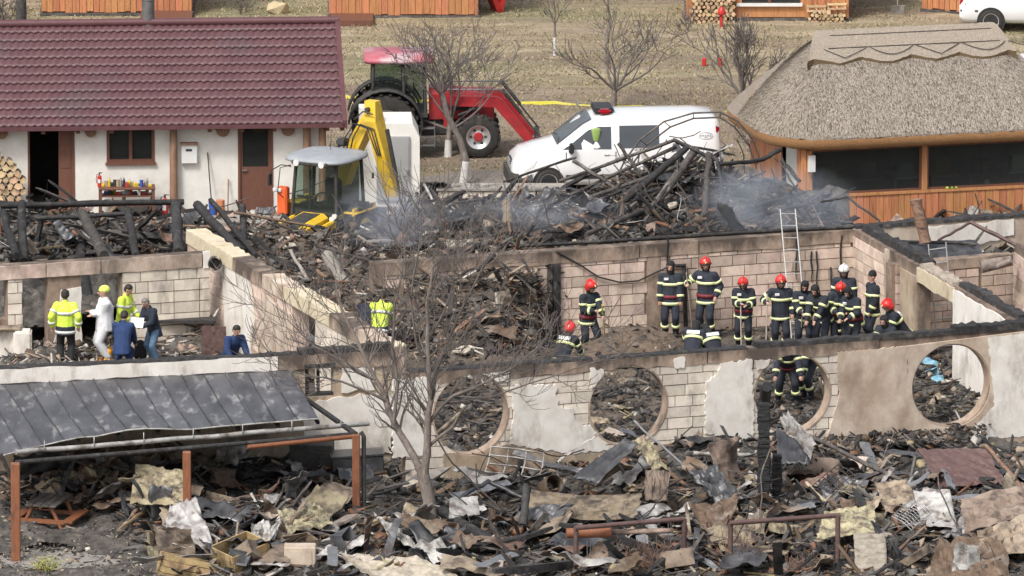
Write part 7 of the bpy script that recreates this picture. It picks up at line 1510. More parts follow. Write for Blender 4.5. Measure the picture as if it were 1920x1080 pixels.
ZONE = dict(
    frontR=[(820, 860), (1180, 835), (1330, 800), (1540, 820), (1920, 850), (1920, 1085), (790, 1085), (800, 960)],
    frontL=[(60, 862), (640, 840), (840, 860), (860, 1085), (330, 1085), (180, 930), (40, 900)],
    back=[(690, 440), (760, 380), (960, 365), (1120, 320), (1320, 300), (1440, 350), (1570, 400), (1600, 428), (1100, 466), (760, 480)],
    mid=[(385, 400), (560, 400), (720, 420), (960, 450), (1040, 480), (1060, 650), (800, 690), (735, 655), (500, 505)],
    leftback=[(0, 385), (350, 385), (410, 455), (380, 475), (0, 495)],
    room=[(1000, 600), (1700, 600), (1700, 650), (1000, 690)], leftroom=[(0, 640), (150, 640), (300, 600), (430, 600), (440, 690), (0, 700)],
    circ=[(820, 690), (1850, 660), (1850, 830), (820, 850)], right=[(1630, 425), (1920, 400), (1920, 480), (1760, 490)])
fragments('rubble_fragments', 'charred and pale scraps scattered over the front yard, right half', 12000, ZONE['frontR'], dict(black=5, dark=5, grey=3, tan=1.6, white=.5, rust=1.2, brown=3, yellow=.4), 1, .02, .17, stick=.5)
fragments('rubble_fragments', 'small charred and pale scraps scattered under and before the metal shelter', 7000, ZONE['frontL'], dict(black=5, dark=5, grey=3, tan=1.5, white=.5, rust=1, brown=3, yellow=.4), 2, .02, .16, stick=.5)
fragments('rubble_fragments', 'charred scraps on the collapsed roof heap behind the back wall', 15000, ZONE['back'], dict(black=7, dark=5, grey=2.5, tan=.9, white=.25, brown=3, rust=.6), 3, .02, .15, stick=.5)
fragments('rubble_fragments', 'brown twigs and scraps on the heap filling the middle room', 12000, ZONE['mid'], dict(black=4, dark=5, grey=3, tan=2, brown=4, rust=1, white=.6, pink=1), 4, .02, .12, stick=.55)
fragments('rubble_fragments', 'burnt scraps between the charred beams behind the left room', 5000, ZONE['leftback'], dict(black=8, dark=5, grey=1.3, brown=2, rust=.8, tan=.4), 5, .02, .15, stick=.5)
fragments('rubble_fragments', 'light scraps on the floor of the big room', 2200, ZONE['room'], dict(black=4, dark=4, grey=2, tan=1, brown=2, white=.4), 6, .015, .08, zm=1.6)
fragments('rubble_fragments', 'plaster crumbs and ash on the floor of the left room', 3000, ZONE['leftroom'], dict(dark=3, grey=3, tan=2, white=2.2, brown=2, pink=2), 7, .02, .11, zm=1.9)
fragments('rubble_fragments', 'ash and scraps on the floor behind the round openings', 9000, ZONE['circ'], dict(black=6, dark=6, grey=2.5, tan=.8, white=.5, brown=2, yellow=.5), 8, .02, .1, lo=ZF, zm=1.1)
fragments('rubble_fragments', 'burnt scraps in the right side rooms', 2500, ZONE['right'], dict(black=4, dark=5, grey=3, tan=2, white=1), 9, .02, .12)

fragments('rubble_fragments', 'dark brown scraps heaped behind the picnic table', 2600, [(0, 862), (340, 862), (330, 950), (60, 960), (0, 950)], dict(black=5, dark=5, grey=2, tan=1, brown=3, rust=2), 12, .03, .18, stick=.5)
fragments('rubble_fragments', 'grit and small scraps on the concrete round the picnic table', 3500, [(0, 940), (330, 960), (360, 1085), (0, 1085)], dict(grey=5, dark=3, tan=3, black=1, white=.5), 13, .008, .06, stick=.3)
# ---- countable wreckage: shared meshes, each piece its own object
vr = random.Random(77)
def beam_mesh(L, w_, h, seed, m, burnt=True):
    r = random.Random(seed); n = 10; rings = []; 
    for i in range(n + 1):
        t = i / n; k = 1 - (.5 * max(0, abs(t - .5) * 2 - .75) / .25 if burnt else 0); off = Vector((0, .02 * math.sin(t * 3 + seed), .02 * math.sin(t * 5 + seed)))
        rings.append([Vector((L * (t - .5), y * w_ / 2 * k * r.uniform(.8, 1.1), z * h / 2 * k * r.uniform(.8, 1.1))) + off for y, z in ((-1, -1), (1, -1), (1, 1), (-1, 1))])
    mb = MB(); mb.loft(rings, smooth=False); return mb.mesh('beam', M[m])
def sheet_mesh(L, W, seed, m, corr=0, crumple=.12, nx=18, ny=10, cut=True, th=.008):
    r = random.Random(seed); mb = MB(); vs = []; ax = r.uniform(-1, 1); 
    for j in range(ny + 1):
        for i in range(nx + 1):
            u, v = i / nx - .5, j / ny - .5; x, y = u * L, v * W
            if cut: x += .08 * L * noise.noise(Vector((v * 4, seed, 0))) * abs(u) * 2; y += .12 * W * noise.noise(Vector((u * 4, seed, 5))) * abs(v) * 2
            z = crumple * (2.2 - 5 * abs(noise.noise(Vector((x * 1.3 + seed * 3, y * 1.9, 0))))) * .6 + crumple * .9 * abs(noise.noise(Vector((x * 4, y * 4, seed)))) + ax * .12 * L * abs(u)
            if corr: z += .018 * math.sin(v * W * 2 * math.pi / corr)
            vs.append((x, y, z))
    N_ = len(vs); W_ = nx + 1; F1 = [(j * W_ + i, j * W_ + i + 1, (j + 1) * W_ + i + 1, (j + 1) * W_ + i) for j in range(ny) for i in range(nx)]
    bd = [(i, i + 1) for i in range(nx)] + [(ny * W_ + i + 1, ny * W_ + i) for i in range(nx)] + [((j + 1) * W_, j * W_) for j in range(ny)] + [(j * W_ + nx, (j + 1) * W_ + nx) for j in range(ny)]
    mb.add(vs + [(x, y, z - th) for x, y, z in vs], F1 + [tuple(i + N_ for i in f[::-1]) for f in F1] + [(b, a, a + N_, b + N_) for a, b in bd], 0, bool(corr)); return mb.mesh('sheet', M[m])
def bar_mesh(L, r0, seed, m):
    r = random.Random(seed); p = Vector((-L / 2, 0, 0)); pts = [p]; d = Vector((1, 0, 0))
    for k in range(9):
        d = (d + Vector((0, r.uniform(-.25, .25), r.uniform(-.2, .2))) + (Vector((0, r.uniform(-1, 1), r.uniform(-.8, .8))) if r.random() < .15 else Vector((0, 0, 0)))).normalized(); p = p + d * L / 9; pts.append(p)
    mb = MB(); mb.tube(pts, r0, 5); return mb.mesh('bar', M[m])
def crate_mesh(seed, m):   # bent box-section fragment: casing with open side
    r = random.Random(seed); a, b, c = r.uniform(.4, .8), r.uniform(.25, .5), r.uniform(.2, .4); mb = MB(); V = [Vector((x * a / 2, y * b / 2, z * c / 2)) + Vector((r.uniform(-.06, .06), r.uniform(-.06, .06), r.uniform(-.05, .05))) for z in (-1, 1) for y in (-1, 1) for x in (-1, 1)]
    F_ = [(0, 2, 3, 1), (0, 1, 5, 4), (2, 6, 7, 3), (0, 4, 6, 2), (1, 3, 7, 5)]; mb.add(V + [v * .94 for v in V], F_ + [tuple(i + 8 for i in f[::-1]) for f in F_] + [(4, 5, 13, 12), (5, 7, 15, 13), (7, 6, 14, 15), (6, 4, 12, 14)]); return mb.mesh('casing', M[m])
def slab_mesh(seed, m):
    r = random.Random(seed); mb = MB(); pts = [Vector((r.uniform(-.5, .5), r.uniform(-.35, .35), 0)) for _ in range(7)]; mb.hull([p + Vector((0, 0, z)) + Vector((r.uniform(-.03, .03), 0, 0)) for p in pts for z in (0, .07)]); return mb.mesh('chunk', M[m])
def lattice_mesh(a, b, nx, ny, m, r0=.012):
    mb = MB(); 
    for i in range(nx + 1): mb.tube([(a * i / nx - a / 2, -b / 2, 0), (a * i / nx - a / 2 + .03, 0, .03), (a * i / nx - a / 2, b / 2, 0)], r0, 4)
    for j in range(ny + 1): mb.tube([(-a / 2, b * j / ny - b / 2, .01), (0, b * j / ny - b / 2, .05), (a / 2, b * j / ny - b / 2, .01)], r0, 4)
    return mb.mesh('lattice', M[m])
LIB = dict(
    beam=[beam_mesh(L, w_, h, i, 'char') for i, (L, w_, h) in enumerate(((2.4, .14, .12), (1.6, .12, .1), (3.0, .16, .14), (1.1, .1, .08), (.8, .12, .1), (2.0, .09, .08)))],
    greybeam=[beam_mesh(L, w_, h, i + 9, 'char_grey') for i, (L, w_, h) in enumerate(((2.0, .1, .06), (1.3, .12, .04), (.9, .08, .06), (1.7, .14, .03)))],
    brownbeam=[beam_mesh(L, w_, h, i + 19, 'wood_brown') for i, (L, w_, h) in enumerate(((1.6, .1, .05), (1.0, .12, .03), (.7, .1, .06)))],
    darksheet=[sheet_mesh(L, W, i, 'tin_dark', c) for i, (L, W, c) in enumerate(((1.5, .8, .08), (1.1, .7, 0), (.8, .5, 0), (1.8, .6, .1)))],
    palesheet=[sheet_mesh(L, W, i + 20, 'tin_light', c) for i, (L, W, c) in enumerate(((.9, .5, 0), (.7, .4, 0), (1.2, .35, .07)))],
    rustsheet=[sheet_mesh(L, W, i + 30, 'tin_rust', c) for i, (L, W, c) in enumerate(((1.0, .6, 0), (.8, .5, 0), (1.3, .5, .08)))],
    tansheet=[sheet_mesh(L, W, i + 40, 'tan_panel', c, .08) for i, (L, W, c) in enumerate(((1.1, .7, 0), (.8, .5, 0), (1.4, .8, 0)))],
    foamsheet=[sheet_mesh(L, W, i + 50, 'foam', c, .09, th=.035) for i, (L, W, c) in enumerate(((1.0, .6, 0), (.8, .5, .12), (1.2, .7, 0)))],
    strip=[sheet_mesh(L, W, i + 90, m, 0, .05, 20, 2, th=.01) for i, (L, W, m) in enumerate(((1.9, .12, 'tin_light'), (1.5, .16, 'tin_dark'), (1.2, .1, 'tin_rust'), (2.2, .14, 'tin_dark'), (1.6, .09, 'tan_panel'), (1.4, .2, 'steel')))],
    bar=[bar_mesh(L, r0, i, m) for i, (L, r0, m) in enumerate(((1.8, .018, 'bar_dark'), (1.3, .014, 'bar_dark'), (2.4, .02, 'bar_dark'), (1.2, .012, 'steel'), (1.6, .02, 'char_grey'), (1.0, .015, 'steel_rust')))],
    casing=[crate_mesh(i, m) for i, m in enumerate(('tin_rust', 'tin_dark', 'foam', 'tan_panel'))],
    chunk=[slab_mesh(i, m) for i, m in enumerate(('rubble', 'rubble', 'conc', 'tan_panel'))],
    lattice=[lattice_mesh(.9, .5, 7, 4, 'bar_dark'), lattice_mesh(.7, .5, 9, 5, 'steel', .008)])
NM = dict(beam=('charred_timber', 'timber', 'charred black timber'), greybeam=('ashy_plank', 'plank', 'ash-grey plank'), brownbeam=('scorched_plank', 'plank', 'scorched brown plank'), darksheet=('metal_sheet', 'metal sheet', 'dark twisted metal sheet'), palesheet=('metal_sheet', 'metal sheet', 'pale bent metal sheet'), rustsheet=('rusty_sheet', 'metal sheet', 'rusty crumpled sheet'), tansheet=('tan_sheet', 'sheet', 'tan scorched sheet'), foamsheet=('insulation_sheet', 'insulation', 'yellowed insulation sheet'), bar=('bent_rod', 'rod', 'thin bent rod'), strip=('metal_strip', 'strip', 'long bent metal strip'), casing=('crushed_box', 'box', 'crushed metal box'), chunk=('rubble_lump', 'rubble', 'flat lump of plaster'), lattice=('wire_lattice', 'lattice', 'bent wire lattice'))
def spot(px, py):
    if py > 830 or (px < 820 and py > 700):
        for x, t in ((230, 'by the left end of the shelter'), (400, 'near the middle post of the shelter'), (560, 'between the middle and right posts of the shelter'), (700, 'near the right post of the shelter'), (840, 'round the foot of the forked tree'), (980, 'just right of the forked tree'), (1120, 'above the left end of the left pipe frame'), (1280, 'above the right end of the left pipe frame'), (1420, 'left of the charred posts'), (1560, 'right of the charred posts'), (1700, 'left of the purple-brown panel'), (1830, 'below the purple-brown panel'), (9999, 'at the right edge')):
            if px < x: return t + (', close to the wall' if py < 900 else ', at the bottom' if py > 1010 else '')
    for x, t in ((110, 'towards the left edge'), (230, 'behind the two doorways'), (400, 'beside the diagonal wall'), (560, 'right of the diagonal wall top'), (720, 'before the backhoe loader'), (880, 'behind the forked tree crown'), (1040, 'left of the block wall'), (1160, 'before the van front'), (1300, 'before the van rear'), (1440, 'right of the burnt frame'), (1640, 'beside the ladder'), (9999, 'before the orange building')):
        if px < x: return t
def strew(zone, where, counts, seed, lift=.1, tilt=.35, up=.0, smin=.7, smax=1.15, lo=0, zm=4.2):
    r = random.Random(seed); xs = [p[0] for p in zone]; ys = [p[1] for p in zone]
    for kind, n in counts.items():
        nm, cat, lb = NM[kind]
        for k in range(n):
            while True:
                px, py = r.uniform(min(xs), max(xs)), r.uniform(min(ys), max(ys))
                if inside((px, py), zone): break
            q = Hp(px, py, lo, zm); q.z += lift * r.random() + .03; t = tilt * (1.6 if kind in ('bar', 'greybeam') else 1); s = r.uniform(smin, smax)
            rx, ry, rz_ = r.gauss(0, t), r.gauss(0, t) + (r.uniform(-.9, .9) if r.random() < up else 0), r.uniform(0, 6.28); o = inst(nm, r.choice(LIB[kind]), q, (rx, ry, rz_), (s, s, s)); az = math.degrees(rz_) % 180
            pose = 'upended' if abs(ry) > .7 else 'leaning' if abs(ry) > .4 else 'level' if az < 25 or az > 155 else 'left-slanting' if az > 110 else 'right-slanting' if az < 70 else 'end-on'
            tag(o, ' '.join(('%s %s %s, %s' % ('large' if s >= 1.2 else 'small' if s < .75 else 'mid-sized', pose, lb.replace('flat ', '').replace('charred ', ''), spot(px, py))).split()[:16]), cat, '%ss among the wreckage' % lb)
strew(ZONE['frontR'], 'in the front yard rubble right of the forked tree', dict(beam=26, greybeam=26, brownbeam=10, darksheet=12, palesheet=7, rustsheet=12, tansheet=6, foamsheet=5, bar=60, casing=8, chunk=8, lattice=6, strip=70), 1, .22, .3, .25, .6, 1.05)
strew([(840, 890), (1200, 870), (1560, 860), (1920, 900), (1920, 1085), (860, 1085)], 'in the front yard rubble right of the forked tree, large', dict(tansheet=8, palesheet=13, rustsheet=7, darksheet=8, foamsheet=4, casing=4, strip=26), 21, .25, .28, .3, .95, 1.3)
strew([(840, 1000), (1300, 1000), (1320, 1085), (850, 1085)], 'in the front yard rubble right of the forked tree, lowest', dict(beam=16, greybeam=6, strip=5), 24, .3, .15, .1, 1.0, 1.3)
strew(ZONE['frontL'], 'in the rubble under the metal shelter', dict(beam=20, greybeam=16, brownbeam=12, darksheet=8, palesheet=6, rustsheet=8, tansheet=5, foamsheet=4, bar=20, casing=8, chunk=5, strip=26), 2, .25, .3, .3, .6, 1.0)
strew([(70, 870), (300, 862), (700, 870), (820, 900), (830, 1085), (330, 1085), (200, 960)], 'in the rubble under the metal shelter, large', dict(tansheet=9, palesheet=9, rustsheet=6, darksheet=7, foamsheet=5, casing=4, brownbeam=6, strip=14), 22, .35, .3, .4, .9, 1.3)
strew([(50, 866), (340, 862), (330, 950), (190, 965), (60, 950)], 'behind the picnic table', dict(brownbeam=12, beam=10, tansheet=6, rustsheet=7, foamsheet=4, casing=5, darksheet=5, strip=5), 25, .5, .35, .5, .7, 1.0)
strew(ZONE['back'], 'on the smoking heap behind the back wall', dict(beam=40, greybeam=24, brownbeam=8, darksheet=12, rustsheet=4, bar=60, chunk=3, strip=20), 3, .35, .3, .25, .5, .9)
strew([(1010, 400), (1100, 345), (1200, 310), (1300, 275), (1360, 320), (1400, 400), (1200, 430)], 'on the smoking heap behind the back wall, tall', dict(beam=20, greybeam=10, bar=44, strip=16), 23, .5, .4, .3, .4, .75)
strew(ZONE['mid'], 'on the heap in the middle room', dict(beam=16, greybeam=22, brownbeam=16, rustsheet=5, tansheet=4, bar=30, chunk=8, darksheet=3), 4, .3, .4, .3, .5, .9)
strew(ZONE['leftback'], 'behind the left room', dict(beam=24, greybeam=10, brownbeam=12, darksheet=4, bar=10, chunk=4, rustsheet=4), 5, .4, .35, .3, .6, 1.0)
strew(ZONE['right'], 'in the right side rooms', dict(beam=8, greybeam=8, bar=8, palesheet=3, chunk=5, rustsheet=3), 6, .3, .3, .2, .6, 1.0)
strew([(860, 740), (940, 740), (940, 840), (860, 840)], 'on the floor behind the leftmost round opening', dict(beam=2, greybeam=3, bar=3, chunk=2), 7, .05, .15, 0, .4, .7, ZF, 1.1)
strew([(1110, 700), (1240, 700), (1240, 820), (1110, 820)], 'on the floor behind the second round opening', dict(beam=3, greybeam=3, bar=3, foamsheet=3, chunk=2), 8, .05, .15, 0, .4, .7, ZF, 1.1)
strew([(1716, 700), (1790, 700), (1790, 760), (1716, 760)], 'on the floor behind the rightmost round opening', dict(greybeam=4, bar=5, chunk=3), 9, .05, .15, 0, .4, .6, ZF, 1.1)
strew([(290, 590), (430, 590), (440, 640), (300, 650)], 'on the rubble ledge of the left room', dict(chunk=12, brownbeam=5, greybeam=4), 10, .1, .3, 0, .3, .55, 0, 1.9)

# ---- individual wreck pieces the photograph shows clearly
def log3(name, pts, r, m, label, cat, n=7, jit=.015, taper=None):
    rd_ = random.Random(len(label)); pts = [Vector(p) for p in pts]; fine = []; 
    for i in range(len(pts) - 1):
        for k in range(6): fine.append(pts[i].lerp(pts[i + 1], k / 6) + Vector((rd_.uniform(-jit, jit), rd_.uniform(-jit, jit), rd_.uniform(-jit, jit))))
    fine.append(pts[-1]); rs_ = [r * rd_.uniform(.85, 1.12) * (1 - (1 - (taper or 1)) * i / len(fine)) for i in range(len(fine))]; mb = MB(); c = fine[0]; mb.tube([p - c for p in fine], rs_, n); o = mb.build(name, M[m], loc=c); return tag(o, label, cat)
def quad(name, cs4, m, label, cat, nx=16, ny=10, crumple=.05, corr=0, corr_n=8, th=.012, sag=0, seed=1, rag=.04, parent=None, corrdir=0):
    """sheet through four corners (px, py, z): top-left, top-right, bottom-right, bottom-left"""
    c = [P(q[0], q[1], q[2] + (.22 if q[1] > 800 else 0)) for q in cs4]; o0 = sum(c, Vector()) / 4; nn = (c[1] - c[0]).cross(c[3] - c[0]).normalized()
    if nn.z < 0: nn = -nn
    vs = []
    for j in range(ny + 1):
        for i in range(nx + 1):
            u, v = i / nx, j / ny; p = c[0].lerp(c[1], u).lerp(c[3].lerp(c[2], u), v); e_ = .4 - 1.6 * abs(noise.noise(Vector((u * 3.5, v * 3.5, seed)))); edge = max(abs(u - .5), abs(v - .5)) * 2
            d = crumple * (e_ * 2 + noise.noise(Vector((u * 12, v * 12, seed + 9)))) + (corr * math.sin((v if corrdir == 0 else u) * corr_n * 2 * math.pi)) - sag * math.sin(math.pi * u)
            p = p + nn * d + (c[1] - c[0]) * rag * noise.noise(Vector((v * 7, seed, 1))) * (edge ** 4) + (c[3] - c[0]) * rag * noise.noise(Vector((u * 7, seed, 2))) * (edge ** 4); vs.append(p - o0)
    N_ = len(vs); W_ = nx + 1; F1 = [(j * W_ + i, j * W_ + i + 1, (j + 1) * W_ + i + 1, (j + 1) * W_ + i) for j in range(ny) for i in range(nx)]
    bd = [(i, i + 1) for i in range(nx)] + [(ny * W_ + i + 1, ny * W_ + i) for i in range(nx)] + [((j + 1) * W_, j * W_) for j in range(ny)] + [(j * W_ + nx, (j + 1) * W_ + nx) for j in range(ny)]
    mb = MB(); mb.add(vs + [v - nn * th for v in vs], F1 + [tuple(i + N_ for i in f[::-1]) for f in F1] + [(b, a, a + N_, b + N_) for a, b in bd], 0, corr > 0); o = mb.build(name, M[m], loc=o0); return tag(o, label, cat)
M['blackpost'] = mat('alligator_char', (.01, .01, .01), (.03, .03, .032), (.07, .07, .07), scale=12, rough=.7, bump=1, bscale=22, stretch=(1, 1, 3), coord='Object')
b = P(1437, 985, .2)
def charpost(px, ptop, pbase, wd, label):
    b = P(px, pbase, .15); t = PY(px, ptop, b.y); n = int((t.z - b.z) / .075); r_ = random.Random(px); e = empty('charred_post', b, 0, label, 'post'); mb = MB()
    mb.box((0, 0, (t.z - b.z) / 2 - .05), (wd * .8, wd * .8, t.z - b.z)); mb.build('core', M['blackpost'], e)
    for k in range(n): mb = MB(); mb.box((r_.uniform(-.01, .01), r_.uniform(-.01, .01), .04 + k * .075 + r_.uniform(-.006, .006)), (wd * (.92 + .12 * math.sin(k * .7)) * r_.uniform(.94, 1.03), wd * r_.uniform(.92, 1.03), r_.uniform(.068, .09)), rot=(r_.uniform(-.1, .1), r_.uniform(-.1, .1), r_.uniform(-.15, .15)), bev=.012); mb.build('char_scale', M['blackpost'], e)
charpost(1432, 752, 975, .29, 'tall charred black post cracked into scales, standing before the third round opening'); charpost(1456, 850, 965, .24, 'shorter charred black post right beside the tall one')
log3('charred_log', [P(1432, 770, 2.1), PY(1438, 725, P(1432, 975, .15).y)], .13, 'blackpost', 'rounded black stub capping the tall charred post', 'stub')
quad('corrugated_sheet', [(982, 915, .75), (1205, 925, .9), (1190, 972, .55), (985, 958, .45)], 'foam', 'sagging yellow-brown corrugated sheet below the second round opening', 'metal sheet', 30, 24, .02, .018, 6, sag=.12, seed=3)
quad('metal_sheet', [(1172, 822, 1.35), (1198, 832, 1.3), (1120, 905, .6), (1072, 895, .7)], 'tin_dark', 'long dark sloping metal sheet below the second round opening', 'metal sheet', 20, 14, .02, .01, 3, seed=4, corrdir=1)
quad('tan_sheet', [(1210, 882, .95), (1258, 878, .95), (1250, 940, .45), (1208, 935, .45)], 'tan_panel', 'upright tan metal casing sheet right of the corrugated sheet', 'panel', crumple=.04, seed=5)
quad('curved_sheet', [(1190, 828, 1.2), (1222, 830, 1.2), (1255, 885, .9), (1225, 885, .9)], 'foam', 'curved cream strip beside the long dark sloping sheet', 'strip', crumple=.05, sag=-.1, seed=6)
quad('metal_sheet', [(1285, 880, 1.0), (1340, 870, 1.0), (1385, 925, .6), (1330, 930, .55)], 'tin_dark', 'dark folded sheet hanging down left of the charred post', 'metal sheet', crumple=.08, sag=.15, seed=7)
quad('rusty_sheet', [(1290, 945, .6), (1390, 925, .75), (1370, 975, .5), (1310, 985, .4)], 'tin_rust', 'rust and cream curled sheet above the right pipe frame', 'metal sheet', crumple=.07, sag=.12, seed=8)
quad('rusty_sheet', [(1310, 985, .5), (1440, 960, .55), (1430, 1010, .3), (1370, 1050, .2)], 'foam', 'rusty yellow folded sheet behind the right pipe frame', 'metal sheet', crumple=.09, seed=9)
quad('curled_sheet', [(1462, 790, 1.7), (1490, 792, 1.7), (1540, 845, 1.1), (1520, 860, 1.1)], 'tin_light', 'pale curled sheet beside the charred post at the third opening', 'metal sheet', crumple=.08, sag=-.2, seed=10)
quad('metal_sheet', [(1455, 800, 1.6), (1522, 845, 1.2), (1522, 870, .9), (1458, 868, .9)], 'tin_dark', 'dark ribbed sheet standing behind the charred posts', 'metal sheet', 30, 8, .02, .012, 5, seed=11, corrdir=1)
quad('plum_sheet', [(1722, 842, 1.0), (1850, 842, 1.1), (1885, 905, .6), (1760, 915, .5)], 'steel_rust', 'large purple-brown flat panel at the foot of the right wall', 'panel', crumple=.025, seed=12)
quad('grey_sheet', [(1712, 920, .85), (1782, 922, .9), (1795, 990, .35), (1728, 985, .35)], 'tin_light', 'pale grey ribbed sheet below the purple-brown panel', 'metal sheet', 12, 30, .02, .01, 5, seed=13)
quad('tan_sheet', [(1800, 940, .9), (1990, 905, 1.1), (1990, 965, .7), (1810, 1000, .5)], 'tan_panel', 'long tan curled panel at the right edge, uppermost of two', 'panel', crumple=.07, sag=-.1, seed=14)
quad('tan_sheet', [(1830, 1000, .7), (1990, 960, .8), (1990, 1040, .4), (1850, 1050, .3)], 'tan_panel', 'broad tan bulging panel at the right edge, lower of two', 'panel', crumple=.1, sag=-.15, seed=15)
quad('rusty_sheet', [(1760, 1010, .6), (1880, 1010, .6), (1900, 1085, .2), (1740, 1090, .2)], 'tin_rust', 'brown rusty sheet slumped in the bottom right corner', 'metal sheet', crumple=.1, seed=16)
quad('foam_sheet', [(1640, 905, .8), (1700, 900, .9), (1730, 955, .5), (1660, 960, .5)], 'foam', 'yellow ribbed insulation panel left of the pale grey sheet', 'panel', 12, 24, .03, .02, 5, seed=17)
quad('tiled_sheet', [(1600, 1000, .6), (1660, 1000, .6), (1665, 1085, .1), (1605, 1085, .1)], 'rubble', 'grey tile-patterned sheet standing at the bottom right', 'sheet', 10, 40, .01, .012, 9, seed=18)
quad('foam_sheet', [(1545, 960, .7), (1640, 945, .8), (1640, 1000, .5), (1530, 1010, .4)], 'foam', 'tan-yellow flat panel right of the right pipe frame', 'panel', crumple=.04, seed=19)
# left foreground pieces
quad('quilted_sheet', [(318, 950, 1.05), (368, 935, 1.15), (403, 1030, .5), (305, 1018, .6)], 'tin_light', 'white crumpled quilted sheet leaning on the yellow box before the shelter', 'panel', 24, 20, .045, .008, 7, seed=21, rag=.12)
quad('grey_sheet', [(255, 872, 1.2), (345, 880, 1.2), (350, 948, .7), (243, 942, .7)], 'foam', 'grey-yellow panel under the shelter beside the middle post', 'panel', crumple=.05, seed=22)
def crate(loc, rot, dims, label):
    e = empty('wooden_crate', loc, 0, label, 'crate', rot=rot); L_, W_, H_ = dims
    for sgn in (-1, 1):
        for k in range(4): z = (k + .5) * H_ / 4; mb = MB(); mb.box((0, sgn * W_ / 2, z), (L_, .03, H_ / 4 - .012), bev=.004); mb.build('side_board', M['crate_wood'], e); mb = MB(); mb.box((sgn * L_ / 2, 0, z), (.03, W_ - .035, H_ / 4 - .012), bev=.004); mb.build('side_board', M['crate_wood'], e)
    mb = MB(); mb.box((0, 0, .02), (L_ - .04, W_ - .04, .03)); mb.build('base_board', M['char_grey'], e)
M['crate_wood'] = mat('yellow_crate_wood', (.3, .21, .1), (.42, .31, .16), (.13, .09, .05), scale=4, rough=.75, bump=.3, rnd=.2, lo3=.5, hi3=.66)
crate(P(455, 1078, .15), (R(8), R(-12), R(38)), (1.0, .8, .75), 'open yellow plank crate before the shelter, right of the white quilted sheet')
crate(P(345, 1092, .1), (R(-6), R(14), R(12)), (1.15, .7, .55), 'low yellow plank crate below the white quilted sheet')
mb = MB(); mb.box((0, 0, .4), (.68, .5, .8), bev=.02); mb.box((0, -.26, .42), (.5, .02, .62)); tag(mb.build('cupboard', M['plaster_tan'], loc=P(563, 1090, .05)), 'scorched pale cupboard at the bottom edge left of the forked tree', 'cupboard')
mb = MB(); mb.box((0, 0, .35), (1.15, .7, .62), bev=.02); mb.box((0, 0, .68), (1.2, .75, .04)); tag(mb.build('metal_bin', M['tin_dark'], loc=P(672, 905, .1), rot=(0, R(-3), R(4))), 'dark metal bin behind the right post of the shelter', 'bin')
mb = MB(); mb.box((0, 0, .45), (.95, .6, .7), bev=.02); tag(mb.build('metal_cabinet', M['chassis'], loc=P(585, 895, .15), rot=(0, 0, R(-5))), 'black burnt cabinet under the right end of the shelter', 'cabinet')
quad('foam_sheet', [(520, 960, .7), (600, 945, .8), (625, 985, .5), (540, 1000, .5)], 'foam', 'yellow-white broken panel left of the shelter right post', 'panel', crumple=.08, seed=25)
quad('pale_sheet', [(470, 985, .7), (530, 968, .75), (515, 1010, .5), (470, 1035, .3)], 'tin_light', 'white curled sheet right of the yellow wooden box', 'metal sheet', crumple=.09, seed=26)
quad('concrete_slab', [(640, 1040, .4), (800, 1045, .4), (870, 1085, .2), (720, 1090, .2)], 'rubble', 'broken pale slab at the bottom under the forked tree', 'slab', crumple=.05, th=.1, seed=27)
quad('grey_sheet', [(700, 965, .6), (760, 1000, .5), (800, 1040, .2), (735, 1010, .5)], 'tin_light', 'white folded sheet left of the forked tree foot', 'metal sheet', crumple=.08, seed=28)
quad('pink_board', [(843, 935, .8), (895, 930, .8), (900, 965, .5), (842, 972, .5)], 'tin_light', 'pale square board leaning right of the forked tree', 'board', crumple=.01, seed=29, th=.03)
mb = MB(); n = 24; mb.loft([[(math.cos(2 * math.pi * k / n) * r_, y, math.sin(2 * math.pi * k / n) * r_) for k in range(n)] for y, r_ in ((-.25, .2), (-.26, .21), (.3, .21), (.3, .19), (-.25, .19))], cap=False); tag(mb.build('drum', M['tin_rust'], loc=P(1032, 912, .75), rot=(R(-25), R(0), R(25))), 'open rusty pipe section lying above the corrugated sheet', 'pipe')
o = inst('bed_frame', lattice_mesh(1.2, .7, 3, 3, 'tin_light', .018), P(965, 868, .75), (R(42), R(6), R(-8)), (1, 1, 1)); tag(o, 'pale tubular frame lying below the leftmost round opening', 'frame')
for k, (x, y, l_) in enumerate(((1565, 905, 'at the left of the yellow ribbed panel'), (1710, 965, 'in front of the pale grey ribbed sheet'))): o = inst('wire_grid', LIB['lattice'][k], P(x, y, .9), (R(30), R(-20), R(50)), (1.1, 1.1, 1)); tag(o, 'bent wire grid ' + l_, 'grid')
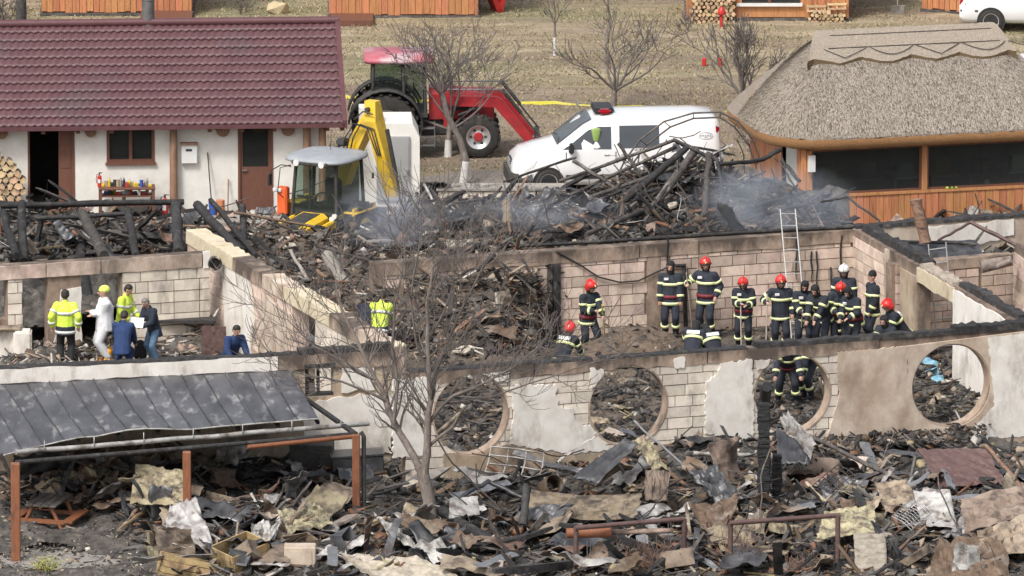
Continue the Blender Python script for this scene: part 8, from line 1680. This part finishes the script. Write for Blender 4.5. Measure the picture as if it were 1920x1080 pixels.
for i, (pts, r, m, l_) in enumerate((
    ([(842, 945, .9), (915, 903, 1.1), (985, 935, .8)], .05, 'tin_dark', 'bent dark gutter strip right of the forked tree'), ([(1075, 1060, .2), (1380, 1040, .3)], .12, 'char_grey', 'long ash-grey beam across the bottom of the left pipe frame'), ([(830, 960, .7), (1010, 1075, .2)], .13, 'char', 'black log slanting down right of the forked tree, uppermost'), ([(820, 1010, .4), (960, 1090, .1)], .13, 'char', 'black log slanting down right of the forked tree, lowest'), ([(870, 985, .5), (1000, 1060, .2)], .11, 'char', 'black log slanting between the two others by the forked tree'),
    ([(980, 985, .6), (988, 910, 1.3), (988, 920, 1.2)], .09, 'chassis', 'short upright black post under the corrugated sheet'), ([(1440, 855, 1.0), (1300, 850, 1.1)], .05, 'greyb', 'pale board lying left of the charred posts'), ([(1190, 790, 1.6), (1290, 880, .9)], .03, 'steel', 'thin grey rod slanting above the cream strip'),
    ([(1480, 800, 1.7), (1700, 905, .8)], .05, 'char_grey', 'grey strip slanting from the third opening down to the right'), ([(1512, 905, .9), (1560, 955, .6)], .045, 'foam', 'yellowish bent strip right of the charred posts'), ([(1850, 835, 1.4), (1925, 925, .7)], .05, 'wood_brown', 'brown board leaning at the right edge of the yard'), ([(1660, 965, .6), (1720, 885, 1.1)], .03, 'tin_light', 'white bent rod over the yellow ribbed panel'), ([(800, 830, 1.0), (870, 770, 1.4)], .05, 'tan', 'sawn pale branch stub crossing the leftmost opening'))):
    mm = {'greyb': 'tin_light', 'tan': 'tan_panel'}.get(m, m); log3('charred_log' if m == 'char' else 'strip', [P(*p) for p in pts], r, mm, l_, 'log' if m == 'char' else 'strip')
# heap behind the back wall: burnt roof frame with ribs, long rods
for i, (pts, r, l_) in enumerate((
    ([(1050, 340, 2.9), (1265, 262, 4.1)], .045, 'long thin rafter rising over the van from the heap, uppermost'), ([(1060, 370, 2.6), (1268, 275, 3.9)], .045, 'long thin rafter rising over the van, second from top'), ([(1040, 395, 2.5), (1300, 300, 3.6)], .05, 'long thin rafter rising over the van, third from top'), ([(945, 340, 2.9), (1080, 295, 3.2)], .035, 'thin rod sticking out left over the van front wheel'), ([(1160, 268, 4.0), (1200, 330, 3.2)], .045, 'short burnt batten crossing the uppermost rafters'), ([(1075, 300, 3.5), (1180, 370, 2.7)], .05, 'dark batten crossing the lower van body'),
    ([(1262, 262, 4.1), (1345, 300, 3.8), (1360, 400, 2.7)], .05, 'bent ridge timber at the top of the burnt roof frame'), ([(1305, 282, 3.9), (1215, 400, 2.8)], .1, 'thick ash-grey rafter down the left side of the burnt frame'), ([(1330, 290, 3.9), (1320, 405, 2.7)], .085, 'grey upright of the burnt roof frame'), ([(1290, 275, 4.0), (1150, 395, 2.8)], .09, 'black rafter leaning left under the burnt frame top'), ([(1345, 310, 3.6), (1430, 300, 3.3), (1465, 280, 3.5)], .055, 'charred beam rising right to the thatched building'), ([(1465, 300, 3.0), (1500, 340, 2.6)], .05, 'short charred beam at the orange building corner'),
    ([(1270, 300, 3.8), (1270, 345, 3.3), (1295, 380, 2.9)], .03, 'thin pale wire rod inside the burnt frame'), ([(975, 460, 2.8), (1600, 425, 2.8)], .05, 'long dark board lying along the back wall top'), ([(1100, 440, 2.7), (1240, 380, 2.9)], .07, 'grey log slanting on the middle of the heap'), ([(1070, 400, 2.7), (1180, 430, 2.6)], .06, 'brown splintered log in front of the heap'), ([(760, 380, 2.5), (830, 430, 2.4)], .05, 'dark beam slanting beside the smoke'), ([(950, 375, 3.0), (952, 420, 2.5)], .12, 'splintered pale stump on the left end of the heap'),
    ([(600, 462, 2.6), (710, 495, 2.3)], .035, 'white batten lying over the middle heap'), ([(612, 475, 2.3), (650, 540, 1.6)], .14, 'broken plastered pillar leaning in the middle heap'), ([(545, 470, 2.4), (580, 530, 1.8)], .05, 'grey board leaning left of the broken pillar'), ([(455, 385, 2.9), (458, 470, 2.0)], .09, 'black upright post by the diagonal wall top'), ([(440, 398, 2.8), (590, 425, 2.5)], .035, 'pale plank lying before the backhoe loader'), ([(370, 385, 2.9), (450, 470, 2.7)], .1, 'charred beam sliding off the top of the diagonal wall, left one'), ([(395, 375, 2.9), (480, 480, 2.5)], .08, 'charred beam sliding off the top of the diagonal wall, right one'),
    ([(40, 380, 2.9), (45, 490, 1.9)], .11, 'black vertical post at the far left behind the left room'), ([(155, 400, 2.8), (195, 480, 2.4)], .13, 'mottled charred log slanting behind the left room'), ([(240, 395, 2.8), (255, 480, 2.3)], .1, 'charred upright log behind the left room, centre'), ([(330, 385, 2.9), (335, 475, 2.3)], .13, 'broad black post left of the diagonal wall'), ([(0, 385, 2.7), (345, 378, 2.7)], .08, 'long black beam along the edge of the outbuilding yard'), ([(70, 410, 2.6), (250, 400, 2.7)], .06, 'black crossbeam over the burnt rooms'), ([(5, 400, 2.7), (30, 480, 2.2)], .1, 'black slanting post at the left edge'), ([(150, 465, 1.6), (170, 600, .7)], .13, 'charred log leaning inside the right doorway of the left room'), ([(205, 505, 2.3), (235, 620, .8)], .1, 'black beam leaning in the doorway beside the white coverall'),
    ([(1718, 375, 3.6), (1735, 455, 2.6)], .14, 'brown scorched post leaning before the orange building wall'), ([(1640, 450, 2.5), (1830, 458, 2.5)], .04, 'black strip over the small right room'), ([(1820, 415, 3.0), (1915, 465, 2.5)], .05, 'dark red iron beam slanting at the right edge'), ([(1540, 378, 3.2), (1590, 370, 3.2), (1650, 415, 2.7)], .03, 'thin bent rod against the orange planks'), ([(1760, 450, 2.6), (1825, 415, 2.9)], .035, 'dark strut rising to the dark red iron beam'))):
    m = 'char_grey' if any(w_ in l_ for w_ in ('grey', 'thin', 'batten', 'pillar', 'mottled')) else 'tin_light' if 'white' in l_ or 'pale wire' in l_ else 'wood_brown' if 'pale' in l_ or 'brown' in l_ else 'steel_rust' if ' red ' in l_ else 'char'
    if 'pillar' in l_: m = 'conc'
    if 'thin rod' in l_ or 'rafter rising' in l_ : m = 'char_grey'
    log3('charred_timber' if m == 'char' else 'timber' if r > .04 else 'rod', [P(*p) for p in pts], r, m, l_, 'timber' if r > .04 else 'rod', 5 if r < .1 else 8)
quad('roof_sheet', [(1650, 455, 2.45), (1830, 452, 2.45), (1850, 488, 2.4), (1725, 488, 2.4)], 'tin_dark', 'blue-black sagging sheet covering the small right room', 'metal sheet', crumple=.05, seed=31)
mb = MB(); mb.cyl((-.35, 0, 0), (.35, .1, .12), .16, .12, 12); mb.cyl((.0, 0, 0), (.35, -.3, .2), .08, .06, 8); tag(mb.build('stone_log', M['rubble'], loc=P(1868, 500, 2.45)), 'grey crooked stump on top of the small room wall at the right', 'stump')
# left room masonry hearth, pallet, rusty panel
h0 = P(0, 672, ZF); e = empty('masonry_bench', P(20, 672, ZF), 0, 'low white masonry bench with charred tabletop at the left edge', 'bench')
mb = MB(); mb.box((-.35, .3, .33), (.9, .6, .66), bev=.03); mb.box((.28, -.05, .33), (.42, .5, .7), bev=.04); mb.build('plinth', M['plaster'], e); mb = MB(); mb.box((-.3, .2, .72), (1.1, .8, .07), bev=.02); mb.build('slab', M['tan_panel'], e)
quad('rusty_sheet', [(378, 612, 1.35), (424, 612, 1.35), (424, 668, .65), (378, 668, .65)], 'steel_rust', 'rust-purple flat panel standing left of the blue workwear', 'panel', crumple=.01, seed=33, th=.03)
mb = MB()
for k in range(4): mb.tube([P(300 + 30 * k, 618, 1.25), P(302 + 30 * k, 655, .7)], .03, 5)
e = empty('charred_table', P(345, 650, ZF), 0, 'charred table carrying rubble in the left room', 'table')
mb = MB(); mb.box((0, .1, .62), (1.5, .6, .07)); mb.build('table_top', M['char'], e)
for x in (-.65, .65):
    for y in (-.1, .3): mb = MB(); mb.box((x, y, .3), (.08, .08, .6)); mb.build('leg', M['char'], e)
# hanging cable loop and dark pipe frame on the back wall
mb = MB(); pts = [(1040, 470), (1085, 495), (1120, 518), (1160, 528), (1195, 525), (1230, 508), (1258, 496), (1284, 494)]; mb.tube([wB.pt(*wB.px(*p), .09) for p in pts], .02, 5); tag(mb.build('hanging_cable', M['black_plastic']), 'black cable sagging across the block wall behind the firefighters', 'cable')
mb = MB(); mb.tube([wB.pt(*wB.px(1279, 500), .12), wB.pt(*wB.px(1282, 610), .14)], .05, 6); mb.tube([wB.pt(*wB.px(1250, 497), .12), wB.pt(*wB.px(1282, 496), .12)], .045, 6); tag(mb.build('burnt_door_frame', M['char']), 'black burnt door frame against the block wall', 'door frame')
# blue foil scraps seen through the right opening
M['foil'] = mat('blue_foil', (.12, .3, .42), (.3, .5, .6), scale=9, rough=.5)
for k, (x, y) in enumerate(((1740, 685), (1757, 718), (1745, 705))): q = P(x, y, ZF + .25); me = sheet_mesh(.4, .2, 60 + k, 'foil', crumple=.12, nx=8, ny=6); o = inst('blue_foil', me, q, (.5, .3, k)); tag(o, ('topmost', 'largest lowest', 'middle')[k] + ' scrap of blue foil seen through the rightmost round opening', 'foil')
# ================================================================== smoke
def smoke(name, c, size, dens, label, seed):
    mb = MB(); mb.box((0, 0, 0), (2, 2, 2)); m = bpy.data.materials.new(name); m.use_nodes = True; N = m.node_tree.nodes; L = m.node_tree.links; N.remove(N['Principled BSDF']); v = N.new('ShaderNodeVolumePrincipled'); v.inputs['Color'].default_value = (.78, .84, .95, 1)
    tc = N.new('ShaderNodeTexCoord'); mp = N.new('ShaderNodeMapping'); mp.inputs['Location'].default_value = (seed, seed, 0); mp.inputs['Scale'].default_value = (1.1, 1.1, .7); L.new(tc.outputs['Object'], mp.inputs[0]); nz = N.new('ShaderNodeTexNoise'); nz.inputs['Scale'].default_value = 1.6; nz.inputs['Detail'].default_value = 5; nz.inputs['Distortion'].default_value = 1.2; L.new(mp.outputs[0], nz.inputs[0])
    ln = N.new('ShaderNodeVectorMath'); ln.operation = 'LENGTH'; L.new(tc.outputs['Object'], ln.inputs[0]); fo = N.new('ShaderNodeMapRange'); fo.inputs[1].default_value = 1.0; fo.inputs[2].default_value = .2; fo.inputs[3].default_value = 0; fo.inputs[4].default_value = 1; L.new(ln.outputs['Value'], fo.inputs[0])
    mr = N.new('ShaderNodeMapRange'); mr.inputs[1].default_value = .42; mr.inputs[2].default_value = .72; mr.inputs[4].default_value = dens; L.new(nz.outputs['Fac'], mr.inputs[0]); mu = N.new('ShaderNodeMath'); mu.operation = 'MULTIPLY'; L.new(mr.outputs[0], mu.inputs[0]); L.new(fo.outputs[0], mu.inputs[1]); L.new(mu.outputs[0], v.inputs['Density']); L.new(v.outputs[0], N['Material Output'].inputs['Volume'])
    o = mb.build('smoke', m, loc=c); o.scale = size; tag(o, label, 'smoke', kind='stuff')
smoke('smoke_a', P(735, 405, 2.9), (1.5, 1.5, .9), 1.5, 'thin blue-grey smoke rising beside the backhoe loader', 1)
smoke('smoke_b', P(1450, 385, 3.0), (2.4, 1.9, 1.0), 1.0, 'thin blue-grey smoke over the heap near the orange building', 4)
smoke('smoke_c', P(1000, 400, 2.8), (2.6, 1.5, .6), .8, 'faint smoke drifting over the middle of the heap', 7)
